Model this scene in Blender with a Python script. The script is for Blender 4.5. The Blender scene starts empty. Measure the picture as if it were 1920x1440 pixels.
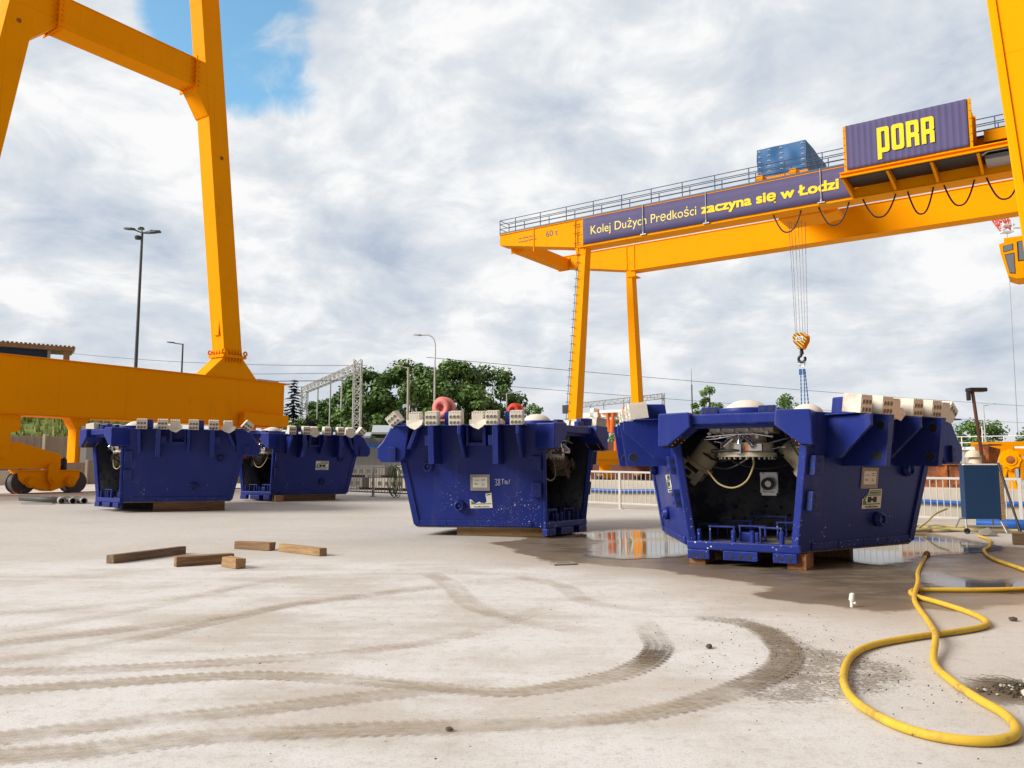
import bpy, bmesh, math, random
import numpy as np
from mathutils import Vector, Matrix

SC = bpy.context.scene
COL = SC.collection
PI = math.pi
random.seed(11)

# ------------------------------------------------------------------ camera
cam_d = bpy.data.cameras.new('camera')
cam = bpy.data.objects.new('camera', cam_d)
COL.objects.link(cam)
cam_d.sensor_width = 36.0
cam_d.lens = 36.0 * 1516.5 / 1920.0
cam_d.clip_start = 0.1
cam_d.clip_end = 5000
cam.location = (0, 0, 1.3)
cam.rotation_euler = (math.radians(90 + 5.93), 0, 0)
SC.camera = cam

# ------------------------------------------------------------------ light
SUN = Vector((-0.86, -0.30, 0.52)).normalized()          # towards the sun
sun_d = bpy.data.lights.new('sun', 'SUN')
sun_d.energy = 4.8
sun_d.angle = math.radians(28)
sun_d.color = (1.0, 0.945, 0.86)
sun = bpy.data.objects.new('sun', sun_d)
COL.objects.link(sun)
sun.rotation_euler = SUN.to_track_quat('Z', 'Y').to_euler()
sun.location = (0, 0, 60)

world = bpy.data.worlds.new('World')
SC.world = world
world.use_nodes = True
SKY_STRENGTH = 0.1


def build_world():
    nt = world.node_tree
    N, L = nt.nodes, nt.links
    N.clear()

    def nd(t, **k):
        n = N.new(t)
        for a, b in k.items():
            setattr(n, a, b)
        return n

    def mth(op, a, b=None, c=None, clamp=False):
        n = nd('ShaderNodeMath', operation=op, use_clamp=clamp)
        for i, v in enumerate((a, b, c)):
            if v is None:
                continue
            if isinstance(v, (int, float)):
                n.inputs[i].default_value = v
            else:
                L.new(v, n.inputs[i])
        return n.outputs[0]

    def ramp(v, stops):
        n = nd('ShaderNodeValToRGB')
        e = n.color_ramp.elements
        while len(e) < len(stops):
            e.new(0.5)
        for el, (p, c) in zip(e, stops):
            el.position = p
            el.color = c if len(c) == 4 else (*c, 1)
        L.new(v, n.inputs[0])
        return n.outputs[0]

    tc = nd('ShaderNodeTexCoord')
    sp = nd('ShaderNodeSeparateXYZ')
    L.new(tc.outputs['Generated'], sp.inputs[0])
    x, y, z = sp.outputs
    zc = mth('MAXIMUM', z, 0.0)
    den = mth('ADD', zc, 0.24)
    cx = nd('ShaderNodeCombineXYZ')
    L.new(mth('DIVIDE', x, den), cx.inputs[0])
    L.new(mth('DIVIDE', y, den), cx.inputs[1])
    cx.inputs[2].default_value = 3.7
    # warp
    nw = nd('ShaderNodeTexNoise')
    nw.inputs['Scale'].default_value = 1.6
    nw.inputs['Detail'].default_value = 3
    L.new(cx.outputs[0], nw.inputs['Vector'])
    wv = nd('ShaderNodeVectorMath', operation='SCALE')
    wsub = nd('ShaderNodeVectorMath', operation='SUBTRACT')
    L.new(nw.outputs['Color'], wsub.inputs[0])
    wsub.inputs[1].default_value = (0.5, 0.5, 0.5)
    L.new(wsub.outputs[0], wv.inputs[0])
    wv.inputs['Scale'].default_value = 0.55
    wadd = nd('ShaderNodeVectorMath', operation='ADD')
    L.new(cx.outputs[0], wadd.inputs[0])
    L.new(wv.outputs[0], wadd.inputs[1])
    n1 = nd('ShaderNodeTexNoise')
    n1.inputs['Scale'].default_value = 1.45
    n1.inputs['Detail'].default_value = 9
    n1.inputs['Roughness'].default_value = 0.6
    L.new(wadd.outputs[0], n1.inputs['Vector'])
    n2 = nd('ShaderNodeTexNoise')
    n2.inputs['Scale'].default_value = 4.2
    n2.inputs['Detail'].default_value = 8
    n2.inputs['Roughness'].default_value = 0.6
    L.new(wadd.outputs[0], n2.inputs['Vector'])
    # cloud tone: bright tufts and grey undersides
    n3 = nd('ShaderNodeTexNoise')
    n3.inputs['Scale'].default_value = 7.0
    n3.inputs['Detail'].default_value = 10
    n3.inputs['Roughness'].default_value = 0.56
    n3.inputs['Distortion'].default_value = 0.35
    mp = nd('ShaderNodeMapping')
    mp.inputs['Scale'].default_value = (1.0, 1.0, 1.7)
    L.new(tc.outputs['Generated'], mp.inputs[0])
    L.new(mp.outputs[0], n3.inputs['Vector'])
    tone = mth('ADD', mth('ADD', mth('MULTIPLY', n1.outputs[0], 0.36), mth('MULTIPLY', n2.outputs[0], 0.24)), mth('MULTIPLY', n3.outputs[0], 0.40))
    k = 1.0 / SKY_STRENGTH
    cl = ramp(tone, [(0.375, (0.47, 0.545, 0.66)), (0.44, (0.61, 0.67, 0.755)),
                     (0.50, (0.745, 0.785, 0.83)), (0.565, (0.97, 0.97, 0.97))])
    # openings of blue: where a broad noise is low, most of all towards the upper left
    nrm = nd('ShaderNodeVectorMath', operation='NORMALIZE')
    L.new(tc.outputs['Generated'], nrm.inputs[0])
    dot = nd('ShaderNodeVectorMath', operation='DOT_PRODUCT')
    L.new(nrm.outputs[0], dot.inputs[0])
    dot.inputs[1].default_value = BLUE_DIR
    near = mth('MULTIPLY', mth('SUBTRACT', dot.outputs['Value'], 0.9915), 1 / 0.0065, clamp=True)
    nb = nd('ShaderNodeTexNoise')
    nb.inputs['Scale'].default_value = 3.0
    nb.inputs['Detail'].default_value = 8
    nb.inputs['Roughness'].default_value = 0.58
    L.new(wadd.outputs[0], nb.inputs['Vector'])
    cov = mth('SUBTRACT', mth('ADD', nb.outputs[0], 0.33), mth('MULTIPLY', near, 0.45))
    cover = nd('ShaderNodeMapRange')
    cover.interpolation_type = 'SMOOTHSTEP'
    L.new(cov, cover.inputs[0])
    cover.inputs[1].default_value = 0.40
    cover.inputs[2].default_value = 0.58
    sky = nd('ShaderNodeTexSky')
    sky.sky_type = 'NISHITA'
    sky.sun_disc = False
    sky.sun_elevation = math.asin(SUN.z)
    sky.sun_rotation = math.atan2(SUN.x, SUN.y)
    sky.air_density = 1.0
    sky.dust_density = 0.6
    mixb = nd('ShaderNodeMix', data_type='RGBA')
    skyc = nd('ShaderNodeMix', data_type='RGBA', blend_type='MULTIPLY')
    skyc.inputs[0].default_value = 1.0
    L.new(sky.outputs[0], skyc.inputs[6])
    skyc.inputs[7].default_value = (1.9, 2.6, 2.5, 1)
    sc = nd('ShaderNodeVectorMath', operation='SCALE')
    L.new(cl, sc.inputs[0])
    sc.inputs['Scale'].default_value = k
    L.new(cover.outputs[0], mixb.inputs[0])
    L.new(skyc.outputs[2], mixb.inputs[6])
    L.new(sc.outputs[0], mixb.inputs[7])
    # unseen sky behind the camera, dimmed to deepen shade on camera-facing sides
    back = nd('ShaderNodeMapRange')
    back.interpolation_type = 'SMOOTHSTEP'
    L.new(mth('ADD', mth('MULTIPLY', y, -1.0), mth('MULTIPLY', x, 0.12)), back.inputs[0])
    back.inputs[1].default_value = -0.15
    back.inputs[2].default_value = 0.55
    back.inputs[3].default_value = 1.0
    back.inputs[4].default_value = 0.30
    back_dim = nd('ShaderNodeVectorMath', operation='SCALE')
    L.new(mixb.outputs[2], back_dim.inputs[0])
    L.new(back.outputs[0], back_dim.inputs['Scale'])
    # pale veil low over the horizon
    hz = nd('ShaderNodeMapRange')
    hz.interpolation_type = 'SMOOTHSTEP'
    L.new(z, hz.inputs[0])
    hz.inputs[1].default_value = 0.0
    hz.inputs[2].default_value = 0.2
    hz.inputs[3].default_value = 0.65
    hz.inputs[4].default_value = 0.0
    mixh = nd('ShaderNodeMix', data_type='RGBA')
    L.new(hz.outputs[0], mixh.inputs[0])
    L.new(back_dim.outputs[0], mixh.inputs[6])
    mixh.inputs[7].default_value = (0.62 * k, 0.67 * k, 0.74 * k, 1)
    bg = nd('ShaderNodeBackground')
    bg.inputs[1].default_value = SKY_STRENGTH
    back_dim2 = nd('ShaderNodeVectorMath', operation='SCALE')
    L.new(mixh.outputs[2], back_dim2.inputs[0])
    L.new(mth('POWER', back.outputs[0], 0.5), back_dim2.inputs['Scale'])  # weaker second dimming behind the camera, horizon veil included
    L.new(back_dim2.outputs[0], bg.inputs[0])
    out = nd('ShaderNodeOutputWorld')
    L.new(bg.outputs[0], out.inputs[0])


BLUE_DIR = Vector((-0.330, 0.950, 0.53)).normalized()
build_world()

SC.view_settings.view_transform = 'Standard'
SC.view_settings.look = 'None'
SC.view_settings.exposure = 0.0
SC.view_settings.gamma = 1.0
SC.cycles.use_denoising = True
SC.cycles.max_bounces = 6
SC.cycles.transparent_max_bounces = 24


# ------------------------------------------------------------------ helpers
def gz(x, y):
    """the yard rises gently to the left and back"""
    w = min(max(y - 0.4 * x - 14, 0.0), 22.0)
    return 0.018 * w * (w / (w + 1.0))


class MB:
    """collects shapes, then links them as one mesh object"""

    def __init__(self):
        self.v, self.f, self.mi, self.sm = [], [], [], []

    def add(self, verts, faces, mi=0, smooth=False, M=None):
        b = len(self.v)
        for p in verts:
            p = Vector(p)
            self.v.append(M @ p if M else p)
        for f in faces:
            self.f.append([b + i for i in f])
            self.mi.append(mi)
            self.sm.append(smooth)
        return self

    def hexa(self, p, mi=0, M=None):
        """8 points: 4 below, 4 above, both counter-clockwise seen from above"""
        return self.add(p, [(3, 2, 1, 0), (4, 5, 6, 7), (0, 1, 5, 4), (1, 2, 6, 5), (2, 3, 7, 6), (3, 0, 4, 7)], mi, False, M)

    def box(self, x0, x1, y0, y1, z0, z1, mi=0, M=None):
        return self.hexa([(x0, y0, z0), (x1, y0, z0), (x1, y1, z0), (x0, y1, z0),
                          (x0, y0, z1), (x1, y0, z1), (x1, y1, z1), (x0, y1, z1)], mi, M)

    def prism(self, poly, d0, d1, M=None, mi=0):
        """poly in local x,y, extruded along local z from d0 to d1"""
        n = len(poly)
        a = sum(poly[i][0] * poly[(i + 1) % n][1] - poly[(i + 1) % n][0] * poly[i][1] for i in range(n))
        if a < 0:
            poly = poly[::-1]
        v = [(p[0], p[1], d0) for p in poly] + [(p[0], p[1], d1) for p in poly]
        f = [tuple(range(n))[::-1], tuple(range(n, 2 * n))]
        f += [(i, (i + 1) % n, n + (i + 1) % n, n + i) for i in range(n)]
        return self.add(v, f, mi, False, M)

    def cyl(self, p0, p1, r0, r1=None, seg=16, mi=0, cap=True, smooth=True):
        p0, p1 = Vector(p0), Vector(p1)
        r1 = r0 if r1 is None else r1
        q = (p1 - p0).to_track_quat('Z', 'Y')
        v = []
        for p, r in ((p0, r0), (p1, r1)):
            for i in range(seg):
                a = 2 * PI * i / seg
                v.append(p + q @ Vector((r * math.cos(a), r * math.sin(a), 0)))
        f = [(i, (i + 1) % seg, seg + (i + 1) % seg, seg + i) for i in range(seg)]
        self.add(v, f, mi, smooth)
        if cap:
            self.add(v, [tuple(range(seg))[::-1], tuple(range(seg, 2 * seg))], mi, False)
        return self

    def ring(self, p0, p1, ro, ri, seg=20, mi=0):
        p0, p1 = Vector(p0), Vector(p1)
        q = (p1 - p0).to_track_quat('Z', 'Y')
        v = []
        for p, r in ((p0, ro), (p1, ro), (p1, ri), (p0, ri)):
            for i in range(seg):
                a = 2 * PI * i / seg
                v.append(p + q @ Vector((r * math.cos(a), r * math.sin(a), 0)))
        f = []
        for k in range(4):
            a, b = k * seg, ((k + 1) % 4) * seg
            f += [(a + i, a + (i + 1) % seg, b + (i + 1) % seg, b + i) for i in range(seg)]
        return self.add(v, f, mi, True)

    def tube(self, pts, r, seg=8, mi=0, cap=True, closed=False):
        pts = [Vector(p) for p in pts]
        n = len(pts)
        v = []
        up = None
        for i, p in enumerate(pts):
            t = (pts[min(i + 1, n - 1)] - pts[max(i - 1, 0)]).normalized()
            if up is None:
                up = t.orthogonal().normalized()
            else:
                up = (up - t * up.dot(t))
                up = up.normalized() if up.length > 1e-6 else t.orthogonal().normalized()
            bi = t.cross(up)
            rr = r[i] if isinstance(r, (list, tuple)) else r
            for k in range(seg):
                a = 2 * PI * k / seg
                v.append(p + up * (rr * math.cos(a)) + bi * (rr * math.sin(a)))
        f = []
        for i in range(n - 1):
            for k in range(seg):
                k2 = (k + 1) % seg
                f.append((i * seg + k, i * seg + k2, (i + 1) * seg + k2, (i + 1) * seg + k))
        self.add(v, f, mi, True)
        if cap:
            self.add(v, [tuple(range(seg))[::-1], tuple(range((n - 1) * seg, n * seg))], mi)
        return self

    def dome(self, c, r, h, seg=20, rings=6, mi=0):
        c = Vector(c)
        v = []
        for j in range(rings):
            a = (PI / 2) * j / rings
            for i in range(seg):
                b = 2 * PI * i / seg
                v.append(c + Vector((r * math.cos(a) * math.cos(b), r * math.cos(a) * math.sin(b), h * math.sin(a))))
        v.append(c + Vector((0, 0, h)))
        f = []
        for j in range(rings - 1):
            for i in range(seg):
                i2 = (i + 1) % seg
                f.append((j * seg + i, j * seg + i2, (j + 1) * seg + i2, (j + 1) * seg + i))
        t = len(v) - 1
        f += [((rings - 1) * seg + i, (rings - 1) * seg + (i + 1) % seg, t) for i in range(seg)]
        return self.add(v, f, mi, True)

    def blob(self, c, r, rnd, mi=0, sq=(1, 1, 0.7)):
        """a broken lump with flat facets"""
        bm = bmesh.new()
        bmesh.ops.create_icosphere(bm, subdivisions=1, radius=1)
        rot = Matrix.Rotation(rnd.uniform(0, 6.28), 3, 'Z')
        v = [Vector(c) + rot @ Vector([a * r * s * rnd.uniform(0.65, 1.15) for a, s in zip(x.co, sq)]) for x in bm.verts]
        f = [[q.index for q in x.verts] for x in bm.faces]
        bm.free()
        return self.add(v, f, mi)

    def build(self, name, mats, parent=None, bevel=0.0, seg=2):
        me = bpy.data.meshes.new(name)
        me.from_pydata([tuple(p) for p in self.v], [], self.f)
        if not isinstance(mats, (list, tuple)):
            mats = [mats]
        for m in mats:
            me.materials.append(m)
        me.polygons.foreach_set('material_index', self.mi)
        me.polygons.foreach_set('use_smooth', self.sm)
        me.update()
        o = bpy.data.objects.new(name, me)
        COL.objects.link(o)
        if parent:
            o.parent = parent
        if bevel:
            b = o.modifiers.new('bevel', 'BEVEL')
            b.width = bevel
            b.segments = seg
            b.limit_method = 'ANGLE'
            b.angle_limit = math.radians(35)
        return o


def tag(o, label=None, cat=None, group=None, kind=None):
    for k, v in (('label', label), ('category', cat), ('group', group), ('kind', kind)):
        if v:
            o[k] = v
    return o


def thing(name, label, cat, loc=(0, 0, 0), rz=0.0, group=None, scale=1.0):
    o = bpy.data.objects.new(name, None)
    COL.objects.link(o)
    o.location = loc
    o.rotation_euler = (0, 0, rz)
    o.scale = (scale,) * 3
    o.empty_display_size = 0.3
    return tag(o, label, cat, group)


def dup(o, parent=None, top=True):
    """copy of a thing with copies of its parts and sub-parts"""
    c = o.copy()
    COL.objects.link(c)
    if not top:
        c.parent = parent
    for ch in list(o.children):
        dup(ch, c, False)
    return c


def frame(origin, x, y):
    x = Vector(x).normalized()
    y = Vector(y)
    y = (y - x * y.dot(x)).normalized()
    z = x.cross(y)
    m = Matrix((x, y, z)).transposed().to_4x4()
    m.translation = Vector(origin)
    return m


def spline(pts, n=8, closed=False):
    """Catmull-Rom through points"""
    P = [Vector(p) for p in pts]
    out = []
    m = len(P)
    for i in range(m if closed else m - 1):
        if closed:
            p0, p1, p2, p3 = (P[(i + k) % m] for k in (-1, 0, 1, 2))
        else:
            p0, p1, p2, p3 = P[max(i - 1, 0)], P[i], P[i + 1], P[min(i + 2, m - 1)]
        for k in range(n):
            t = k / n
            out.append(0.5 * ((2 * p1) + (p2 - p0) * t + (2 * p0 - 5 * p1 + 4 * p2 - p3) * t * t
                              + (3 * p1 - p0 - 3 * p2 + p3) * t ** 3))
    if not closed:
        out.append(P[-1])
    return out


def text_mesh(body, size=1.0, offset=0.0, extrude=0.004, align='LEFT'):
    c = bpy.data.curves.new('lettering', 'FONT')
    c.body = body
    c.size = size
    c.offset = offset
    c.extrude = extrude
    c.align_x = align
    c.resolution_u = 4
    o = bpy.data.objects.new('lettering', c)
    COL.objects.link(o)
    me = bpy.data.meshes.new_from_object(o)
    bpy.data.objects.remove(o)
    bpy.data.curves.remove(c)
    v = [Vector(p.co) for p in me.vertices]
    f = [list(p.vertices) for p in me.polygons]
    bpy.data.meshes.remove(me)
    return v, f


def outline_mesh(splines, extrude=0.004):
    """filled 2-D outlines (holes inside) with a little thickness"""
    c = bpy.data.curves.new('lettering', 'CURVE')
    c.dimensions = '2D'
    c.fill_mode = 'BOTH'
    c.extrude = extrude
    for pts in splines:
        s = c.splines.new('POLY')
        s.points.add(len(pts) - 1)
        for q, p in zip(s.points, pts):
            q.co = (p[0], p[1], 0, 1)
        s.use_cyclic_u = True
    o = bpy.data.objects.new('lettering', c)
    COL.objects.link(o)
    me = bpy.data.meshes.new_from_object(o)
    bpy.data.objects.remove(o)
    bpy.data.curves.remove(c)
    v = [Vector(p.co) for p in me.vertices]
    f = [list(p.vertices) for p in me.polygons]
    bpy.data.meshes.remove(me)
    return v, f


# ------------------------------------------------------------------ materials
class NT:
    def __init__(self, name, rough=0.6, metal=0.0, spec=0.5):
        self.m = bpy.data.materials.new(name)
        self.m.use_nodes = True
        self.N, self.L = self.m.node_tree.nodes, self.m.node_tree.links
        self.b = self.N['Principled BSDF']
        self.b.inputs['Roughness'].default_value = rough
        self.b.inputs['Metallic'].default_value = metal
        self.b.inputs['Specular IOR Level'].default_value = spec
        self.tc = self.N.new('ShaderNodeTexCoord')
        self.co = self.tc.outputs['Object']

    def set(self, sock, v):
        if isinstance(v, (int, float)):
            sock.default_value = v
        elif isinstance(v, tuple):
            sock.default_value = v if len(v) == 4 else (*v, 1)
        else:
            self.L.new(v, sock)

    def noise(self, scale, detail=4, rough=0.55, co=None, stretch=None, dist=0.0):
        n = self.N.new('ShaderNodeTexNoise')
        n.inputs['Scale'].default_value = scale
        n.inputs['Detail'].default_value = detail
        n.inputs['Roughness'].default_value = rough
        n.inputs['Distortion'].default_value = dist
        c = co or self.co
        if stretch:
            mp = self.N.new('ShaderNodeMapping')
            mp.inputs['Scale'].default_value = stretch
            self.L.new(c, mp.inputs[0])
            c = mp.outputs[0]
        self.L.new(c, n.inputs['Vector'])
        return n.outputs[0]

    def voro(self, scale, feature='F1', co=None, rnd=1.0):
        n = self.N.new('ShaderNodeTexVoronoi')
        n.feature = feature
        n.inputs['Scale'].default_value = scale
        n.inputs['Randomness'].default_value = rnd
        self.L.new(co or self.co, n.inputs['Vector'])
        return n

    def math(self, op, a, b=0.0, clamp=False):
        n = self.N.new('ShaderNodeMath')
        n.operation = op
        n.use_clamp = clamp
        self.set(n.inputs[0], a)
        self.set(n.inputs[1], b)
        return n.outputs[0]

    def step(self, v, a, b, o0=0.0, o1=1.0):
        n = self.N.new('ShaderNodeMapRange')
        n.interpolation_type = 'SMOOTHSTEP'
        self.set(n.inputs[0], v)
        n.inputs[1].default_value = a
        n.inputs[2].default_value = b
        n.inputs[3].default_value = o0
        n.inputs[4].default_value = o1
        return n.outputs[0]

    def mix(self, f, a, b, blend='MIX'):
        n = self.N.new('ShaderNodeMix')
        n.data_type = 'RGBA'
        n.blend_type = blend
        self.set(n.inputs[0], f)
        self.set(n.inputs[6], a)
        self.set(n.inputs[7], b)
        return n.outputs[2]

    def color(self, c):
        self.set(self.b.inputs['Base Color'], c)
        return self

    def bump(self, h, strength=0.3, dist=0.02):
        n = self.N.new('ShaderNodeBump')
        n.inputs['Strength'].default_value = strength
        n.inputs['Distance'].default_value = dist
        self.L.new(h, n.inputs['Height'])
        self.L.new(n.outputs[0], self.b.inputs['Normal'])
        return self

    def attr(self, name):
        n = self.N.new('ShaderNodeAttribute')
        n.attribute_name = name
        return n

    def sep(self, co=None):
        n = self.N.new('ShaderNodeSeparateXYZ')
        self.L.new(co or self.co, n.inputs[0])
        return n.outputs


def paint(name, c, rough=0.4, dirt=0.25, dirtc=(0.16, 0.12, 0.08), scale=0.9, spec=0.3, seams=False):
    m = NT(name, rough, spec=spec)
    n = m.noise(scale, 6, 0.6)
    st = m.noise(2.5, 5, 0.6, stretch=(1.0, 1.0, 0.12))
    f = m.math('MULTIPLY', m.step(m.math('MULTIPLY', n, st), 0.27, 0.45), dirt)
    col = m.mix(m.noise(0.35, 3), tuple(x * 0.93 for x in c), tuple(min(1, x * 1.06) for x in c))
    m.color(m.mix(f, col, dirtc))
    if seams:
        s = m.sep()
        for k, (ax, per) in enumerate(((2, 3.05), (0, 2.6), (1, 4.1))):
            fr = m.math('ABSOLUTE', m.math('SUBTRACT', m.math('FRACT', m.math('DIVIDE', s[ax], per)), 0.5))
            ln = m.step(fr, 0.4935, 0.4955)
            col = m.mix(m.math('MULTIPLY', ln, 0.14), col, tuple(x * 0.4 for x in c))
        run = m.step(m.noise(1.0, 6, 0.7, stretch=(7, 7, 0.22)), 0.60, 0.80)
        col = m.mix(m.math('MULTIPLY', run, 0.30), col, (0.30, 0.13, 0.02))
        m.color(m.mix(f, col, dirtc))
        m.bump(m.noise(2.2, 4, 0.6), 0.05, 0.03)
    m.set(m.b.inputs['Roughness'], m.math('ADD', m.math('MULTIPLY', n, 0.25), rough - 0.1))
    return m.m


def plain(name, c, rough=0.6, metal=0.0, var=0.15, scale=4.0, spec=0.5):
    m = NT(name, rough, metal, spec)
    m.color(m.mix(m.noise(scale, 5, 0.6), tuple(x * (1 - var) for x in c), tuple(min(1, x * (1 + var)) for x in c)))
    return m.m


def blue_paint(name, splat):
    m = NT(name, 0.38, spec=0.2)
    n = m.noise(1.3, 6, 0.6)
    c = m.mix(n, (0.012, 0.022, 0.152), (0.019, 0.037, 0.26))
    # dusty film and runs
    st = m.noise(3.0, 5, 0.65, stretch=(1, 1, 0.15))
    c = m.mix(m.math('MULTIPLY', m.step(st, 0.5, 0.78), 0.16), c, (0.16, 0.15, 0.17))
    # scuffs, rubbed patches and rusty runs
    sc_ = m.step(m.noise(5.0, 7, 0.75, stretch=(1, 1, 3.0)), 0.60, 0.74)
    c = m.mix(m.math('MULTIPLY', m.math('MULTIPLY', sc_, m.step(m.noise(1.1, 4), 0.45, 0.65)), 0.35), c, (0.13, 0.14, 0.24))
    ru = m.math('MULTIPLY', m.step(m.noise(1.6, 6, 0.7, stretch=(6, 6, 0.5)), 0.64, 0.78), m.step(m.noise(0.9, 3), 0.45, 0.6))
    c = m.mix(m.math('MULTIPLY', ru, 0.4), c, (0.07, 0.045, 0.04))
    # chips and spatter of white
    z = m.sep()[2]
    low = m.step(z, 0.1, 1.25, 1.0, 0.0)
    for sc, th, amt in ((17.0, 0.20, 1.0), (38.0, 0.20, 0.9)):
        v = m.voro(sc)
        dist = m.math('ADD', v.outputs['Distance'], m.math('MULTIPLY', m.noise(sc * 1.7, 2), 0.16))
        spot = m.step(dist, th + 0.05, th + 0.10, 1.0, 0.0)
        rnd = m.sep(v.outputs['Color'])[0]
        pick = m.step(rnd, 1 - 0.55 * splat, 1 - 0.55 * splat + 0.02)
        patch = m.step(m.noise(1.4, 3), 0.42, 0.62)
        f = m.math('MULTIPLY', m.math('MULTIPLY', spot, pick), m.math('MULTIPLY', patch, m.math('ADD', low, 0.05)))
        c = m.mix(m.math('MULTIPLY', f, amt, clamp=True), c, (0.72, 0.71, 0.70))
    # rubbed edges
    bv = m.N.new('ShaderNodeBevel')
    bv.samples = 4
    bv.inputs['Radius'].default_value = 0.018
    ge = m.N.new('ShaderNodeNewGeometry')
    dt = m.N.new('ShaderNodeVectorMath')
    dt.operation = 'DOT_PRODUCT'
    m.L.new(bv.outputs[0], dt.inputs[0])
    m.L.new(ge.outputs['Normal'], dt.inputs[1])
    ed = m.math('MULTIPLY', m.step(dt.outputs['Value'], 0.90, 0.99, 1, 0), m.step(m.noise(7, 6, 0.75), 0.42, 0.60))
    c = m.mix(m.math('MULTIPLY', ed, 0.6), c, (0.12, 0.15, 0.34))
    m.color(c)
    m.set(m.b.inputs['Roughness'], m.math('ADD', m.math('MULTIPLY', n, 0.3), 0.22))
    m.bump(m.noise(9, 4, 0.6), 0.05, 0.01)
    return m.m


MAT = {}
MAT['yellow'] = paint('yellow_paint', (0.93, 0.345, 0.0), 0.55, 0.12, (0.3, 0.15, 0.02), 0.9, 0.04, True)
MAT['yellow_dark'] = paint('yellow_paint_dusty', (0.97, 0.335, 0.0), 0.6, 0.16, (0.40, 0.16, 0.02), 0.9, 0.04, True)
MAT['blue'] = blue_paint('blue_paint', 0.12)
MAT['blue_splat'] = blue_paint('blue_paint_spattered', 0.65)
MAT['inner'] = None
MAT['foam'] = paint('white_foam', (0.72, 0.67, 0.58), 0.75, 0.55, (0.36, 0.28, 0.19), 4.0, 0.2)
MAT['hole'] = plain('dark_hole', (0.20, 0.17, 0.125), 0.9)
MAT['black'] = plain('black_rubber', (0.012, 0.012, 0.013), 0.5)
MAT['black_steel'] = plain('black_steel', (0.02, 0.02, 0.022), 0.45, 0.3)
MAT['steel'] = plain('bare_steel', (0.42, 0.42, 0.43), 0.35, 0.9)
MAT['chrome'] = plain('chrome', (0.75, 0.75, 0.76), 0.15, 1.0, 0.05)
MAT['galv'] = plain('galvanised_steel', (0.40, 0.40, 0.40), 0.5, 0.5)
MAT['beige'] = paint('beige_paint', (0.62, 0.55, 0.42), 0.5, 0.45, (0.10, 0.08, 0.05), 3.0)
MAT['white'] = paint('white_paint', (0.78, 0.77, 0.74), 0.45, 0.2)
MAT['red'] = paint('red_paint', (0.62, 0.05, 0.03), 0.45, 0.15)
MAT['pink'] = paint('faded_red_paint', (0.72, 0.22, 0.18), 0.5, 0.15)
MAT['orange'] = paint('orange_paint', (0.62, 0.14, 0.02), 0.5, 0.25)
MAT['handrail'] = plain('blue_handrail_paint', (0.035, 0.06, 0.12), 0.5)
MAT['brown_oxide'] = plain('brown_oxide', (0.10, 0.035, 0.02), 0.8)
MAT['purple'] = plain('purple_banner_cloth', (0.088, 0.076, 0.185), 0.75, 0, 0.06, 1.2)
MAT['letter'] = plain('pale_yellow_lettering', (0.85, 0.72, 0.17), 0.7, 0, 0.03)
MAT['letter_bold'] = plain('yellow_lettering', (0.88, 0.66, 0.01), 0.7, 0, 0.03)
MAT['letter_dark'] = plain('grey_lettering', (0.10, 0.11, 0.16), 0.7, 0, 0.03)
MAT['paper'] = plain('paper', (0.80, 0.77, 0.70), 0.7, 0, 0.03)
MAT['ink'] = plain('ink', (0.03, 0.03, 0.03), 0.7)
MAT['greenprint'] = plain('green_print', (0.05, 0.22, 0.015), 0.5)
MAT['card'] = plain('grey_card', (0.33, 0.31, 0.27), 0.6)
MAT['chalk'] = plain('white_chalk', (0.55, 0.55, 0.62), 0.9)
MAT['tarp'] = plain('blue_tarpaulin', (0.010, 0.105, 0.29), 0.6, 0, 0.16, 1.2)
MAT['cabinet_blue'] = plain('dark_blue_panel', (0.004, 0.034, 0.10), 0.45, 0, 0.08, 2)
MAT['hose_blue'] = plain('blue_hose', (0.01, 0.10, 0.42), 0.4)
MAT['hose_tan'] = plain('tan_hose', (0.45, 0.36, 0.17), 0.6)
MAT['green_hose'] = plain('green_hose', (0.10, 0.16, 0.06), 0.6)
MAT['roof_sheet'] = plain('grey_roof_sheet', (0.42, 0.46, 0.50), 0.5)
MAT['navy'] = plain('navy_cloth', (0.012, 0.02, 0.06), 0.85)
MAT['hivis'] = plain('orange_vest_cloth', (0.85, 0.22, 0.01), 0.8)
MAT['skin'] = plain('skin', (0.5, 0.28, 0.19), 0.6)


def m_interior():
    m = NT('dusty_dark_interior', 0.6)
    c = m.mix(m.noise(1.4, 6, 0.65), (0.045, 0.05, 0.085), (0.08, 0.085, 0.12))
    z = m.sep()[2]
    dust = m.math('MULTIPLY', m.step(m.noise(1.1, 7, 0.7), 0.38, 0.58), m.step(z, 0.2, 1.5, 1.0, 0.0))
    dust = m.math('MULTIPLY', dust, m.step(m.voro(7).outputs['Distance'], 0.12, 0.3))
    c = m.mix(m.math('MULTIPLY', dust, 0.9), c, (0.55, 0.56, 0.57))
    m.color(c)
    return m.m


MAT['inner'] = m_interior()


def m_wood(name, a, b):
    m = NT(name, 0.75)
    g = m.noise(6, 6, 0.65, stretch=(0.35, 5, 5), dist=0.6)
    k = m.noise(1.5, 4, 0.6)
    c = m.mix(m.step(g, 0.3, 0.7), a, b)
    c = m.mix(m.math('MULTIPLY', m.step(k, 0.45, 0.75), 0.5), c, tuple(x * 0.45 for x in a))
    m.color(c)
    m.bump(g, 0.25, 0.004)
    return m.m


MAT['wood'] = m_wood('timber', (0.17, 0.09, 0.04), (0.34, 0.20, 0.095))
MAT['wood_light'] = m_wood('pale_timber', (0.26, 0.145, 0.06), (0.46, 0.29, 0.14))
MAT['wood_dark'] = m_wood('weathered_timber', (0.12, 0.075, 0.042), (0.25, 0.165, 0.095))


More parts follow.
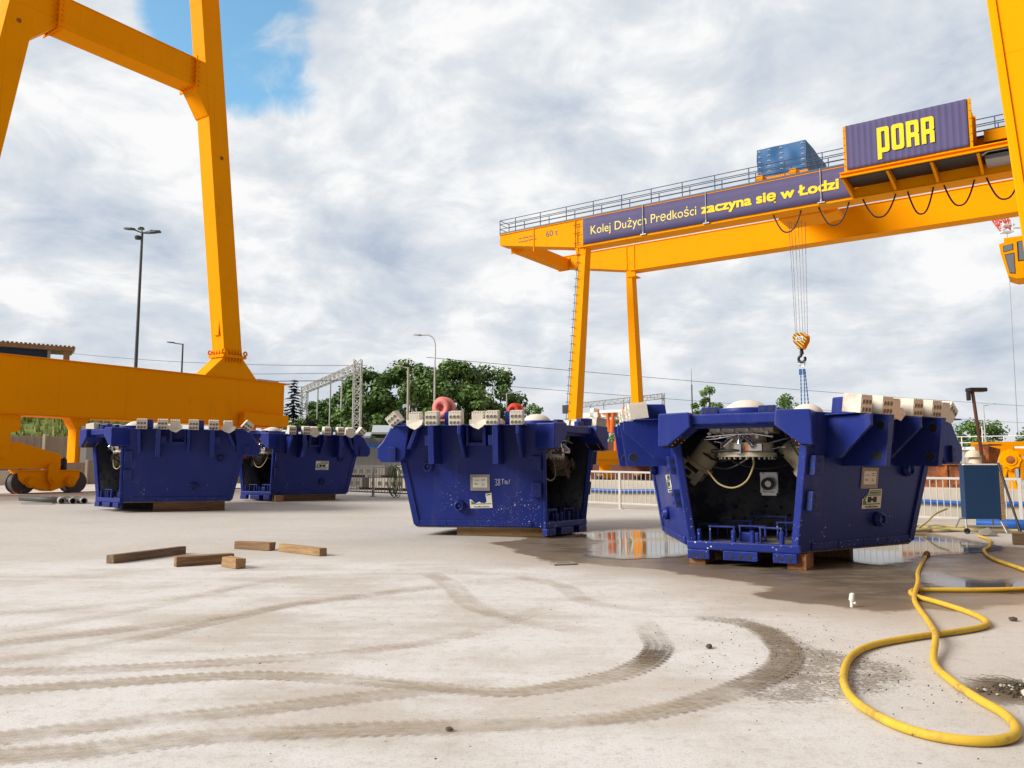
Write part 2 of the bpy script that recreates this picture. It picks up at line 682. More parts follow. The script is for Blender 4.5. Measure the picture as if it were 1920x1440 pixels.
def m_rust():
    m = NT('rusty_steel', 0.8)
    n = m.noise(3, 8, 0.7)
    c = m.mix(m.step(n, 0.35, 0.65), (0.10, 0.032, 0.012), (0.42, 0.12, 0.022))
    m.color(c)
    return m.m


MAT['rust'] = m_rust()


def m_concrete(name, c, joints=0.0, var=0.22):
    m = NT(name, 0.85)
    n = m.noise(1.2, 7, 0.65)
    st = m.noise(2.2, 6, 0.65, stretch=(1.6, 1.6, 0.25))
    col = m.mix(n, tuple(x * (1 - var) for x in c), tuple(x * (1 + var * 0.6) for x in c))
    col = m.mix(m.math('MULTIPLY', m.step(st, 0.5, 0.75), 0.35), col, tuple(x * 0.45 for x in c))
    m.color(col)
    m.bump(m.noise(14, 5, 0.6), 0.15, 0.01)
    return m.m


MAT['concrete'] = m_concrete('pale_concrete', (0.50, 0.45, 0.37))
MAT['concrete_grey'] = m_concrete('grey_concrete', (0.25, 0.23, 0.205))
MAT['concrete_dark'] = m_concrete('dark_concrete', (0.13, 0.12, 0.11))


def m_glass():
    m = NT('cab_glass', 0.05)
    m.color((0.5, 0.58, 0.62))
    m.b.inputs['Transmission Weight'].default_value = 0.85
    m.b.inputs['IOR'].default_value = 1.1
    m.b.inputs['Alpha'].default_value = 0.75
    return m.m


MAT['glass'] = m_glass()


def m_hose():
    m = NT('yellow_hose', 0.6, spec=0.25)
    n = m.noise(3.5, 5, 0.6)
    c = m.mix(n, (0.60, 0.37, 0.03), (0.76, 0.50, 0.06))
    d = m.step(m.noise(4, 8, 0.78), 0.50, 0.66)
    c = m.mix(m.math('MULTIPLY', d, 0.65), c, (0.28, 0.19, 0.07))
    m.color(c)
    m.bump(m.noise(60, 3, 0.6), 0.2, 0.002)
    return m.m


MAT['hose'] = m_hose()


def m_leaf(name, c):
    m = NT(name, 0.6, spec=0.3)
    n = m.noise(0.5, 4, 0.6)
    m.color(m.mix(n, tuple(x * 0.6 for x in c), tuple(x * 1.4 for x in c)))
    return m.m


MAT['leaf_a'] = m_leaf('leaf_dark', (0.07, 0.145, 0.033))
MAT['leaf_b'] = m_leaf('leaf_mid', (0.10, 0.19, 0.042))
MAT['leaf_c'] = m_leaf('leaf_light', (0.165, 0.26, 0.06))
MAT['needle'] = m_leaf('needle_dark', (0.014, 0.036, 0.018))
MAT['bark'] = plain('bark', (0.07, 0.05, 0.035), 0.9, 0, 0.3, 8)
MAT['grass_a'] = m_leaf('grass_green', (0.20, 0.25, 0.06))
MAT['grass_b'] = m_leaf('grass_straw', (0.36, 0.34, 0.13))
MAT['wood_red'] = m_wood('reddish_timber', (0.20, 0.07, 0.025), (0.36, 0.15, 0.055))
MAT['pipe'] = plain('dark_grey_pipe', (0.10, 0.098, 0.09), 0.6)
MAT['pipe_end'] = plain('pale_pipe_mouth', (0.42, 0.42, 0.40), 0.6)
MAT['pipe_end2'] = plain('white_plastic', (0.75, 0.70, 0.66), 0.5)
MAT['soil'] = plain('dark_soil', (0.085, 0.065, 0.045), 0.95, 0, 0.4, 30)
MAT['pebble'] = plain('pale_stone', (0.52, 0.49, 0.42), 0.85, 0, 0.2, 20)
MAT['galv2'] = plain('sandy_steel', (0.30, 0.26, 0.21), 0.7)
MAT['galv3'] = plain('grey_galvanised', (0.34, 0.34, 0.33), 0.55, 0.2)
MAT['rail_white'] = plain('pale_railing', (0.54, 0.525, 0.50), 0.5, 0.0)
MAT['canopy'] = plain('brown_sheet', (0.40, 0.22, 0.12), 0.7, 0, 0.3, 3)
MAT['mast_dark'] = plain('dark_mast', (0.06, 0.065, 0.075), 0.55)
MAT['mast_pale'] = plain('pale_mast', (0.50, 0.50, 0.49), 0.6)
MAT['concrete_post'] = plain('concrete_post', (0.38, 0.35, 0.29), 0.85)
MAT['roof_sheet2'] = plain('pale_sheet', (0.36, 0.37, 0.36), 0.6)
MAT['beige_dirty'] = paint('beige_paint_greasy', (0.33, 0.28, 0.20), 0.55, 0.6, (0.05, 0.04, 0.03), 3.0)
MAT['wheel_steel'] = plain('worn_wheel_steel', (0.055, 0.05, 0.045), 0.5, 0.4, 0.3, 3)

# plan outlines on the yard, in metres
HOSE_A=[(5.977,11.893),(5.043,10.226),(4.378,8.895),(3.908,8.028),(3.486,6.948),(3.125,6.128),(2.779,5.485),(2.646,5.025),(2.585,4.639),(2.559,4.353),(2.463,4.101),(2.327,3.971),(2.151,3.949),(1.988,4.046),(1.896,4.265),(1.89,4.639),(2.02,5.086),(2.29,5.632),(2.599,6.005),(3.021,6.276),(3.429,6.472),(3.777,6.68),(3.95,6.902),(4.051,7.316),(4.061,7.874),(4.036,8.286),(4.163,8.597),(4.366,8.67),(4.898,8.67),(5.42,8.744),(6.059,8.934)]
HOSE_B=[(8.765,15.407),(8.508,14.629),(7.773,13.377),(7.345,12.789),(6.82,11.688),(6.452,10.381),(6.002,8.934)]
TRACKS=[
 ([(-3.773,5.318),(-3.28,5.345),(-2.631,5.414),(-1.839,5.632),(-1.166,5.87),(-0.453,6.412),(-0.045,7.067),(0.518,8.028)],0.36,0.8),
 ([(-3.341,4.852),(-3.005,4.908),(-2.598,5.025),(-1.711,5.251),(-1.019,5.148),(-0.347,4.943),(0,4.885),(0.321,5.025),(0.675,5.278),(0.919,5.632),(1.065,6.04),(1.091,6.412),(1.11,7.189)],0.34,1),
 ([(-2.777,3.949),(-2.472,4.062),(-2.059,4.265),(-1.457,4.491),(-0.795,4.797),(-0.349,4.966),(-0.067,5.212)],0.36,0.85),
 ([(-2.517,3.755),(-1.996,3.891),(-1.451,4.085),(-0.823,4.181),(0,4.265),(0.559,4.398),(1.046,4.69),(1.411,5.025),(1.731,5.414),(1.91,5.788),(1.996,6.22),(2.009,6.723),(1.864,7.067),(1.538,7.24)],0.36,1),
 ([(-3.739,5.414),(-3.461,5.632),(-2.878,6.314),(-2.402,7.316),(-1.901,8.187),(-0.646,9.092),(0.25,9.648)],0.34,0.75),
 ([(-4.122,5.953),(-3.808,6.183),(-2.929,6.902),(-2.081,7.874),(-1.431,8.526),(-0.604,9.34),(0,9.739)],0.4,0.7),
 ([(-4.377,6.314),(-4.081,6.616),(-3.469,7.585),(-2.829,9.513),(-1.867,10.124),(-0.066,10.124),(0.882,9.739)],0.36,0.55),
 ([(-4.997,7.189),(-4.571,7.395),(-3.675,8.028),(-2.93,8.895),(-2.066,9.976)],0.36,0.45),
 ([(-1.059,10.226),(-0.721,9.298),(-0.406,7.874),(-0.046,7.189),(0.432,6.723),(0.795,6.512)],0.4,0.7),
 ([(0,9.976),(0.529,9.092),(0.725,8.028),(1.391,7.448),(1.682,7.067)],0.36,0.6),
]
WET=[(-0.28,14.3),(0.41,15.58),(1.41,16.63),(3.31,18.14),(5.48,18.3),(8.46,17.1),(8.41,15.41),(8.16,14.12),(8.63,12.79),(5.61,8.35),(4.97,8.03),(4.06,7.5),(3.45,7.45),(2.99,7.73),(2.72,7.97),(2.57,8.29),(2.53,8.71),(2.76,9.09),(2.67,9.38),(2.33,9.74),(1.97,10.49),(1.35,10.94),(0.59,11.36),(0,12.79)]
PUD1=[(1.27,15.95),(1.6,16.41),(2.44,17.05),(3.42,17.49),(3.48,15.75),(3.17,13.2),(2.62,12.25),(2.17,11.96),(1.6,11.76),(1.18,12.18),(1.27,13.56),(1.59,14.52),(1.35,15.33)]
PUD2=[(4.68,12.03),(4.83,11.3),(4.94,11.06),(5.35,11.3),(6.08,12.18),(6.68,12.4),(7.34,12.71),(8.03,13.38),(8.16,14.12),(8.04,14.74),(8.12,16.02),(7.79,16.4),(6.51,15.18),(5.14,13.65)]
PUD3=[(5.04,10.23),(4.63,9.21),(4.69,8.86),(5.06,8.71),(5.57,8.63),(6.25,9.3),(6.02,9.69),(5.45,9.47),(5.32,9.79),(5.35,10.33)]
DIRT=[(1.69,7.19),(1.98,7.14),(2.12,6.72),(2.09,6.04),(2.36,5.76),(2.49,5.56),(2.4,5.21),(2.09,4.97),(1.75,4.74),(1.46,4.69),(1.42,4.85),(1.82,5.48),(1.99,6.04),(2.02,6.83)]
DEB=[(2.72,4.91),(2.93,5.15),(3.04,5.11),(3.21,5.03),(3.01,4.72),(2.75,4.69)]

# ------------------------------------------------------------------ ground
def sdf(px, py, poly):
    """signed distance (negative inside) of many points to a polygon"""
    P = np.array(poly, float)
    Q = np.roll(P, -1, 0)
    d = np.full(px.shape, 1e9)
    ins = np.zeros(px.shape, bool)
    for a, b in zip(P, Q):
        e = b - a
        wx, wy = px - a[0], py - a[1]
        t = np.clip((wx * e[0] + wy * e[1]) / (e @ e), 0, 1)
        d = np.minimum(d, np.hypot(wx - e[0] * t, wy - e[1] * t))
        c = ((a[1] > py) != (b[1] > py))
        xi = a[0] + (py - a[1]) * e[0] / (e[1] if abs(e[1]) > 1e-9 else 1e-9)
        ins ^= c & (px < xi)
    return np.where(ins, -d, d)


def m_ground():
    m = NT('concrete_yard', 0.85)
    g = m.tc.outputs['Object']
    n_big = m.noise(0.16, 5, 0.6)
    n_mid = m.noise(0.75, 7, 0.62)
    n_fine = m.noise(9, 8, 0.7)
    n_grit = m.noise(70, 4, 0.7)
    sweep = m.noise(0.5, 8, 0.68, stretch=(0.45, 2.4, 1), dist=0.7)
    c = m.mix(m.step(n_big, 0.35, 0.66), (0.50, 0.46, 0.41), (0.575, 0.54, 0.50))
    white = m.math('MULTIPLY', m.step(m.math('ADD', m.math('MULTIPLY', n_mid, 0.55), m.math('MULTIPLY', sweep, 0.5)), 0.42, 0.60), 0.9)
    pale = m.attr('pale').outputs['Fac']
    c = m.mix(m.math('MULTIPLY', white, m.math('ADD', m.math('MULTIPLY', pale, 0.8), 0.2)), c, (0.70, 0.69, 0.68))
    c = m.mix(m.math('MULTIPLY', m.step(sweep, 0.54, 0.76), 0.20), c, (0.40, 0.32, 0.235))
    c = m.mix(m.math('MULTIPLY', m.step(n_fine, 0.50, 0.64), 0.30), c, (0.40, 0.34, 0.27))
    c = m.mix(m.math('MULTIPLY', m.step(n_grit, 0.54, 0.64), 0.42), c, (0.25, 0.205, 0.16))
    c = m.mix(m.math('MULTIPLY', m.step(m.noise(26, 6, 0.8), 0.52, 0.64), 0.26), c, (0.36, 0.30, 0.24))
    c = m.mix(m.math('MULTIPLY', m.step(m.noise(3.2, 8, 0.75, stretch=(2.5, 0.35, 1)), 0.56, 0.66), 0.13), c, (0.40, 0.34, 0.27))
    # crumbs and pits: sparse dark specks
    for sc, th, pk, amt in ((6.0, 0.055, 0.80, 0.75), (15.0, 0.09, 0.86, 0.6)):
        v = m.voro(sc)
        f = m.math('MULTIPLY', m.step(v.outputs['Distance'], th, th + 0.03, 1, 0), m.step(m.sep(v.outputs['Color'])[0], pk, pk + 0.02))
        c = m.mix(m.math('MULTIPLY', f, amt), c, (0.10, 0.08, 0.06))
    # soil spilt beside the wheel arcs
    dirt = m.attr('dirt').outputs['Fac']
    gr = m.math('ADD', m.math('MULTIPLY', m.noise(3.5, 9, 0.82), 0.75), m.math('MULTIPLY', m.noise(34, 4, 0.75), 0.75))
    df = m.step(m.math('ADD', m.math('MULTIPLY', dirt, 0.42), gr), 0.94, 1.10)
    c = m.mix(m.math('MULTIPLY', m.math('MULTIPLY', df, dirt), 1.0, clamp=True), c, (0.15, 0.11, 0.07))
    # damp concrete with a wandering edge
    wet = m.attr('wet').outputs['Fac']
    wn = m.math('ADD', wet, m.math('ADD', m.math('MULTIPLY', m.math('SUBTRACT', m.noise(1.1, 7, 0.65), 0.5), 0.9),
                                   m.math('MULTIPLY', m.math('SUBTRACT', n_fine, 0.5), 0.12)))
    wf = m.step(wn, -0.04, 0.10)
    deep = m.step(wn, 0.1, 1.1)
    wc = m.mix(deep, (0.21, 0.15, 0.092), (0.105, 0.077, 0.05))
    wc = m.mix(m.step(m.noise(2.2, 8, 0.75, stretch=(0.7, 1.5, 1)), 0.44, 0.6), wc, (0.20, 0.155, 0.105))
    # the dampness creeps out as a paler tan fringe
    fr = m.step(wn, -1.0, 0.0)
    c = m.mix(m.math('MULTIPLY', fr, 0.5), c, (0.36, 0.285, 0.20))
    c = m.mix(m.math('MULTIPLY', wf, 0.93), c, wc)
    m.color(c)
    rw = m.math('ADD', m.math('MULTIPLY', m.noise(1.6, 6, 0.65), 0.55), 0.12)
    mixr = m.math('ADD', m.math('MULTIPLY', m.math('SUBTRACT', 1.0, wf), 0.86), m.math('MULTIPLY', wf, rw))
    m.set(m.b.inputs['Roughness'], mixr)
    h = m.math('ADD', m.math('MULTIPLY', n_fine, 0.6), m.math('MULTIPLY', n_grit, 0.4))
    m.bump(h, 0.35, 0.006)
    return m.m


def build_ground():
    def axis(segs):
        out = [segs[0][0]]
        for a, b, st in segs:
            k = max(1, int(round((b - a) / st)))
            out += [a + (b - a) * (i + 1) / k for i in range(k)]
        return np.array(out)

    xs = axis([(-2500, -400, 350), (-400, -60, 34), (-60, -20, 2), (-20, -2, 0.5), (-2, 9, 0.08), (9, 30, 0.7), (30, 90, 3), (90, 400, 31), (400, 2500, 350)])
    ys = axis([(-30, 2, 4), (2, 19, 0.08), (19, 40, 0.5), (40, 100, 2), (100, 400, 30), (400, 2500, 300)])
    X, Y = np.meshgrid(xs, ys)
    W = np.clip(Y - 0.4 * X - 14, 0, 22)
    Z = 0.018 * W * (W / (W + 1))
    nx, ny = len(xs), len(ys)
    v = np.stack([X.ravel(), Y.ravel(), Z.ravel()], 1)
    i = np.arange(nx * ny).reshape(ny, nx)
    f = np.stack([i[:-1, :-1].ravel(), i[:-1, 1:].ravel(), i[1:, 1:].ravel(), i[1:, :-1].ravel()], 1)
    me = bpy.data.meshes.new('ground')
    me.from_pydata(v.tolist(), [], f.tolist())
    px, py = v[:, 0], v[:, 1]
    wet = -sdf(px, py, WET)
    a = me.attributes.new('wet', 'FLOAT', 'POINT')
    a.data.foreach_set('value', np.clip(wet, -3, 2).astype(np.float32))
    dirt = np.clip(1 - np.maximum(sdf(px, py, DIRT), 0) / 0.35, 0, 1)
    deb = np.clip(1 - np.maximum(sdf(px, py, DEB), 0) / 0.25, 0, 1)
    a = me.attributes.new('dirt', 'FLOAT', 'POINT')
    a.data.foreach_set('value', np.maximum(dirt * 0.75, deb).astype(np.float32))
    # the whitish dusty sweep left of the hose
    d = sdf(px, py, [(-9, 3), (1.6, 3.2), (2.4, 6.4), (2.2, 9.0), (0.2, 11.2), (-3, 11.8), (-9, 11.5)])
    a = me.attributes.new('pale', 'FLOAT', 'POINT')
    a.data.foreach_set('value', np.clip(0.5 - d / 1.2, 0, 1).astype(np.float32))
    me.materials.append(m_ground())
    me.polygons.foreach_set('use_smooth', [True] * len(f))
    o = bpy.data.objects.new('ground', me)
    COL.objects.link(o)
    tag(o, kind='structure')


build_ground()


def m_track():
    m = NT('tyre_dirt', 0.9)
    u = m.attr('along').outputs['Fac']
    v = m.attr('across').outputs['Fac']
    amt = m.attr('amount').outputs['Fac']
    damp = m.attr('damp').outputs['Fac']
    av = m.math('ABSOLUTE', v)
    # lugs: slanted bars from the middle to the edge, like a coarse tread
    ph = m.math('FRACT', m.math('ADD', m.math('MULTIPLY', u, 15.0), m.math('MULTIPLY', av, 0.7)))
    cb = m.N.new('ShaderNodeCombineXYZ')
    m.L.new(m.math('MULTIPLY', u, 0.9), cb.inputs[0])
    m.L.new(m.math('MULTIPLY', v, 4.5), cb.inputs[1])
    streak = m.step(m.noise(1.0, 7, 0.7, co=cb.outputs[0]), 0.38, 0.54)
    cb2 = m.N.new('ShaderNodeCombineXYZ')
    m.L.new(m.math('MULTIPLY', u, 0.5), cb2.inputs[0])
    m.L.new(m.math('ADD', m.math('MULTIPLY', v, 0.4), 7.0), cb2.inputs[1])
    gap = m.step(m.noise(1.0, 4, 0.6, co=cb2.outputs[0]), 0.28, 0.46)
    lug = m.step(m.math('ABSOLUTE', m.math('SUBTRACT', ph, 0.5)), 0.12, 0.30)
    edge = m.math('ADD', m.math('ADD', 0.62, m.math('MULTIPLY', m.math('SUBTRACT', gap, 0.5), 0.25)), m.math('MULTIPLY', lug, 0.20))
    wob = m.math('MULTIPLY', m.math('SUBTRACT', m.noise(2.5, 5, 0.6), 0.5), 0.35)
    inside = m.step(m.math('SUBTRACT', m.math('ADD', av, wob), edge), -0.05, 0.02, 1, 0)
    inner = m.math('MULTIPLY', m.math('ADD', 0.45, m.math('MULTIPLY', streak, 0.6)), m.math('ADD', 0.8, m.math('MULTIPLY', lug, 0.2)))
    inner = m.math('MULTIPLY', inner, m.math('MAXIMUM', m.math('ADD', 0.5, m.math('MULTIPLY', gap, 0.55)), damp))
    grit = m.step(m.noise(13, 7, 0.75, stretch=(0.5, 1.6, 1)), 0.30, 0.66)
    wear = m.step(m.noise(0.9, 6, 0.65, stretch=(1.4, 1.4, 1)), 0.28, 0.60)
    a = m.math('MULTIPLY', m.math('MULTIPLY', inside, inner), m.math('MULTIPLY', m.math('ADD', 0.35, m.math('MULTIPLY', grit, 0.65)), amt))
    a = m.math('MULTIPLY', a, m.math('ADD', m.math('MULTIPLY', wear, 1.0), m.math('MULTIPLY', damp, 0.45)), clamp=True)
    c = m.mix(m.noise(5, 6, 0.7), (0.35, 0.265, 0.17), (0.47, 0.38, 0.265))
    c = m.mix(damp, c, (0.125, 0.09, 0.055))
    m.color(c)
    m.set(m.b.inputs['Alpha'], a)
    m.bump(m.math('MULTIPLY', lug, 1.0), 0.4, 0.004)
    return m.m


def build_tracks():
    mat = m_track()
    for k, (pts, w, amt) in enumerate(TRACKS):
        c = spline([(p[0], p[1], 0) for p in pts], 10)
        L = 0.0
        z = 0.004 + 0.0015 * k
        V, F, U, A, D, M_ = [], [], [], [], [], []
        nac = 8
        n = len(c)
        for i, p in enumerate(c):
            t = (c[min(i + 1, n - 1)] - c[max(i - 1, 0)]).normalized()
            q = Vector((-t.y, t.x, 0))
            if i:
                L += (p - c[i - 1]).length
            fade = min(1.0, (n - 1 - i) / 22.0) * min(1.0, i / 6.0 + 0.3)
            dm = 0.0
            if k == 1:
                dm = max(0.0, min(1.0, (i / n - 0.66) / 0.10)) * min(1, (n - 1 - i) / 20)
            if k == 3:
                dm = max(0.0, min(0.6, (i / n - 0.40) / 0.22)) * min(1, (n - 1 - i) / 16)
            for j in range(nac + 1):
                s = -1 + 2 * j / nac
                V.append((p.x + q.x * s * w * 0.37, p.y + q.y * s * w * 0.37, z + gz(p.x, p.y)))
                U.append(L)
                A.append(s)
                D.append(dm)
                M_.append(amt * fade * (0.72 + 0.28 * dm))
        for i in range(n - 1):
            for j in range(nac):
                b = i * (nac + 1) + j
                F.append((b, b + 1, b + nac + 2, b + nac + 1))
        me = bpy.data.meshes.new('tyre_track')
        me.from_pydata(V, [], F)
        for nm, dat in (('along', U), ('across', A), ('damp', D), ('amount', M_)):
            at = me.attributes.new(nm, 'FLOAT', 'POINT')
            at.data.foreach_set('value', dat)
        me.materials.append(mat)
        o = bpy.data.objects.new('tyre_track', me)
        COL.objects.link(o)
        tag(o, kind='structure')


build_tracks()


def m_puddle():
    m = NT('puddle_water', 0.03, spec=0.5)
    m.color(m.mix(m.noise(1.2, 5, 0.6), (0.075, 0.058, 0.04), (0.14, 0.11, 0.08)))
    m.b.inputs['IOR'].default_value = 1.33
    e = m.attr('edge').outputs['Fac']
    w = m.math('ADD', e, m.math('ADD', m.math('MULTIPLY', m.math('SUBTRACT', m.noise(2.2, 7, 0.65), 0.5), 0.55),
                                m.math('MULTIPLY', m.math('SUBTRACT', m.noise(14, 5, 0.7), 0.5), 0.10)))
    a = m.step(w, 0.10, 0.30)
    m.set(m.b.inputs['Alpha'], a)
    m.set(m.b.inputs['Roughness'], m.step(w, 0.15, 0.6, 0.2, 0.045))
    m.bump(m.noise(1.4, 3, 0.5), 0.02, 0.006)
    return m.m


def build_puddles():
    mat = m_puddle()
    for k, poly in enumerate((PUD1, PUD2, PUD3)):
        P = np.array(poly)
        xs = np.arange(P[:, 0].min() - 0.4, P[:, 0].max() + 0.4, 0.07)
        ys = np.arange(P[:, 1].min() - 0.5, P[:, 1].max() + 0.5, 0.07)
        X, Y = np.meshgrid(xs, ys)
        d = sdf(X.ravel(), Y.ravel(), poly)
        nx = len(xs)
        keep = {}
        V, F, E_ = [], [], []

        def vid(i):
            if i not in keep:
                keep[i] = len(V)
                x, y = float(X.ravel()[i]), float(Y.ravel()[i])
                V.append((x, y, 0.006 + 0.001 * k + gz(x, y)))
                E_.append(0.22 - d[i])
            return keep[i]
        for r in range(len(ys) - 1):
            for c in range(nx - 1):
                q = (r * nx + c, r * nx + c + 1, (r + 1) * nx + c + 1, (r + 1) * nx + c)
                if min(d[i] for i in q) < 0.4:
                    F.append([vid(i) for i in q])
        me = bpy.data.meshes.new('puddle')
        me.from_pydata(V, [], F)
        at = me.attributes.new('edge', 'FLOAT', 'POINT')
        at.data.foreach_set('value', np.array(E_, np.float32))
        me.materials.append(mat)
        o = bpy.data.objects.new('puddle', me)
        COL.objects.link(o)
        tag(o, kind='structure')


build_puddles()

# ------------------------------------------------------------------ gantry cranes
RZ = math.radians(90 - 34.67)                 # crane rails: local X; local Y points left and away
YA = (-16.77, 29.84)


def loc2w(org, x, y):
    c, s = math.cos(RZ), math.sin(RZ)
    return (org[0] + c * x - s * y, org[1] + s * x + c * y)


def gusset_row(mb, M, n, w, h, t=0.02):
    """triangular stiffeners along local x of M, standing on y=0, leaning on z"""
    for i in range(n):
        x = (i + 0.5) * w / n
        mb.prism([(0, 0), (0.16, 0), (0, h)], -t / 2, t / 2, M @ Matrix.Translation((x, 0, 0)) @ Matrix(((0, 0, 1, 0), (1, 0, 0, 0), (0, 1, 0, 0), (0, 0, 0, 1))))


def build_near_crane():
    Y, YD = MAT['yellow'], MAT['yellow_dark']
    t = thing('gantry_crane', 'huge yellow gantry crane whose legs tower over the yard at both edges of the photo', 'crane',
              (*YA, 0), RZ, None)
    S = -30.2                                  # the other leg frame stands by the right edge
    lw, ld = 0.94, 0.88

    def lx0(z):
        return 7.05 - 0.118 * (z - 6.36)

    def rx0(z):
        return -2.70 + 0.15 * (z - 17.13)

    for y0, right in ((0.0, False), (S, True)):
        m = MB()
        if not right:
          m.box(-9.5, 10.42, y0 + 0.03, y0 + 1.05, 3.22, 5.27)
          m.box(-9.5, 10.75, y0 - 0.02, y0 + 1.10, 5.27, 5.32)       # top flange
          m.box(-9.5, 10.42, y0, y0 + 1.08, 3.18, 3.22)
          m.build('sill_beam', YD, t, 0.012)
        if not right:
            m = MB()
            m.prism([(7.88, 3.24), (10.40, 3.24), (10.40, 3.74), (7.92, 3.80)], -0.01, 0.36, frame((0, y0, 0), (1, 0, 0), (0, 0, 1)))
            m.build('wheel_cover', YD, t, 0.01)
            m = MB()
            m.box(9.0, 10.2, 0.2, 0.9, 5.325, 5.42)
            m.build('walkway_plate', MAT['galv'], t)
        for kind, fx in (('a', lx0), ('b', rx0)):
            m = MB()
            if right:
                # the legs of this frame are wider at the top: the inner face leans towards the yard
                def yin(z):
                    return -30.36 + (z - 5.0) * 0.070
                zz = (0.25, 23.0)
                p = []
                for z in zz:
                    p += [(fx(z), yin(z) - 0.98, z), (fx(z) + lw, yin(z) - 0.98, z), (fx(z) + lw, yin(z), z), (fx(z), yin(z), z)]
                m.hexa(p)
                m.build('leg', Y, t, 0.015)
                m = MB()
                z0, z1 = zz
                m.hexa([(fx(z0) - 0.03, yin(z0) - 0.09, z0), (fx(z0), yin(z0) - 0.09, z0), (fx(z0), yin(z0) - 0.06, z0), (fx(z0) - 0.03, yin(z0) - 0.06, z0),
                        (fx(z1) - 0.03, yin(z1) - 0.09, z1), (fx(z1), yin(z1) - 0.09, z1), (fx(z1), yin(z1) - 0.06, z1), (fx(z1) - 0.03, yin(z1) - 0.06, z1)])
                m.build('edge_strip', YD, t)
            else:
                p = []
                for z in (6.3, 23.0):
                    p += [(fx(z), y0 + 0.05, z), (fx(z) + lw, y0 + 0.05, z), (fx(z) + lw, y0 + 0.05 + ld, z), (fx(z), y0 + 0.05 + ld, z)]
                m.hexa(p)
                m.build('leg', Y, t, 0.015)
            # flared foot
            if right:
                continue
            m = MB()
            b = fx(6.3)
            yb0, yb1 = (y0 + 0.05, y0 + 0.93) if not right else (S - 0.93, S)
            m.hexa([(b - 0.95, yb0, 5.32), (b + lw + 0.85, yb0, 5.32), (b + lw + 0.85, yb1, 5.32), (b - 0.95, yb1, 5.32),
                    (b - 0.02, yb0, 6.22), (b + lw + 0.04, yb0, 6.22), (b + lw + 0.04, yb1, 6.22), (b - 0.02, yb1, 6.22)])
            m.build('leg_foot', Y, t, 0.01)
            m = MB()
            m.box(b - 0.14, b + lw + 0.14, yb0 - 0.12, yb1 + 0.12, 6.22, 6.28)
            m.box(b - 0.14, b + lw + 0.14, yb0 - 0.12, yb1 + 0.12, 6.285, 6.34)
            if not right:
                for q in range(6):
                    x = b + 0.08 + q * 0.155
                    for zz, dz in ((6.34, 0.30), (6.22, -0.28)):
                        m.add([(x, yb0, zz), (x + 0.02, yb0, zz), (x + 0.02, yb0 - 0.11, zz), (x, yb0 - 0.11, zz), (x, yb0, zz + dz), (x + 0.02, yb0, zz + dz)],
                              [(0, 1, 2, 3), (0, 3, 4), (1, 5, 2), (3, 2, 5, 4), (0, 4, 5, 1)])
                for q in range(4):
                    yy = yb0 + 0.12 + q * 0.2
                    m.add([(b, yy, 6.34), (b, yy + 0.02, 6.34), (b - 0.12, yy + 0.02, 6.34), (b - 0.12, yy, 6.34), (b, yy, 6.64), (b, yy + 0.02, 6.64)],
                          [(0, 1, 2, 3), (0, 3, 4), (1, 5, 2), (3, 2, 5, 4), (0, 4, 5, 1)])
                for ex, ey in ((b - 0.1, yb0 - 0.08), (b + lw + 0.1, yb0 - 0.08), (b - 0.1, yb1 + 0.05)):
                    m.ring((ex - 0.012, ey, 6.46), (ex + 0.012, ey, 6.46), 0.12, 0.06, 14)
                    m.ring((ex, ey - 0.012, 6.46), (ex, ey + 0.012, 6.46), 0.12, 0.06, 14)
            m.build('flange', Y, t)
        # portal beam between the legs
        m = MB()
        za, zb = 18.0, 19.26
        if right:
            continue
        m.box(-0.80, 5.0, y0 + 0.05, y0 + 1.0, za, zb)
        m.box(-0.80, 5.0, y0 + 0.02, y0 + 1.03, zb, zb + 0.04)
        m.build('portal_beam', Y, t, 0.012)
        # brackets joining it to the legs (with sloping haunches)
        F = frame((0, y0 + 1.0, 0), (1, 0, 0), (0, 0, 1))
        m = MB()
        m.prism([(5.06, 17.98), (5.75, 16.95), (lx0(16.9) + 0.1, 16.9), (lx0(19.3) + 0.1, 19.3), (5.06, 19.3)], 0.0, 0.94, F)
        m.build('bracket', Y, t, 0.01)
        m = MB()
        m.prism([(-0.86, 17.98), (-1.75, 17.1), (rx0(17.1) + lw - 0.2, 17.1), (rx0(19.9) + lw - 0.2, 19.9), (-0.86, 19.3)], 0.0, 0.94, F)
        m.build('bracket', Y, t, 0.01)
        for fx_, sg in ((5.03, 1), (-0.83, -1)):
            m = MB()
            for q in (-0.028, 0.002):
                m.box(fx_ + q, fx_ + q + 0.026, y0 - 0.10, y0 + 1.13, za - 0.12, zb + 0.12)
            for side in (-1, 1):
                for q in range(6):
                    z = za + 0.08 + q * 0.215
                    x = fx_ + side * 0.03
                    m.add([(x, y0 + 0.05, z), (x, y0 + 0.05, z + 0.018), (x, y0 - 0.09, z + 0.018), (x, y0 - 0.09, z), (x + side * 0.24, y0 + 0.05, z), (x + side * 0.24, y0 + 0.05, z + 0.018)],
                          [(0, 1, 2, 3), (0, 3, 4), (1, 5, 2), (3, 2, 5, 4), (0, 4, 5, 1)])
                for q in range(4):
                    yy = y0 + 0.16 + q * 0.22
                    x = fx_ + side * 0.03
                    m.add([(x, yy, za), (x, yy + 0.018, za), (x, yy + 0.018, za - 0.11), (x, yy, za - 0.11), (x + side * 0.24, yy, za), (x + side * 0.24, yy + 0.018, za)],
                          [(0, 1, 2, 3), (0, 3, 4), (1, 5, 2), (3, 2, 5, 4), (0, 4, 5, 1)])
            m.build('bolted_joint', YD, t)
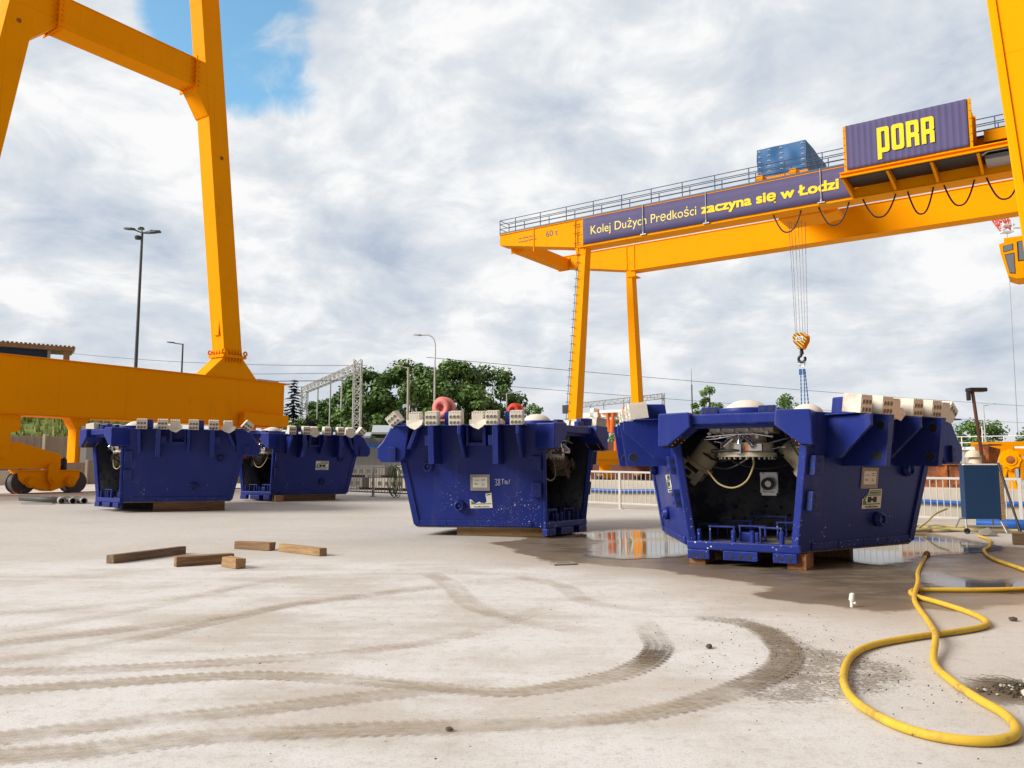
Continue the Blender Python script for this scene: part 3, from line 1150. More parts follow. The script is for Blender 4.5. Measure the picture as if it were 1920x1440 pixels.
        if not right:
            for cx, cz in ((lx0(15.2) + 0.52, 15.2), (rx0(17.6) + 0.45, 17.6)):
                m = MB()
                m.ring((cx, y0 + 0.05, cz), (cx, y0 + 0.035, cz), 0.085, 0.05, 16)
                m.cyl((cx, y0 + 0.05, cz), (cx, y0 + 0.042, cz), 0.05, seg=12)
                m.build('inspection_port', MAT['rust'], t)
            m = MB()
            m.box(lx0(7.5) - 0.05, lx0(7.5) + 0.0, 0.28, 0.62, 7.2, 7.9)
            m.build('hatch', Y, t, 0.01)
    # main girders far overhead
    for gx in (-3.2, 4.6):
        m = MB()
        m.box(gx, gx + 1.5, -33, 1.2, 23.0, 25.2)
        m.build('girder', Y, t)

    # rail bogies under the left sill
    def bogie(x0, parent, first):
        F = frame((x0, 0.10, 0.0), (1, 0, 0), (0, 0, 1))
        m = MB()
        m.prism([(-1.17, 1.19), (1.02, 1.19), (1.02, 0.95), (0.93, 0.78), (0.05, 0.46), (-0.12, 0.46), (-0.95, 0.72), (-1.12, 0.9)], -0.62, -0.02, F)
        m.box(x0 - 1.2, x0 + 1.05, 0.08, 0.76, 1.19, 1.23)
        m.box(x0 - 0.04, x0 - 0.01, 0.06, 0.12, 0.47, 0.85)
        b = m.build('bogie_frame', YD, parent, 0.008)
        for wx in (-0.93, 0.92):
            m = MB()
            m.cyl((x0 + wx, 0.24, 0.78), (x0 + wx, 0.60, 0.78), 0.385, seg=32)
            m.cyl((x0 + wx, 0.18, 0.78), (x0 + wx, 0.24, 0.78), 0.415, seg=32)
            m.cyl((x0 + wx, 0.60, 0.78), (x0 + wx, 0.66, 0.78), 0.415, seg=32)
            m.build('wheel', MAT['wheel_steel'], parent)
        for wx in (-0.72, 0.66):
            m = MB()
            m.cyl((x0 + wx, 0.12, 0.80), (x0 + wx, 0.02, 0.80), 0.21, seg=20)
            m.cyl((x0 + wx, 0.02, 0.80), (x0 + wx, -0.02, 0.80), 0.15, seg=20)
            for q in range(6):
                a = q * PI / 3
                m.cyl((x0 + wx + 0.17 * math.cos(a), 0.02, 0.80 + 0.17 * math.sin(a)), (x0 + wx + 0.17 * math.cos(a), -0.01, 0.80 + 0.17 * math.sin(a)), 0.02, seg=6)
            m.build('bearing_cap', YD, parent)
        m = MB()
        m.prism([(-0.18, 1.46), (0.20, 1.46), (0.20, 0.86), (0.08, 0.74), (-0.09, 0.74), (-0.18, 0.86)], 0.02, 0.12, F)
        m.cyl((x0, -0.02, 0.9), (x0, -0.09, 0.9), 0.07, seg=14)
        m.build('pivot_plate', YD, parent, 0.008)
        m = MB()
        mx = x0 + 0.56
        m.cyl((mx, 0.42, 1.23), (mx, 0.42, 1.34), 0.12, seg=16)
        m.cyl((mx, 0.42, 1.34), (mx, 0.42, 1.62), 0.115, seg=16)
        m.cyl((mx, 0.42, 1.62), (mx, 0.42, 1.70), 0.10, 0.06, seg=16)
        m.box(mx - 0.16, mx - 0.08, 0.30, 0.5, 1.38, 1.55)
        m.build('travel_motor', MAT['black_steel'], parent)

    for xc in (-1.95, 8.2):
        F = frame((xc, 0.2, 0), (1, 0, 0), (0, 0, 1))
        m = MB()
        m.prism([(-2.25, 1.27), (2.25, 1.27), (2.25, 1.80), (0.72, 2.22), (-0.72, 2.22), (-2.25, 1.80)], -0.5, 0.0, F)
        m.build('equalizer_beam', YD, t, 0.01)
        m = MB()
        m.prism([(-0.9, 3.18), (0.72, 3.18), (0.72, 2.62), (0.42, 2.55), (0.42, 1.82), (0.26, 1.66), (-0.26, 1.66), (-0.42, 1.82), (-0.42, 2.55), (-0.9, 2.62)], -0.62, 0.10, F)
        m.cyl((xc, 0.10, 1.95), (xc, 0.02, 1.95), 0.1, seg=16)
        m.build('saddle', YD, t, 0.01)
        for dx in (-1.9, 1.9):
            bogie(xc + dx, t, False)
    # hanging cabinet behind the sill
    m = MB()
    F = frame((0, 0.55, 0), (1, 0, 0), (0, 0, 1))
    m.prism([(0.55, 3.18), (1.35, 3.18), (0.98, 2.75), (0.98, 1.5), (0.82, 1.5), (0.82, 2.75)], -0.3, 0.3, F)
    m.build('cabinet_bracket', Y, t, 0.006)
    m = MB()
    m.box(1.0, 2.3, 0.3, 0.9, 1.62, 2.75)
    m.build('electrical_cabinet', [MAT['galv']], t, 0.01)
    m = MB()
    m.box(0.99, 1.22, 0.2, 0.29, 1.5, 2.9)
    m.build('cabinet_panel', MAT['white'], t, 0.006)
    return t


near_crane = build_near_crane()

for y in (0.38,):
    for dx, w in ((0.0, 0.05),):
        m = MB()
        a = loc2w(YA, 0, y)
        pts = []
        for x in range(-36, 120, 4):
            p = loc2w(YA, x, y)
            pts.append((p[0], p[1], gz(*p)))
        for p, q in zip(pts[:-1], pts[1:]):
            p, q = Vector(p), Vector(q)
            n = Vector((-(q - p).y, (q - p).x, 0)).normalized()
            hi = Vector((0, 0, 0.03))
            m.hexa([p - n * w, p + n * w, q + n * w, q - n * w, p - n * w * .7 + hi, p + n * w * .7 + hi, q + n * w * .7 + hi, q - n * w * .7 + hi])
        tag(m.build('crane_rail', MAT['black_steel']), kind='structure')

# ---- the second crane, further off
QB = (-0.92, 59.0)


def build_far_crane():
    Y, YD = MAT['yellow'], MAT['yellow_dark']
    t = thing('gantry_crane', 'yellow gantry crane with slogan banner on its girder and 60 t marking', 'crane', (*QB, 0), RZ)
    SL = 48.0

    def Fy(x):                                       # local frame: u = along the girder (s), v = up, w = along +X (away)
        return Matrix(((0, 0, 1, x), (-1, 0, 0, 0), (0, 1, 0, 0), (0, 0, 0, 1)))

    # girders
    for nm, x0, s0, e0, e1 in (('near', 0.0, 0.0, 3.0, 6.6), ('far', 8.0, 0.15, 3.0, 6.6)):
        m = MB()
        zt = 18.58
        prof = [(s0, zt), (SL, zt), (SL, 16.62), (6.75, 16.62), (s0, 17.82)]
        m.prism(prof, 0.02, 1.1, Fy(x0))
        m.prism([(s0, zt), (SL, zt), (SL, zt + 0.05), (s0, zt + 0.05)], -0.05, 1.17, Fy(x0))
        m.prism([(6.75, 16.58), (SL, 16.58), (SL, 16.62), (6.75, 16.62)], -0.04, 1.16, Fy(x0))
        m.build('girder', Y, t, 0.01)
        m = MB()
        for s in (3.0, 6.45, 7.1):
            m.prism([(s, 16.9 if s < 5 else 16.7), (s + 0.06, 16.9 if s < 5 else 16.7), (s + 0.06, zt), (s, zt)], -0.035, 0.02, Fy(x0))
        m.build('stiffener', YD, t)
    # end tie
    m = MB()
    m.box(1.1, 8.0, -1.25, -0.35, 17.45, 18.35)
    m.build('end_tie', YD, t, 0.01)
    m = MB()
    for x in (1.13, 7.92):
        m.box(x, x + 0.05, -1.35, -0.25, 17.38, 18.45)
    m.build('bolted_joint', YD, t)
    # legs, splayed along the rails
    for x_t, x_b, s_b, s_t in ((0.15, -0.85, 6.42, 7.0), (8.15, 9.1, 6.6, 6.57)):
        m = MB()
        p = []
        for z, x, s, hw, hd in ((2.4, x_b, s_b, 0.34, 0.95), (16.58, x_t, s_t, 0.26, 0.75)):
            p += [(x, -s - hw, z), (x + hd, -s - hw, z), (x + hd, -s + hw, z), (x, -s + hw, z)]
        m.hexa(p)
        m.build('leg', Y, t, 0.012)
        m = MB()
        p = []
        for z, xx in ((16.2, x_t - 0.02), (17.3, x_t - 0.16)):
            p += [(xx, -7.14, z), (xx + 0.18, -7.14, z), (xx + 0.18, -6.46, z), (xx, -6.46, z)]
        m.hexa(p)
        m.box(x_t - 0.06, x_t + 0.9, -7.16, -6.44, 16.12, 16.2)
        m.build('leg_head', Y, t, 0.01)
    # ladder on the front leg
    m = MB()
    p0, p1 = Vector((-0.93, -6.03, 2.6)), Vector((0.06, -6.70, 16.4))
    m.tube([p0, p1, (-0.14, -6.72, 18.5)], 0.018, 6)
    for i in range(24):
        q = p0.lerp(p1, (i + 0.5) / 24)
        m.cyl(q + Vector((-0.02, 0.12, 0)), q + Vector((-0.02, -0.2, 0)), 0.022, seg=6)
    for z in (16.9, 17.6, 18.2):
        m.cyl((-0.14, -6.45, z), (-0.14, -7.0, z), 0.022, seg=6)
    m.build('ladder', MAT['black_steel'], t)
    # sill beam and bogies
    m = MB()
    m.box(-3.6, 11.8, -6.9, -5.7, 1.9, 2.55)
    m.box(-3.0, 11.0, -6.8, -5.8, 1.55, 1.9)
    m.build('sill_beam', Y, t, 0.01)
    for x in (-2.5, 4.4, 10.4):
        m = MB()
        m.box(x - 0.35, x + 0.35, -6.6, -6.0, 0.75, 1.55)
        m.prism([(-0.9, 0.9), (0.9, 0.9), (0.7, 0.55), (-0.7, 0.55)], -6.55, -6.05, Matrix(((1, 0, 0, x), (0, 0, 1, 0), (0, 1, 0, 0), (0, 0, 0, 1))))
        m.build('bogie_frame', Y, t)
        for dx in (-0.6, 0.6):
            m = MB()
            m.cyl((x + dx, -6.5, 0.68), (x + dx, -6.1, 0.68), 0.3, seg=20)
            m.build('wheel', MAT['black_steel'], t)
    # hand rails on both sides of the walkway
    for x in (0.0, 1.05):
        m = MB()
        for z in (18.63 + 1.07, 18.63 + 0.78, 18.63 + 0.42):
            m.cyl((x, -0.03, z), (x, -SL, z), 0.026, seg=6)
        m.box(x - 0.006, x + 0.006, -SL, -0.03, 18.63, 18.76)
        m.build('handrail', MAT['handrail'], t)
        k = 0
        s = 0.03 if x == 0 else 0.12
        while s < SL:
            m = MB()
            m.cyl((x, -s, 18.6), (x, -s, 18.63 + 1.08), 0.03, seg=6)
            m.build('rail_post', MAT['handrail'], t)
            s += 2.18 if k else 1.4
            k += 1
    m = MB()
    for z in (19.70, 19.41, 19.05):
        m.cyl((0, -0.03, z), (1.05, -0.03, z), 0.024, seg=6)
    m.build('handrail', MAT['handrail'], t)
    m = MB()
    m.prism([(3.0, 18.64), (SL, 18.64), (SL, 18.80), (3.0, 18.72)], -0.07, -0.05, Fy(0))
    m.build('toe_board', MAT['handrail'], t)
    # marking "60 t" and two faint lines of small print
    def word(body, s, z, size, mat, off=0.0, width=None, nm='marking', shear=0.0, x=0.005):
        v, f = text_mesh(body, size, off, 0.003)
        if width:
            w = max(p.x for p in v) - min(p.x for p in v)
            k = width / w
            v = [Vector((p.x * k, p.y, p.z)) for p in v]
        mb = MB()
        # text faces -X: right of the reader is +s (local -Y), up is Z
        Mx = Matrix(((0, 0, -1, x), (-1, 0, 0, -s), (0, 1, 0, z), (0, 0, 0, 1)))
        mb.add(v, f, 0, False, Mx)
        return mb, mat
    mb, mt = word('60 t', 4.05, 17.80, 0.62, None, 0.0)
    mb.build('marking', MAT['letter_dark'], t)
    mb, mt = word('max udźwig żurawia', 1.72, 18.02, 0.17, None)
    mb.build('marking', MAT['letter_dark'], t)
    mb, mt = word('bramowego 60 000 kg', 1.72, 17.76, 0.17, None)
    mb.build('marking', MAT['letter_dark'], t)
    # festoon cables
    loops = [(20.19, 21.83), (22.84, 24.53), (25.28, 27.0), (27.6, 28.88), (29.4, 30.84), (31.4, 32.95), (33.5, 35.0)]
    sag = [1.18, 1.22, 1.18, 1.38, 1.25, 1.3, 1.3]
    for (a, b), d in zip(loops, sag):
        m = MB()
        pts = []
        for i in range(17):
            f = i / 16
            u = 2 * f - 1
            xx = (a + b) / 2 + (b - a) / 2 * (u * (0.86 + 0.14 * u * u))
            pts.append((0.35, -xx, 16.56 - d * (1 - abs(u) ** 2.6)))
        m.tube(pts, 0.045, 8)
        m.build('festoon_cable', MAT['black'], t)
    # side platform for the container
    m = MB()
    m.prism([(24.75, 16.98), (35.5, 16.98), (35.5, 17.26), (24.75, 17.26)], -2.72, -2.60, Fy(0))
    m.prism([(24.75, 16.98), (35.5, 16.98), (35.5, 17.05), (24.75, 17.05)], -2.86, -2.60, Fy(0))
    m.prism([(24.75, 17.2), (35.5, 17.2), (35.5, 17.26), (24.75, 17.26)], -2.86, -2.60, Fy(0))
    for s in (24.75, 27.0, 29.1, 31.2, 33.6):
        m.prism([(s, 16.95), (s + 0.13, 16.95), (s + 0.13, 17.2), (s, 17.2)], -2.6, 0.0, Fy(0))
        m.add([(-2.6, -s, 17.0), (-2.6, -s - 0.13, 17.0), (-0.02, -s - 0.13, 16.65), (-0.02, -s, 16.65), (-2.6, -s, 17.15), (-2.6, -s - 0.13, 17.15), (-0.02, -s - 0.13, 17.15), (-0.02, -s, 17.15)],
              [(3, 2, 1, 0), (4, 5, 6, 7), (0, 1, 5, 4), (1, 2, 6, 5), (2, 3, 7, 6), (3, 0, 4, 7)])
    m.build('platform', Y, t, 0.006)
    m = MB()
    m.prism([(24.8, 17.21), (35.4, 17.21), (35.4, 17.24), (24.8, 17.24)], -2.58, -0.03, Fy(0))
    m.build('platform_deck', MAT['black'], t)
    m = MB()
    m.box(-1.6, -0.2, -35.3, -31.5, 16.9, 17.15)
    m.tube([(-2.3, -31.4, 16.95), (-2.3, -31.7, 17.1), (-2.3, -35, 17.1)], 0.07, 8)
    m.build('cable_duct', MAT['galv'], t, 0.02)
    m = MB()
    m.prism([(31.5, 17.9), (33.2, 17.9), (33.2, 18.5), (31.5, 18.5)], -1.4, -0.2, Fy(0))
    m.prism([(33.4, 17.9), (35.2, 17.9), (35.2, 18.6), (33.4, 18.6)], -1.4, -0.2, Fy(0))
    m.build('switch_box', Y, t, 0.015)
    # vertical tie rods over the banner
    for s in (11.75, 16.1, 23.1):
        m = MB()
        m.cyl((-0.10, -s, 16.75), (-0.10, -s, 18.72), 0.028, seg=6)
        m.cyl((-0.10, -s, 16.72), (-0.10, -s, 16.86), 0.07, seg=8)
        m.box(-0.14, 0.0, -s - 0.2, -s + 0.2, 16.66, 16.72)
        m.build('tie_rod', MAT['galv'], t)
    # driver's cab
    cab = MB()
    cx0, cx1 = -0.5, 1.2
    prof = [(32.03, 13.0), (34.6, 13.0), (34.6, 10.82), (32.5, 10.82), (32.12, 11.0), (31.86, 12.2), (31.8, 12.72), (32.03, 12.76)]
    cab.prism(prof, cx0 + 0.02, cx1 - 0.02, Fy(0))
    c = cab.build('driver_cab', Y, t, 0.02)
    for pl in ([(31.98, 12.6), (32.42, 12.66), (32.42, 12.33), (31.98, 12.26)],
               [(32.02, 12.14), (32.45, 12.18), (32.45, 11.08), (32.2, 11.14)],
               [(32.58, 12.72), (33.6, 12.8), (33.6, 11.72), (32.58, 11.7)]):
        m = MB()
        m.prism(pl, cx0 - 0.005, cx0 + 0.02, Fy(0))
        w = m.build('window', MAT['black'], c, 0.01)
        m = MB()
        ccx = sum(p[0] for p in pl) / 4
        ccz = sum(p[1] for p in pl) / 4
        sh = [(ccx + (p[0] - ccx) * 0.86, ccz + (p[1] - ccz) * 0.92) for p in pl]
        m.prism(sh, cx0 - 0.012, cx0 - 0.005, Fy(0))
        m.build('pane', MAT['cabglass'], w)
    m = MB()
    m.box(0.1, 0.6, -34.4, -34.0, 13.0, 16.6)
    m.build('cab_hanger', Y, t)
    return t, Fy


def m_cabglass():
    m = NT('cab_window_glass', 0.06)
    z = m.sep(m.tc.outputs['Generated'])[2]
    m.color((0.92, 0.95, 0.97))
    m.b.inputs['Metallic'].default_value = 0.9
    return m.m


MAT['cabglass'] = m_cabglass()
far_crane, FyB = build_far_crane()

# slogan banner hung on the girder
bt = thing('banner', 'long purple banner with pale yellow Polish slogan along the crane girder', 'banner', (*QB, 0), RZ)
mb = MB()
ns, nz = 90, 4
V, F = [], []
for i in range(ns + 1):
    s = 7.15 + (24.85 - 7.15) * i / ns
    for j in range(nz + 1):
        z = 16.74 + (18.56 - 16.74) * j / nz
        wv = 0.008 * math.sin(s * 2.3 + z) + 0.006 * math.sin(s * 5.1 + 2 * z)
        V.append((-0.045 + wv, -s, z))
for i in range(ns):
    for j in range(nz):
        b = i * (nz + 1) + j
        F.append((b, b + nz + 1, b + nz + 2, b + 1))
mb.add(V, F, 0, True)
o = mb.build('cloth', MAT['purple'], bt)
sm = o.modifiers.new('thickness', 'SOLIDIFY')
sm.thickness = 0.012
sm.offset = 0


def girder_text(body, s0, s1, z, size, off, mat, parent, x=-0.066):
    v0, f0 = text_mesh(body, size, 0.0, 0.002)
    v, f = [], []
    for k, (dx, dy) in enumerate(((0, 0), (1, 0), (-1, 0), (0, 1), (0, -1), (1, 1), (-1, -1), (1, -1), (-1, 1)) if off else ((0, 0),)):
        b = len(v)
        v += [p + Vector((dx * off, dy * off, 0.0012 * k)) for p in v0]
        f += [[b + i for i in g] for g in f0]
    x0 = min(p.x for p in v)
    w = max(p.x for p in v) - x0
    k = (s1 - s0) / w
    Mx = Matrix(((0, 0, -1, x), (-1, 0, 0, -s0), (0, 1, 0, z), (0, 0, 0, 1)))
    fs = sorted(f, key=lambda g: min(v[i].x for i in g))
    words, right = [], -1e9
    for g in fs:
        if min(v[i].x for i in g) > right + size * 0.14:
            words.append([])
        words[-1].append(g)
        right = max(right, max(v[i].x for i in g))
    for g in words:
        b = MB()
        use = sorted({i for q in g for i in q})
        ix = {i: n for n, i in enumerate(use)}
        b.add([Vector(((v[i].x - x0) * k, v[i].y, v[i].z)) for i in use], [[ix[i] for i in q] for q in g], 0, False, Mx)
        b.build('lettering', mat, parent)


girder_text('Kolej Dużych Prędkości', 7.78, 15.45, 17.36, 0.86, 0.0, MAT['letter'], bt)
girder_text('zaczyna się w Łodzi', 15.78, 24.1, 17.36, 0.86, 0.026, MAT['letter_bold'], bt)

# container on the platform
ct = thing('shipping_container', 'yellow framed container on the side platform of the far crane, fronted by a purple banner', 'container', (*QB, 0), RZ)
m = MB()
s0, s1, z0, z1 = 24.98, 31.1, 17.29, 19.86
m.prism([(s0 + 0.1, z0 + 0.1), (s1 - 0.1, z0 + 0.1), (s1 - 0.1, z1 - 0.05), (s0 + 0.1, z1 - 0.05)], -2.62, -0.2, FyB(0))
m.build('body', MAT['yellow_dark'], ct)
m = MB()
for s in (s0, s1 - 0.16):
    for x in (-2.72, -0.3):
        m.prism([(s, z0), (s + 0.16, z0), (s + 0.16, z1), (s, z1)], x, x + 0.16, FyB(0))
for x in (-2.71, -0.29):
    for z in (z0 + 0.002, z1 - 0.122):
        m.prism([(s0 + 0.16, z), (s1 - 0.16, z), (s1 - 0.16, z + 0.12), (s0 + 0.16, z + 0.12)], x, x + 0.12, FyB(0))
m.build('corner_frame', MAT['yellow'], ct, 0.01)
for s in (s0 + 0.04, s1 - 0.06):
    for k in range(6):
        m = MB()
        z = z0 + 0.3 + k * 0.4
        m.prism([(s - 0.03, z), (s + 0.06, z), (s + 0.06, z + 0.025), (s - 0.03, z + 0.025)], -2.735, -2.72, FyB(0))
        m.build('lashing', MAT['black'], ct)

pt_ = thing('banner', 'purple banner with big yellow blocky letters on the container front', 'banner', (*QB, 0), RZ)
mb = MB()
V, F = [], []
ns, nz = 150, 14
for i in range(ns + 1):
    s = s0 + 0.15 + (s1 - s0 - 0.32) * i / ns
    for j in range(nz + 1):
        z = z0 + 0.07 + (z1 - z0 - 0.09) * j / nz
        wv = 0.02 * abs(math.sin(s * 10.5)) + 0.01 * math.sin(s * 3.1 + z * 2) + 0.012 * math.sin(z * 5 + s * 2.2) * max(0, 1 - (z - z0) / 1.2)
        V.append((-2.78 + wv, -s, z))
for i in range(ns):
    for j in range(nz):
        b = i * (nz + 1) + j
        F.append((b, b + nz + 1, b + nz + 2, b + 1))
mb.add(V, F, 0, True)
o = mb.build('cloth', MAT['purple'], pt_)
sm = o.modifiers.new('thickness', 'SOLIDIFY')
sm.thickness = 0.012
sm.offset = 0


def arcp(cx, cy, r, a0, a1, n=5):
    return [(cx + r * math.cos(math.radians(a0 + (a1 - a0) * i / n)), cy + r * math.sin(math.radians(a0 + (a1 - a0) * i / n))) for i in range(n + 1)]


def rrect(x0, y0, x1, y1, r, corners='1111'):
    """rounded rectangle; corners: bl, br, tr, tl"""
    out = []
    for flag, cx, cy, a in zip(corners, (x0 + r, x1 - r, x1 - r, x0 + r), (y0 + r, y0 + r, y1 - r, y1 - r), (180, 270, 0, 90)):
        if flag == '1':
            out += arcp(cx, cy, r, a, a + 90)
        else:
            out.append({180: (x0, y0), 270: (x1, y0), 0: (x1, y1), 90: (x0, y1)}[a])
    return out


def blocky(ch):
    """condensed letters, 0.6 wide, 1.0 tall"""
    w, h, st = 0.62, 1.2, 0.22
    if ch == 'P':
        return [[(0, -0.30), (st, -0.30), (st, 0.0)] + [(w - 0.13, 0.0)] + arcp(w - 0.13, 0.13, 0.13, 270, 360)[1:] + arcp(w - 0.13, h - 0.13, 0.13, 0, 90) + [(0, h)],
                rrect(st, 0.22, w - st, h - 0.2, 0.04)]
    if ch == 'O':
        return [rrect(0, 0, w, h, 0.14), rrect(st, 0.2, w - st, h - 0.2, 0.05)]
    if ch == 'R':
        return [[(0, 0), (st, 0), (st, 0.42), (w - st, 0.42), (w - st, 0), (w, 0), (w, 0.5), (w - 0.06, 0.56), (w, 0.63)] + arcp(w - 0.13, h - 0.13, 0.13, 0, 90) + [(0, h)],
                rrect(st, 0.64, w - st, h - 0.2, 0.04)]


V, F = [], []
for i, ch in enumerate('PORR'):
    v, f = outline_mesh(blocky(ch), 0.003)
    b = len(V)
    V += [p + Vector((i * 0.735, 0, 0)) for p in v]
    F += [[b + q for q in g] for g in f]
mb = MB()
k = 2.72 / (3 * 0.735 + 0.62)
mb.add([Vector((p.x * k, p.y * 1.16, p.z)) for p in V], F, 0, False, Matrix(((0, 0, -1, -2.825), (-1, 0, 0, -26.70), (0, 1, 0, 17.93), (0, 0, 0, 1))))
mb.build('lettering', MAT['letter_bold'], pt_)

# trolley with its blue tarpaulin, on top of the girders
tr = thing('crane_trolley', 'hoist trolley under blue laced tarpaulin on top of the far crane girders', 'trolley', (*QB, 0), RZ)
m = MB()
V, F = [], []
mb = MB()
a0, a1, x0, x1, zb, zt = 18.95, 21.95, 1.5, 6.6, 19.42, 21.32
pan = MB()
for (pa, pb) in (((x0, a0), (x0, a1)), ((x0, a1), (x1, a1)), ((x1, a1), (x1, a0)), ((x1, a0), (x0, a0))):
    n = 26
    V, F = [], []
    for i in range(n + 1):
        f = i / n
        for j in range(9):
            g = j / 8
            p = Vector((pa[0], -pa[1], 0)).lerp(Vector((pb[0], -pb[1], 0)), f)
            nrm = Vector((pb[0] - pa[0], -(pb[1] - pa[1]), 0)).normalized().cross(Vector((0, 0, 1)))
            wv = 0.04 * math.sin(f * 17 + g * 5) * math.sin(g * PI) + 0.03 * math.sin(f * 8 - g * 7) * math.sin(f * PI)
            V.append((p.x + nrm.x * wv, p.y + nrm.y * wv, zb + (zt - zb) * g))
    for i in range(n):
        for j in range(8):
            b = i * 9 + j
            F.append((b, b + 9, b + 10, b + 1))
    pan.add(V, F, 0, True)
pan.box(x0 + 0.03, x1 - 0.03, -a1 + 0.03, -a0 - 0.03, zt - 0.05, zt - 0.01)
pan.build('tarpaulin', MAT['tarp'], tr)
for s in (a0 + 0.15, a0 + 0.75, a0 + 1.5, a1 - 0.2):
    for k in range(5):
        m = MB()
        z = zb + 0.35 + k * 0.34
        m.tube([(x0 - 0.06, -s + 0.09, z), (x0 - 0.075, -s, z + 0.05), (x0 - 0.06, -s - 0.09, z - 0.02)], 0.014, 5)
        m.build('lacing', MAT['paper'], tr)
m = MB()
m.box(x0 - 0.1, x1 + 0.5, -a1 - 0.1, -a0 + 0.05, 19.22, 19.42)
m.box(0.2, 8.9, -a1 + 0.3, -a1 + 0.7, 18.72, 19.2)
m.box(0.2, 8.9, -a0 - 0.7, -a0 - 0.3, 18.72, 19.2)
m.build('frame', MAT['yellow'], tr, 0.01)
m = MB()
m.box(2.4, 4.8, -22.6, -19.9, 16.85, 17.25)
m.prism([(22.2, 17.2), (23.3, 17.2), (23.3, 16.9), (22.2, 16.8)], 2.8, 4.6, FyB(0))
m.build('lower_frame', MAT['yellow_dark'], tr, 0.01)
HX, HS, HZ = 3.5, 20.72, 9.32
for dx, ds, dt in ((-0.30, -0.27, -0.42), (-0.1, -0.22, -0.32), (0.30, -0.12, -0.22), (-0.3, 0.17, 0.16), (0.05, 0.24, 0.28), (0.3, 0.33, 0.44)):
    m = MB()
    m.cyl((HX + dx, -HS - dt, 17.0), (HX + dx * 0.8, -HS - ds, HZ + 0.15), 0.019, seg=6)
    m.build('rope', MAT['steel'], tr)

hk = thing('crane_hook', 'yellow and black striped hook block marked 60t hanging on ropes', 'hook', (*loc2w(QB, HX, -HS), HZ), RZ)


def m_stripe():
    m = NT('hazard_stripes', 0.5)
    s = m.sep()
    w = m.math('FRACT', m.math('MULTIPLY', m.math('SUBTRACT', m.math('MULTIPLY', s[1], -1.0), m.math('MULTIPLY', s[2], -1.0)), 4.2))
    m.color(m.mix(m.step(w, 0.56, 0.60), (0.72, 0.36, 0.01), (0.02, 0.018, 0.015)))
    return m.m


octo = [(-0.42, 0.18), (-0.28, 0.36), (0.28, 0.36), (0.44, 0.18), (0.42, -0.12), (0.14, -0.62), (-0.12, -0.62), (-0.40, -0.12)]
FH = Matrix(((0, 0, 1, 0), (-1, 0, 0, 0), (0, 1, 0, 0), (0, 0, 0, 1)))
m = MB()
m.prism(octo, -0.42, -0.32, FH)
m.build('cheek_plate', m_stripe(), hk, 0.01)
m = MB()
m.prism(octo, 0.32, 0.42, FH)
m.build('cheek_plate', MAT['yellow'], hk, 0.01)
m = MB()
for x in (-0.26, -0.08, 0.1, 0.26):
    m.cyl((x - 0.05, 0, 0.02), (x + 0.05, 0, 0.02), 0.34, seg=20)
m.box(-0.32, 0.32, -0.14, 0.14, -0.62, -0.3)
m.build('sheave', MAT['yellow_dark'], hk)
m = MB()
m.prism([(-0.22, 0.12), (0.22, 0.12), (0.22, -0.14), (-0.22, -0.14)], -0.432, -0.421, FH)
m.build('number_plate', MAT['paper'], hk)
v, f = text_mesh('60t', 0.27, 0.006, 0.002, 'CENTER')
mb = MB()
mb.add(v, f, 0, False, Matrix(((0, 0, -1, -0.435), (-1, 0, 0, 0), (0, 1, 0, -0.10), (0, 0, 0, 1))))
mb.build('lettering', MAT['letter_dark'], hk)
m = MB()
m.cyl((0, 0, -0.6), (0, 0, -0.95), 0.10, 0.13, seg=14)
pts = [(0, 0, -0.9)]
for i in range(13):
    a = math.radians(75 - i * 24)
    pts.append((0, 0.20 * math.cos(a), -1.24 + 0.20 * math.sin(a)))
m.tube(spline(pts, 3), 0.085, 10)
m.build('hook', MAT['black_steel'], hk)

sl = thing('chain_sling', 'blue chain sling hanging from the crane hook behind the speckled block', 'chain', (*loc2w(QB, HX, -HS), HZ - 1.45), RZ)
m = MB()
m.ring((-0.03, 0, -0.12), (0.03, 0, -0.12), 0.2, 0.13, 18)
m.box(-0.24, 0.24, -0.24, 0.24, -0.02, 0.02)
m.build('ring', MAT['chrome'], sl)
m = MB()
for q in (-0.1, 0.12):
    m.box(-0.07, 0.07, q - 0.08, q + 0.08, -0.78, -0.42)
m.build('shortening_claw', MAT['tarp'], sl, 0.02)
for dy, dy2 in ((0.10, 0.16), (-0.1, -0.06), (-0.16, -0.42)):
    m = MB()
    a, b = Vector((0, dy, -0.6)), Vector((0.0, dy2, -4.6))
    n = 34
    for i in range(n):
        p, q = a.lerp(b, i / n), a.lerp(b, (i + 1.15) / n)
        if i % 2:
            m.box(p.x - 0.035, p.x + 0.035, min(p.y, q.y) - 0.012, max(p.y, q.y) + 0.012, q.z, p.z)
        else:
            m.box(p.x - 0.012, p.x + 0.012, min(p.y, q.y) - 0.035, max(p.y, q.y) + 0.035, q.z, p.z)
    m.build('chain', MAT['tarp'], sl)

# ------------------------------------------------------------------ cutter wheel segments
SA, SAL, SLEN, SZ0, SK, SM = 0.725, math.radians(26.8), 2.52, 0.233, 0.135, 0.204
ZT = 2.12                                       # top plate
APEX = Vector((-SA / math.tan(SAL), 0, 0))


def seg_dir(side):
    return Vector((math.cos(SAL), side * math.sin(SAL), 0)), Vector((-math.sin(SAL), side * math.cos(SAL), 0))


def PP(side, s, z, off=0.0):
    d, n = seg_dir(side)
    p = Vector((0, side * SA, 0)) + d * s + n * (SK * (z - SZ0) + off)
    p.z = z
    return p


def rim_s(z):
    return SLEN + SM * (z - SZ0)


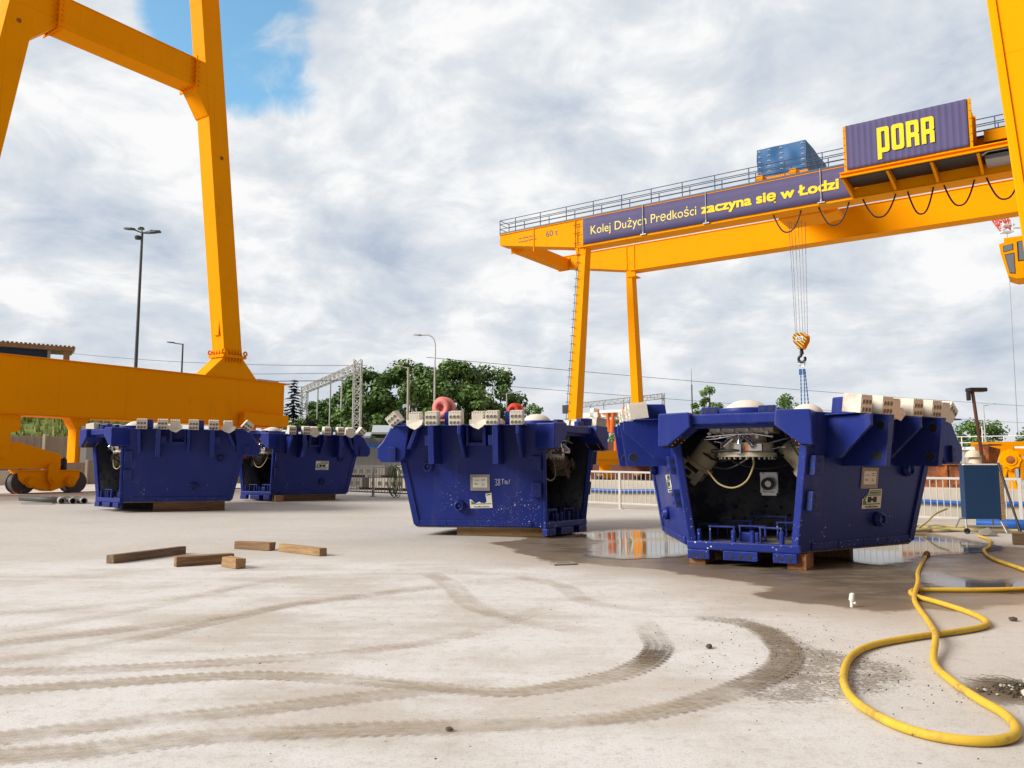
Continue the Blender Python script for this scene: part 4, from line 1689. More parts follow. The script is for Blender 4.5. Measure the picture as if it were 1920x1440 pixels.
def rim_pt(ang, z, dr=0.0):
    """ang -1..1 across the rim"""
    p = PP(1, rim_s(z), z)
    r = math.hypot(p.x - APEX.x, p.y)
    a = math.atan2(p.y, p.x - APEX.x) * ang
    return Vector((APEX.x + (r + dr) * math.cos(a), (r + dr) * math.sin(a), z))


def pframe(side, s, z, off=0.0):
    """frame on a side panel as read from outside: x right, y up, z outward"""
    d, n = seg_dir(side)
    up = (n * SK + Vector((0, 0, 1))).normalized()
    return frame(PP(side, s, z, off), d * (-side), up)


def on_panel(mb, side, s0, s1, z0, z1, o0, o1, mi=0):
    """a block standing on a side panel"""
    c = [PP(side, s0, z0, o0), PP(side, s1, z0, o0), PP(side, s1, z0, o1), PP(side, s0, z0, o1),
         PP(side, s0, z1, o0), PP(side, s1, z1, o0), PP(side, s1, z1, o1), PP(side, s0, z1, o1)]
    if side > 0:
        return mb.hexa(c, mi)
    return mb.hexa([c[1], c[0], c[3], c[2], c[5], c[4], c[7], c[6]], mi)


def holes_on(mb, side, s, zs, off, r, mi=1):
    d, n = seg_dir(side)
    for z in zs:
        p = PP(side, s, z, off)
        mb.cyl(p, p + n * 0.004, r, seg=12, mi=mi)


def tool_cover_mb(w, h, dpt, six=True):
    """foam cap: front face towards +z with six round sockets, ribbed crown; x right, y up"""
    m = MB()
    m.prism([(-w / 2, -h / 2), (w / 2, -h / 2), (w / 2, h / 2 - 0.03), (-w / 2, h / 2 - 0.03)], -dpt, 0)
    for i in range(5):
        x = -w / 2 + (i + 0.1) * w / 5
        m.prism([(x, h / 2 - 0.03), (x + w / 7, h / 2 - 0.03), (x + w / 7, h / 2), (x, h / 2)], -dpt * 0.98, -0.002)
    if six:
        for i in range(3):
            for j in range(2):
                x = (i - 1) * w * 0.295
                y = (j - 0.5) * h * 0.42 - 0.025
                m.ring((x, y, -0.001), (x, y, 0.008), w * 0.152, w * 0.132, 14, 0)
                m.cyl((x, y, 0.0), (x, y, 0.0025), w * 0.134, seg=14, mi=1, smooth=False)
    return m


def sticker_mb(torn):
    """maker's sticker: white ground, green corner band, dark emblem, a line of print"""
    w, h = 0.44, 0.28
    m = MB()
    if torn == 'most':
        m.prism([(-w / 2, -h / 2), (w / 2, -h / 2), (w / 2 - 0.01, h / 2), (w / 2 - 0.13, h / 2 - 0.02), (w / 2 - 0.12, h / 2 - 0.09), (w / 2 - 0.11, -0.02),
                 (w / 2 - 0.14, -0.05), (0.0, -0.045), (-0.03, -0.02), (-0.12, -0.055), (-w / 2 + 0.04, 0.015), (-w / 2, 0.03)], 0, 0.002, None, 0)
        m.prism([(-w / 2 + 0.025, -0.07), (w / 2 - 0.02, -0.07), (w / 2 - 0.02, -0.055), (-w / 2 + 0.10, -0.055), (-w / 2 + 0.025, 0.005)], 0.002, 0.004, None, 1)
        m.prism([(w / 2 - 0.12, 0.09), (w / 2 - 0.025, 0.1), (w / 2 - 0.025, 0.122), (w / 2 - 0.05, 0.122), (w / 2 - 0.12, 0.105)], 0.002, 0.004, None, 1)
    else:
        if torn == 'corner':
            m.prism([(-w / 2, -h / 2), (w / 2, -h / 2), (w / 2, h / 2), (-0.07, h / 2), (-0.09, 0.075), (-0.15, 0.05), (-w / 2 + 0.02, 0.0), (-w / 2, 0.0)], 0, 0.002, None, 0)
        else:
            m.prism([(-w / 2, -h / 2), (w / 2, -h / 2), (w / 2, h / 2), (-w / 2, h / 2)], 0, 0.002, None, 0)
        a = -0.17 if torn != 'corner' else -0.15
        m.prism([(-w / 2 + 0.02, -0.085), (w / 2 - 0.02, -0.085), (w / 2 - 0.02, -0.068), (-0.12, -0.068), (-0.155, -0.01), (-0.12, 0.045), (w / 2 - 0.02, 0.045),
                 (w / 2 - 0.02, 0.062), (-0.14, 0.062), (a - 0.02, 0.02), (-w / 2 + 0.02, -0.02)], 0.002, 0.004, None, 1)
        m.prism([(-0.06, 0.105), (w / 2 - 0.02, 0.105), (w / 2 - 0.02, 0.122), (-0.06, 0.122)], 0.002, 0.004, None, 1)
        # dark H lying inside a pointed frame
        m.prism([(-0.10, -0.052), (-0.02, -0.052), (-0.02, -0.03), (0.03, -0.03), (0.03, -0.052), (0.11, -0.052), (0.11, 0.03), (0.03, 0.03), (0.03, 0.008),
                 (-0.02, 0.008), (-0.02, 0.03), (-0.10, 0.03)], 0.002, 0.0045, None, 2)
        v, f = text_mesh('HERRENKNECHT', 0.036, 0.0006, 0.0008, 'CENTER')
        m.add(v, f, 2, False, Matrix.Translation((0.07, 0.072, 0.0035)))
    v, f = text_mesh('Tunnelling Systems', 0.040, 0.0006, 0.0008, 'CENTER')
    m.add(v, f, 2, False, Matrix.Translation((0.0, -0.125, 0.0035)))
    return m


def notice_mb():
    """paper in a grey plastic pocket"""
    w, h = 0.38, 0.30
    m = MB()
    m.prism([(-w / 2, -h / 2), (w / 2, -h / 2), (w / 2, h / 2), (-w / 2, h / 2)], 0, 0.012, None, 0)
    m.prism([(-w / 2 + 0.05, -h / 2 + 0.06), (w / 2 - 0.05, -h / 2 + 0.06), (w / 2 - 0.05, h / 2 - 0.05), (-w / 2 + 0.05, h / 2 - 0.05)], 0.012, 0.014, None, 1)
    for x, y, ww in ((-0.11, 0.04, 0.09), (0.03, 0.06, 0.08), (0.03, 0.035, 0.07), (-0.11, -0.02, 0.06), (-0.11, -0.035, 0.07), (0.04, -0.02, 0.03), (0.04, -0.04, 0.05), (0.03, -0.062, 0.02), (0.07, -0.062, 0.02)):
        m.prism([(x, y), (x + ww, y), (x + ww, y + 0.007), (x, y + 0.007)], 0.014, 0.015, None, 2)
    return m


def build_segment(label):
    B = MAT['blue']
    t = thing('cutter_wheel_segment', label, 'machine segment', group='blue cutter wheel segments on timbers')
    # --- shell
    for side in (1, -1):
        m = MB()
        zt = ZT
        c = [PP(side, 0, SZ0, -0.07), PP(side, rim_s(SZ0), SZ0, -0.07), PP(side, rim_s(SZ0), SZ0), PP(side, 0, SZ0),
             PP(side, 0, zt, -0.07), PP(side, rim_s(zt), zt, -0.07), PP(side, rim_s(zt), zt), PP(side, 0, zt)]
        m.hexa(c if side > 0 else [c[1], c[0], c[3], c[2], c[5], c[4], c[7], c[6]])
        o = m.build('side_panel', [B, MAT['inner']], t, 0.012)
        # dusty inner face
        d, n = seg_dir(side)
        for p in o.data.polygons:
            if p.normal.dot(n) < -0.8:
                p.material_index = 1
        # strip along the foot and along the rim edge
        m = MB()
        k = 4
        for i in range(k):
            a, b = 0.22 + i * (SLEN - 0.3) / k, 0.22 + (i + 1) * (SLEN - 0.3) / k - 0.012
            on_panel(m, side, a, b, SZ0 + 0.02, SZ0 + 0.12, 0.0, 0.022)
        m.build('foot_strip', B, t, 0.006)
        m = MB()
        za, zb = SZ0 + 0.03, 1.42
        c = [PP(side, rim_s(za) - 0.10, za, 0), PP(side, rim_s(za) + 0.02, za, 0), PP(side, rim_s(za) + 0.02, za, 0.03), PP(side, rim_s(za) - 0.10, za, 0.03),
             PP(side, rim_s(zb) - 0.10, zb, 0), PP(side, rim_s(zb) + 0.02, zb, 0), PP(side, rim_s(zb) + 0.02, zb, 0.03), PP(side, rim_s(zb) - 0.10, zb, 0.03)]
        m.hexa(c)
        m.build('edge_strip', B, t, 0.006)
        # opening jamb
        m = MB()
        c = [PP(side, -0.07, SZ0, -0.10), PP(side, 0.0, SZ0, -0.10), PP(side, 0.0, SZ0, 0.015), PP(side, -0.07, SZ0, 0.015),
             PP(side, -0.07, 1.95, -0.10), PP(side, 0.0, 1.95, -0.10), PP(side, 0.0, 1.95, 0.015), PP(side, -0.07, 1.95, 0.015)]
        m.hexa(c)
        m.build('jamb', B, t, 0.02)
        # bolted lugs beside the opening
        for z in (0.92, 1.40):
            m = MB()
            on_panel(m, side, 0.02, 0.20, z - 0.13, z + 0.13, 0.0, 0.10)
            holes_on(m, side, 0.11, (z - 0.06, z + 0.06), 0.10, 0.028)
            d, n = seg_dir(side)
            for zz in (z - 0.06, z + 0.06):
                p = PP(side, 0.02, zz, 0.05)
                m.cyl(p, p - d * 0.004, 0.028, seg=12, mi=1)
            m.build('lug', [B, MAT['black']], t, 0.008)
        # round ports
        for s, z in ((1.62, 0.62), (2.22, 1.34)):
            d, n = seg_dir(side)
            m = MB()
            p = PP(side, s, z, 0)
            m.ring(p, p + n * 0.07, 0.105, 0.085, 24)
            m.ring(p, p + n * 0.10, 0.085, 0.062, 24)
            m.cyl(p, p + n * 0.05, 0.064, seg=20, mi=1)
            m.cyl(p, p + n * 0.075, 0.03, seg=12)
            m.build('port', [B, MAT['black']], t)
        # long ribs with two eyes each, triangular gussets before them
        for s in (0.78, 2.0):
            m = MB()
            on_panel(m, side, s - 0.05, s + 0.05, 1.39, 2.07, 0.0, 0.62)
            d, n = seg_dir(side)
            for z in (1.52, 1.93):
                for sgn in (-1, 1):
                    p = PP(side, s + sgn * 0.05, z, 0.50)
                    m.ring(p - d * sgn * 0.002, p + d * sgn * 0.004, 0.075, 0.062, 18)
                    m.cyl(p, p + d * sgn * 0.003, 0.062, seg=18, mi=1)
            m.build('rib', [B, MAT['black']], t, 0.012)
            m = MB()
            on_panel(m, side, s + 0.05, s + 0.17, 1.72, 1.90, 0.30, 0.42)
            holes_on(m, side, s + 0.11, (1.76, 1.86), 0.42, 0.025)
            m.build('lug', [B, MAT['black']], t, 0.006)
        for s in (0.36, 1.46):
            m = MB()
            d, n = seg_dir(side)
            fr = frame(PP(side, s, 0, 0), n, Vector((0, 0, 1)))
            k0, k1 = SK * (1.6 - SZ0), SK * (ZT - SZ0)
            m.prism([(-0.04, 1.50), (0.22, 1.50), (0.66, 1.92), (0.66, 2.065), (0.04, 2.065)], -0.03, 0.03, Matrix.Translation(n * (SK * (1.9 - SZ0))) @ fr)
            m.build('gusset', B, t, 0.01)
        # pocket between the ribs
        m = MB()
        on_panel(m, side, 1.02, 1.08, 1.72, 2.08, 0.0, 0.3)
        on_panel(m, side, 1.08, 1.36, 1.72, 1.78, 0.0, 0.24)
        on_panel(m, side, 1.36, 1.40, 1.72, 2.08, 0.0, 0.3)
        m.build('pocket', B, t, 0.008)
        # slanting rib near the rim
        m = MB()
        c = []
        for z, s in ((1.66, 2.52), (2.08, 2.34)):
            c += [PP(side, s - 0.04, z, 0), PP(side, s + 0.04, z, 0), PP(side, s + 0.04, z, 0.34), PP(side, s - 0.04, z, 0.34)]
        m.hexa(c)
        m.build('rib', B, t, 0.01)
        # shelf that carries the tools
        m = MB()
        on_panel(m, side, 0.25, rim_s(ZT) - 0.1, 2.072, 2.092, -0.35, 0.44)
        m.build('tool_shelf', B, t, 0.01)
        # upright plates by the tools
        for s in (0.62, 1.78):
            m = MB()
            on_panel(m, side, s - 0.16, s + 0.02, 2.093, 2.33, -0.05, 0.34)
            m.build('tool_holder', B, t, 0.02)
        # foam-capped tools
        for s, kind in ((0.40, 6), (0.86, 6), (1.14, 0), (1.56, 6), (2.02, 6), (2.36, 0)):
            d, n = seg_dir(side)
            M = pframe(side, s, 2.20 if kind else 2.21, 0.50 if kind else 0.44)
            if kind:
                mb = tool_cover_mb(0.235, 0.245, 0.26)
            else:
                mb = tool_cover_mb(0.22, 0.22, 0.26, False)
                mb.prism([(-0.11, -0.11), (0.11, -0.11), (0.09, -0.17), (0.0, -0.2), (-0.09, -0.17)], -0.2, -0.01)
                mb.add([(-0.15, -0.12, 0.02), (0.16, -0.11, 0.05), (0.03, -0.2, 0.07), (-0.07, -0.17, 0.04), (0.17, -0.02, 0.0), (-0.16, -0.03, 0.0)], [(0, 3, 2, 1), (0, 1, 4, 5)], 0)
            mb.v = [M @ p for p in mb.v]
            if kind == 0 and s > 2:
                pass
            mb.build('tool_cover', [MAT['foam'], MAT['hole']], t, 0.012)
        # gauge block at the rim corner, with a tilted cap on it
        d, n = seg_dir(side)
        m = MB()
        s1 = rim_s(1.42) - 0.05
        fr = frame(PP(side, 0, 1.42, 0.05), d, Vector((0, 0, 1)))
        m.prism([(s1, 0.0), (s1 + 0.36, 0.0), (s1 + 0.44, 0.08), (s1 + 0.45, 0.27), (s1 + 0.34, 0.38), (s1 + 0.17, 0.66), (s1 + 0.02, 0.72), (s1 - 0.2, 0.72), (s1 - 0.12, 0.1)], -0.30, 0.28, fr)
        m.build('gauge_block', B, t, 0.025)
        m = MB()
        m.prism([(s1 + 0.05, 0.02), (s1 + 0.19, 0.02), (s1 + 0.19, 0.28), (s1 + 0.05, 0.28)], -0.36, 0.34, fr)
        for zz in (0.08, 0.21):
            for w in (-0.361, 0.341):
                p = fr @ Vector((s1 + 0.12, zz, w))
                q = fr @ Vector((s1 + 0.12, zz, w + (0.003 if w > 0 else -0.003)))
                m.cyl(p, q, 0.03, seg=12, mi=1)
        m.build('lug', [B, MAT['black']], t, 0.008)
        mb = tool_cover_mb(0.235, 0.235, 0.25)
        rot = pframe(side, s1 + 0.12, 2.20, 0.28) @ Matrix.Rotation(side * math.radians(38), 4, 'Z')
        mb.v = [rot @ p for p in mb.v]
        mb.build('tool_cover', [MAT['foam'], MAT['hole']], t, 0.012)
    # rim wall
    m = MB()
    n = 12
    V, F = [], []
    for z, dr in ((SZ0, 0), (ZT, 0), (ZT, -0.07), (SZ0, -0.07)):
        for i in range(n + 1):
            V.append(rim_pt(-1 + 2 * i / n, z, dr))
    for k in range(4):
        for i in range(n):
            a, b = k * (n + 1) + i, ((k + 1) % 4) * (n + 1) + i
            F.append((a, a + 1, b + 1, b))
    m.add(V, F)
    o = m.build('rim_wall', [B, MAT['inner']], t)
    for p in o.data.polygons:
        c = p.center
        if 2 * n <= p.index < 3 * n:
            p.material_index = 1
    # mid rim gauge wing
    for ang in (-0.45, 0.45):
        a = rim_pt(ang, ZT)
        d = Vector((a.x - APEX.x, a.y, 0)).normalized()
        fr = frame((APEX.x, 0, 0), d, Vector((0, 0, 1)))
        r = math.hypot(a.x - APEX.x, a.y)
        m = MB()
        m.prism([(r - 0.3, 1.7), (r - 0.02, 1.72), (r + 0.12, 1.88), (r + 0.42, 1.95), (r + 0.45, 2.08), (r - 0.3, 2.115)], -0.22, 0.22, fr)
        m.build('gauge_wing', B, t, 0.02)

    # floor and top plates
    def sector(z, dr=0.0, inset=0.0):
        p = [PP(-1, 0.0, z, -inset), ] + [rim_pt(-1 + 2 * i / n, z, dr) for i in range(n + 1)] + [PP(1, 0.0, z, -inset)]
        return [(q.x, q.y) for q in p]
    m = MB()
    m.prism(sector(SZ0, -0.03, 0.03), SZ0 - 0.02, SZ0 + 0.09)
    m.build('floor_plate', MAT['floor'], t, 0.01)
    m = MB()
    m.box(-0.07, 0.0, -SA - 0.02, SA + 0.02, SZ0 - 0.02, SZ0 + 0.10)
    m.build('sill', B, t, 0.02)
    m = MB()
    m.prism(sector(ZT, -0.08, 0.09), ZT - 0.16, ZT - 0.012)
    m.build('top_plate', B, t)
    # head beam over the opening with its two corner plates
    m = MB()
    fx = Matrix(((0, 0, 1, 0), (1, 0, 0, 0), (0, 1, 0, 0), (0, 0, 0, 1)))      # x->Y, y->Z, z->X
    m.prism([(-0.62, 1.97), (0.62, 1.97), (0.62, 2.04), (0.62, 2.11), (-0.62, 2.11), (-0.62, 2.04)], -0.34, 0.02, fx)
    m.prism([(-0.62, 1.92), (0.62, 1.92), (0.62, 2.02), (-0.62, 2.02)], -0.22, 0.02, fx)
    m.build('head_beam', B, t, 0.02)
    for sd in (-1, 1):
        m = MB()
        m.prism([(sd * 0.56, 2.14), (sd * 0.99, 2.13), (sd * 1.0, 1.66), (sd * 0.86, 1.67), (sd * 0.54, 1.93)], -0.44, 0.0, fx)
        m.build('corner_block', B, t, 0.02)
        m = MB()
        m.prism([(sd * 0.60, 1.90), (sd * 0.86, 1.655), (sd * 0.97, 1.645), (sd * 0.97, 1.655), (sd * 0.86, 1.668), (sd * 0.60, 1.915)], -0.40, -0.03, fx)
        for q in range(6):
            y = sd * (0.63 + q * 0.04)
            z = 1.895 - q * 0.04
            m.cyl((-0.35, y, z), (-0.35, y, z - 0.02), 0.016, seg=6, mi=1)
            m.cyl((-0.08, y, z), (-0.08, y, z - 0.02), 0.016, seg=6, mi=1)
        m.build('wear_plate', [MAT['black_steel'], MAT['yellow']], t)
    # ring seat, domes and eyes on top
    m = MB()
    m.ring((0.55, 0, ZT - 0.01), (0.55, 0, ZT + 0.10), 0.48, 0.36, 36)
    m.build('cutter_seat', B, t, 0.012)
    for x, y, r, h in ((0.62, 0.05, 0.30, 0.19), (0.75, -0.75, 0.22, 0.17), (1.45, 0.35, 0.24, 0.2)):
        m = MB()
        m.dome((x, y, ZT + 0.06 if x < 0.7 else ZT), r, h)
        m.build('foam_dome', MAT['foam'], t)
    for y in (-0.40, 0.36):
        m = MB()
        m.box(-0.16, -0.06, y - 0.11, y + 0.11, 2.10, 2.22)
        for q in (-0.05, 0.05):
            m.cyl((-0.163, y + q, 2.17), (-0.16, y + q, 2.17), 0.03, seg=12, mi=1)
        m.build('lug', [B, MAT['black']], t, 0.008)
    # lugs under the sill
    for y, k in ((-0.55, 2), (0.02, 3), (0.58, 2)):
        w = 0.075 * k
        m = MB()
        m.box(-0.09, 0.03, y - w, y + w, 0.085, SZ0 - 0.02)
        for i in range(k):
            q = y + (i - (k - 1) / 2) * 0.12
            m.cyl((-0.094, q, 0.14), (-0.09, q, 0.14), 0.03, seg=12, mi=1)
        m.build('lug', [B, MAT['black']], t, 0.01)
    # brackets and stubs on the floor
    zf = SZ0 + 0.09
    for (x, y, w, h, a) in ((0.10, 0.30, 0.34, 0.20, 0.1), (0.35, -0.05, 0.36, 0.2, 0.0), (0.14, -0.34, 0.3, 0.2, -0.1), (0.75, -0.5, 0.42, 0.24, 0.1), (0.8, 0.25, 0.34, 0.24, 0.2),
                            (0.55, 0.62, 0.28, 0.2, 0.3), (1.15, -0.1, 0.5, 0.3, 0.0), (0.5, -0.75, 0.3, 0.22, -0.2)):
        M = Matrix.Translation((x, y, zf)) @ Matrix.Rotation(a, 4, 'Z')
        m = MB()
        m.box(-0.025, 0.025, -w / 2, -w / 2 + 0.022, 0, h, 0, M)
        m.box(-0.025, 0.025, w / 2 - 0.022, w / 2, 0, h, 0, M)
        m.box(-0.03, 0.03, -w / 2 - 0.005, w / 2 + 0.005, h, h + 0.022, 0, M)
        m.build('bracket', MAT['blue'], t, 0.004)
    for (x, y) in ((0.03, 0.60), (0.0, 0.12), (-0.01, -0.13), (0.02, -0.5), (0.02, -0.66)):
        m = MB()
        m.cyl((x, y, zf), (x, y, zf + 0.16), 0.034, seg=14)
        m.cyl((x, y, zf + 0.16), (x, y, zf + 0.175), 0.034, 0.022, seg=14)
        m.build('stub', MAT['blue'], t)
    m = MB()
    m.box(0.2, 0.4, -0.16, 0.1, zf, zf + 0.13)
    m.build('block', MAT['blue'], t, 0.015)
    # hanging cutter drive under the top plate
    bx, by = 0.45, 0.02
    dr = MB()
    dr.box(bx - 0.32, bx + 0.2, by - 0.43, by + 0.43, 1.86, 1.97)
    dr.cyl((bx, by, 1.72), (bx, by, 1.87), 0.27, seg=28)
    dr.cyl((bx, by, 1.58), (bx, by, 1.72), 0.36, seg=32)
    dr.cyl((bx, by, 1.52), (bx, by, 1.58), 0.40, seg=32)
    for i in range(28):
        a = i / 28 * 2 * PI
        dr.cyl((bx + 0.37 * math.cos(a), by + 0.37 * math.sin(a), 1.52), (bx + 0.37 * math.cos(a), by + 0.37 * math.sin(a), 1.485), 0.017, seg=6, mi=1)
    for q in (-0.30, -0.2, -0.12, 0.15, 0.24, 0.32):
        dr.cyl((bx - 0.325, by + q, 1.92), (bx - 0.318, by + q, 1.92), 0.028, seg=10, mi=1)
    dr.build('cutter_drive', [MAT['beige'], MAT['steel']], t, 0.006)
    m = MB()
    for k, (a, b, r) in enumerate((((bx - 0.36, by + 0.12, 1.78), (bx - 0.44, by + 0.22, 1.66), 0.042), ((bx - 0.36, by - 0.1, 1.78), (bx - 0.44, by - 0.2, 1.66), 0.042),
                                   ((bx - 0.36, by, 1.84), (bx - 0.42, by + 0.01, 1.6), 0.036))):
        m.cyl(a, b, r, r * 0.9, seg=12)
    m.tube([(bx - 0.4, by + 0.45, 1.81), (bx - 0.42, by + 0.3, 1.82), (bx - 0.4, by + 0.1, 1.84), (bx - 0.41, by - 0.2, 1.84), (bx - 0.4, by - 0.42, 1.80)], 0.013, 6)
    m.tube([(bx - 0.35, by + 0.5, 1.77), (bx - 0.42, by + 0.3, 1.78), (bx - 0.4, by + 0.05, 1.83)], 0.012, 6)
    m.tube([(bx, by - 0.42, 1.66), (bx, by - 0.8, 1.66)], 0.014, 6)
    m.build('hydraulic_fittings', MAT['chrome'], t)
    m = MB()
    m.tube(spline([(bx - 0.41, by + 0.32, 1.60), (bx - 0.45, by + 0.1, 1.61), (bx - 0.42, by - 0.05, 1.60)], 5), 0.022, 8)
    m.build('drive_hose', MAT['black'], t)
    # side drives
    for sd in (1, -1):
        M = Matrix.Translation((0.62, sd * 0.74, 1.44)) @ Matrix.Rotation(sd * math.radians(38), 4, 'X')
        m = MB()
        m.cyl(M @ Vector((0, 0, 0.0)), M @ Vector((0, 0, 0.36)), 0.19, seg=22)
        m.cyl(M @ Vector((0, 0, -0.06)), M @ Vector((0, 0, 0.0)), 0.23, seg=22)
        m.box(-0.24, 0.14, -0.16, 0.16, -0.24, -0.12, 0, M)
        m.box(-0.25, -0.21, -0.20, -0.11, -0.28, -0.04, 0, M)
        m.box(-0.25, -0.21, 0.11, 0.20, -0.28, -0.04, 0, M)
        m.box(-0.255, -0.24, -0.05, 0.05, -0.21, -0.14, 1, M)
        m.build('side_drive', [MAT['beige_dirty'], MAT['black']], t, 0.008)
    m = MB()
    m.tube(spline([(0.24, 0.52, 1.33), (0.2, 0.36, 1.14), (0.2, 0.16, 1.08), (0.22, -0.02, 1.18), (0.3, -0.1, 1.40), (0.34, -0.08, 1.52)], 8), 0.013, 8)
    m.build('drive_cable', MAT['hose_tan'], t)
    m = MB()
    m.tube(spline([(0.2, -0.5, 1.95), (0.2, -0.62, 1.7), (0.2, -0.78, 1.42)], 6), 0.011, 6)
    m.build('drive_cable', MAT['black'], t)
    rh = random.Random(17)
    for k in range(11):
        a = Vector((bx + rh.uniform(-0.35, 0.0), by + rh.uniform(-0.45, 0.45), rh.uniform(1.58, 1.9)))
        sd = 1 if k % 2 else -1
        b = Vector((rh.uniform(0.35, 0.75), sd * rh.uniform(0.5, 0.8), rh.uniform(1.45, 1.9)))
        mid = (a + b) / 2 - Vector((0.03, 0, rh.uniform(0.05, 0.28)))
        m = MB()
        m.tube(spline([a, mid, b], 7), rh.uniform(0.008, 0.016), 7)
        m.build('hydraulic_hose', MAT['black'] if k % 3 else MAT['steel'], t)
    for k in range(14):
        m = MB()
        y = by - 0.42 + 0.84 * k / 13
        m.cyl((bx - 0.33, y, 1.80 + 0.05 * (k % 3)), (bx - 0.37, y, 1.80 + 0.05 * (k % 3)), 0.018 + 0.008 * (k % 2), seg=8)
        m.build('gland', MAT['steel'], t)
    m = MB()
    m.box(bx - 0.42, bx - 0.35, by - 0.30, by - 0.12, 1.60, 1.70)
    m.build('gauge_housing', MAT['steel'], t, 0.004)
    m = MB()
    m.box(bx - 0.45, bx - 0.36, by - 0.03, by + 0.05, 1.56, 1.70)
    m.build('valve_block', MAT['steel'], t, 0.004)
    m = MB()
    m.box(bx - 0.405, bx - 0.36, by - 0.28, by - 0.08, 1.61, 1.68)
    m.build('sight_plate', MAT['orange'], t)
    # valve plate on the back wall
    vp = rim_pt(-0.06, 1.1, -0.09)
    m = MB()
    x = 1.2
    m.box(x - 0.02, x + 0.02, -0.24, 0.02, 0.98, 1.30)
    m.box(x - 0.05, x + 0.6, -0.22, 0.0, 0.94, 1.0)
    m.cyl((x - 0.02, -0.11, 1.12), (x - 0.10, -0.11, 1.12), 0.10, seg=20)
    m.ring((x - 0.10, -0.11, 1.12), (x - 0.13, -0.11, 1.12), 0.095, 0.05, 20, 1)
    for yy, zz in ((-0.21, 1.01), (-0.01, 1.01), (-0.21, 1.27), (-0.01, 1.27)):
        m.cyl((x - 0.02, yy, zz), (x - 0.05, yy, zz), 0.025, seg=8)
    m.box(x, 2.2, -0.17, -0.05, 1.05, 1.2)
    m.build('valve', [MAT['steel'], MAT['black']], t, 0.006)
    return t


def m_floor():
    m = NT('dusty_blue_floor', 0.7)
    n = m.noise(2.5, 6, 0.65)
    m.color(m.mix(m.step(n, 0.35, 0.6), (0.03, 0.035, 0.12), (0.20, 0.18, 0.15)))
    return m.m


MAT['floor'] = m_floor()

seg_R = build_segment('largest blue steel segment by the puddle with its dark open end towards the camera')
SEG = [(seg_R, 3.066, 10.901, 60.3, 0.0, 1.0, 0.955)]
seg_M = dup(seg_R)
seg_M['label'] = 'white spattered blue steel segment with 38 TON chalked on its side'
seg_A = dup(seg_R)
seg_A['label'] = 'leftmost blue steel segment under the yellow crane beam, no sticker on its side'
seg_B = dup(seg_R)
seg_B['label'] = 'farthest blue steel segment, a whole green sticker on its side, behind the leftmost one'
SEG += [(seg_M, 1.006, 15.733, 143.35, -0.05, 0.975, 1.015), (seg_A, -10.442, 21.2, 47.9, 0.02, 1.04, 0.99), (seg_B, -8.134, 26.03, 57.6, -0.036, 0.967, 1.02)]
for o, x, y, a, dz, s, sz in SEG:
    o.location = (x, y, gz(x, y) + dz)
    o.rotation_euler = (0, 0, math.radians(a))
    o.scale = (s, s, sz)

# spatter only on the middle and front blocks
for o in (seg_M, seg_R):
    for ch in o.children:
        if ch.name.split('.')[0] in ('side_panel', 'foot_strip', 'edge_strip', 'jamb', 'sill', 'lug', 'bracket', 'stub'):
            if o is seg_R and ch.name.split('.')[0] == 'side_panel':
                continue
            for sl_ in ch.material_slots:
                if sl_.material == MAT['blue']:
                    sl_.link = 'OBJECT'
                    sl_.material = MAT['blue_splat']


def put(mb, name, mats, seg, side, s, z, off=0.003, rot=0.0):
    M = pframe(side, s, z, off) @ Matrix.Rotation(rot, 4, 'Z')
    mb.v = [M @ p for p in mb.v]
    return mb.build(name, mats, seg)


STK = [MAT['paper'], MAT['greenprint'], MAT['ink']]
NOT = [MAT['card'], MAT['paper'], MAT['ink']]
put(sticker_mb('most'), 'sticker', STK, seg_M, 1, 1.20, 0.72, 0.004, 0.03)
put(notice_mb(), 'notice', NOT, seg_M, 1, 1.21, 1.05, 0.004)
put(sticker_mb('corner'), 'sticker', STK, seg_R, -1, 1.46, 0.92, 0.004, 0.0)
put(notice_mb(), 'notice', NOT, seg_R, -1, 1.36, 1.22, 0.004)
put(sticker_mb('no'), 'sticker', STK, seg_R, 1, 1.0, 1.12, 0.004, 0.05)
put(sticker_mb('no'), 'sticker', STK, seg_B, -1, 1.6, 1.14, 0.004, 0.0)

# chalked weight
strokes = ['0,.9 .25,1 .4,.85 .2,.55 .42,.3 .25,0 .0,.12', '.95,.8 .8,1 .62,.8 .95,.3 .78,0 .6,.2 .95,.8',
           '1.2,.95 1.75,1.0', '1.48,.97 1.42,.2', '1.95,.3 1.85,.6 2.05,.75 2.2,.5 2.1,.25 1.95,.3', '2.35,.2 2.42,.85 2.68,.2 2.75,.95']
mb = MB()
for st in strokes:
    pts = [tuple(float(q) for q in p.split(',')) for p in st.split()]
    mb.tube([(x * 0.105, y * 0.115, 0.0) for x, y in ([tuple(p)[:2] for p in spline([(a, b, 0) for a, b in pts], 4)] if len(pts) > 4 else pts)], 0.0065, 5)
put(mb, 'chalk_writing', MAT['chalk'], seg_M, 1, 0.92, 1.0, 0.003)
strokes = ['0,0 .1,.5 .2,0', '.3,0 .3,.5 .5,.4 .3,.25 .5,0']
for q, (s, z) in enumerate(((0.45, 1.62),)):
    pass

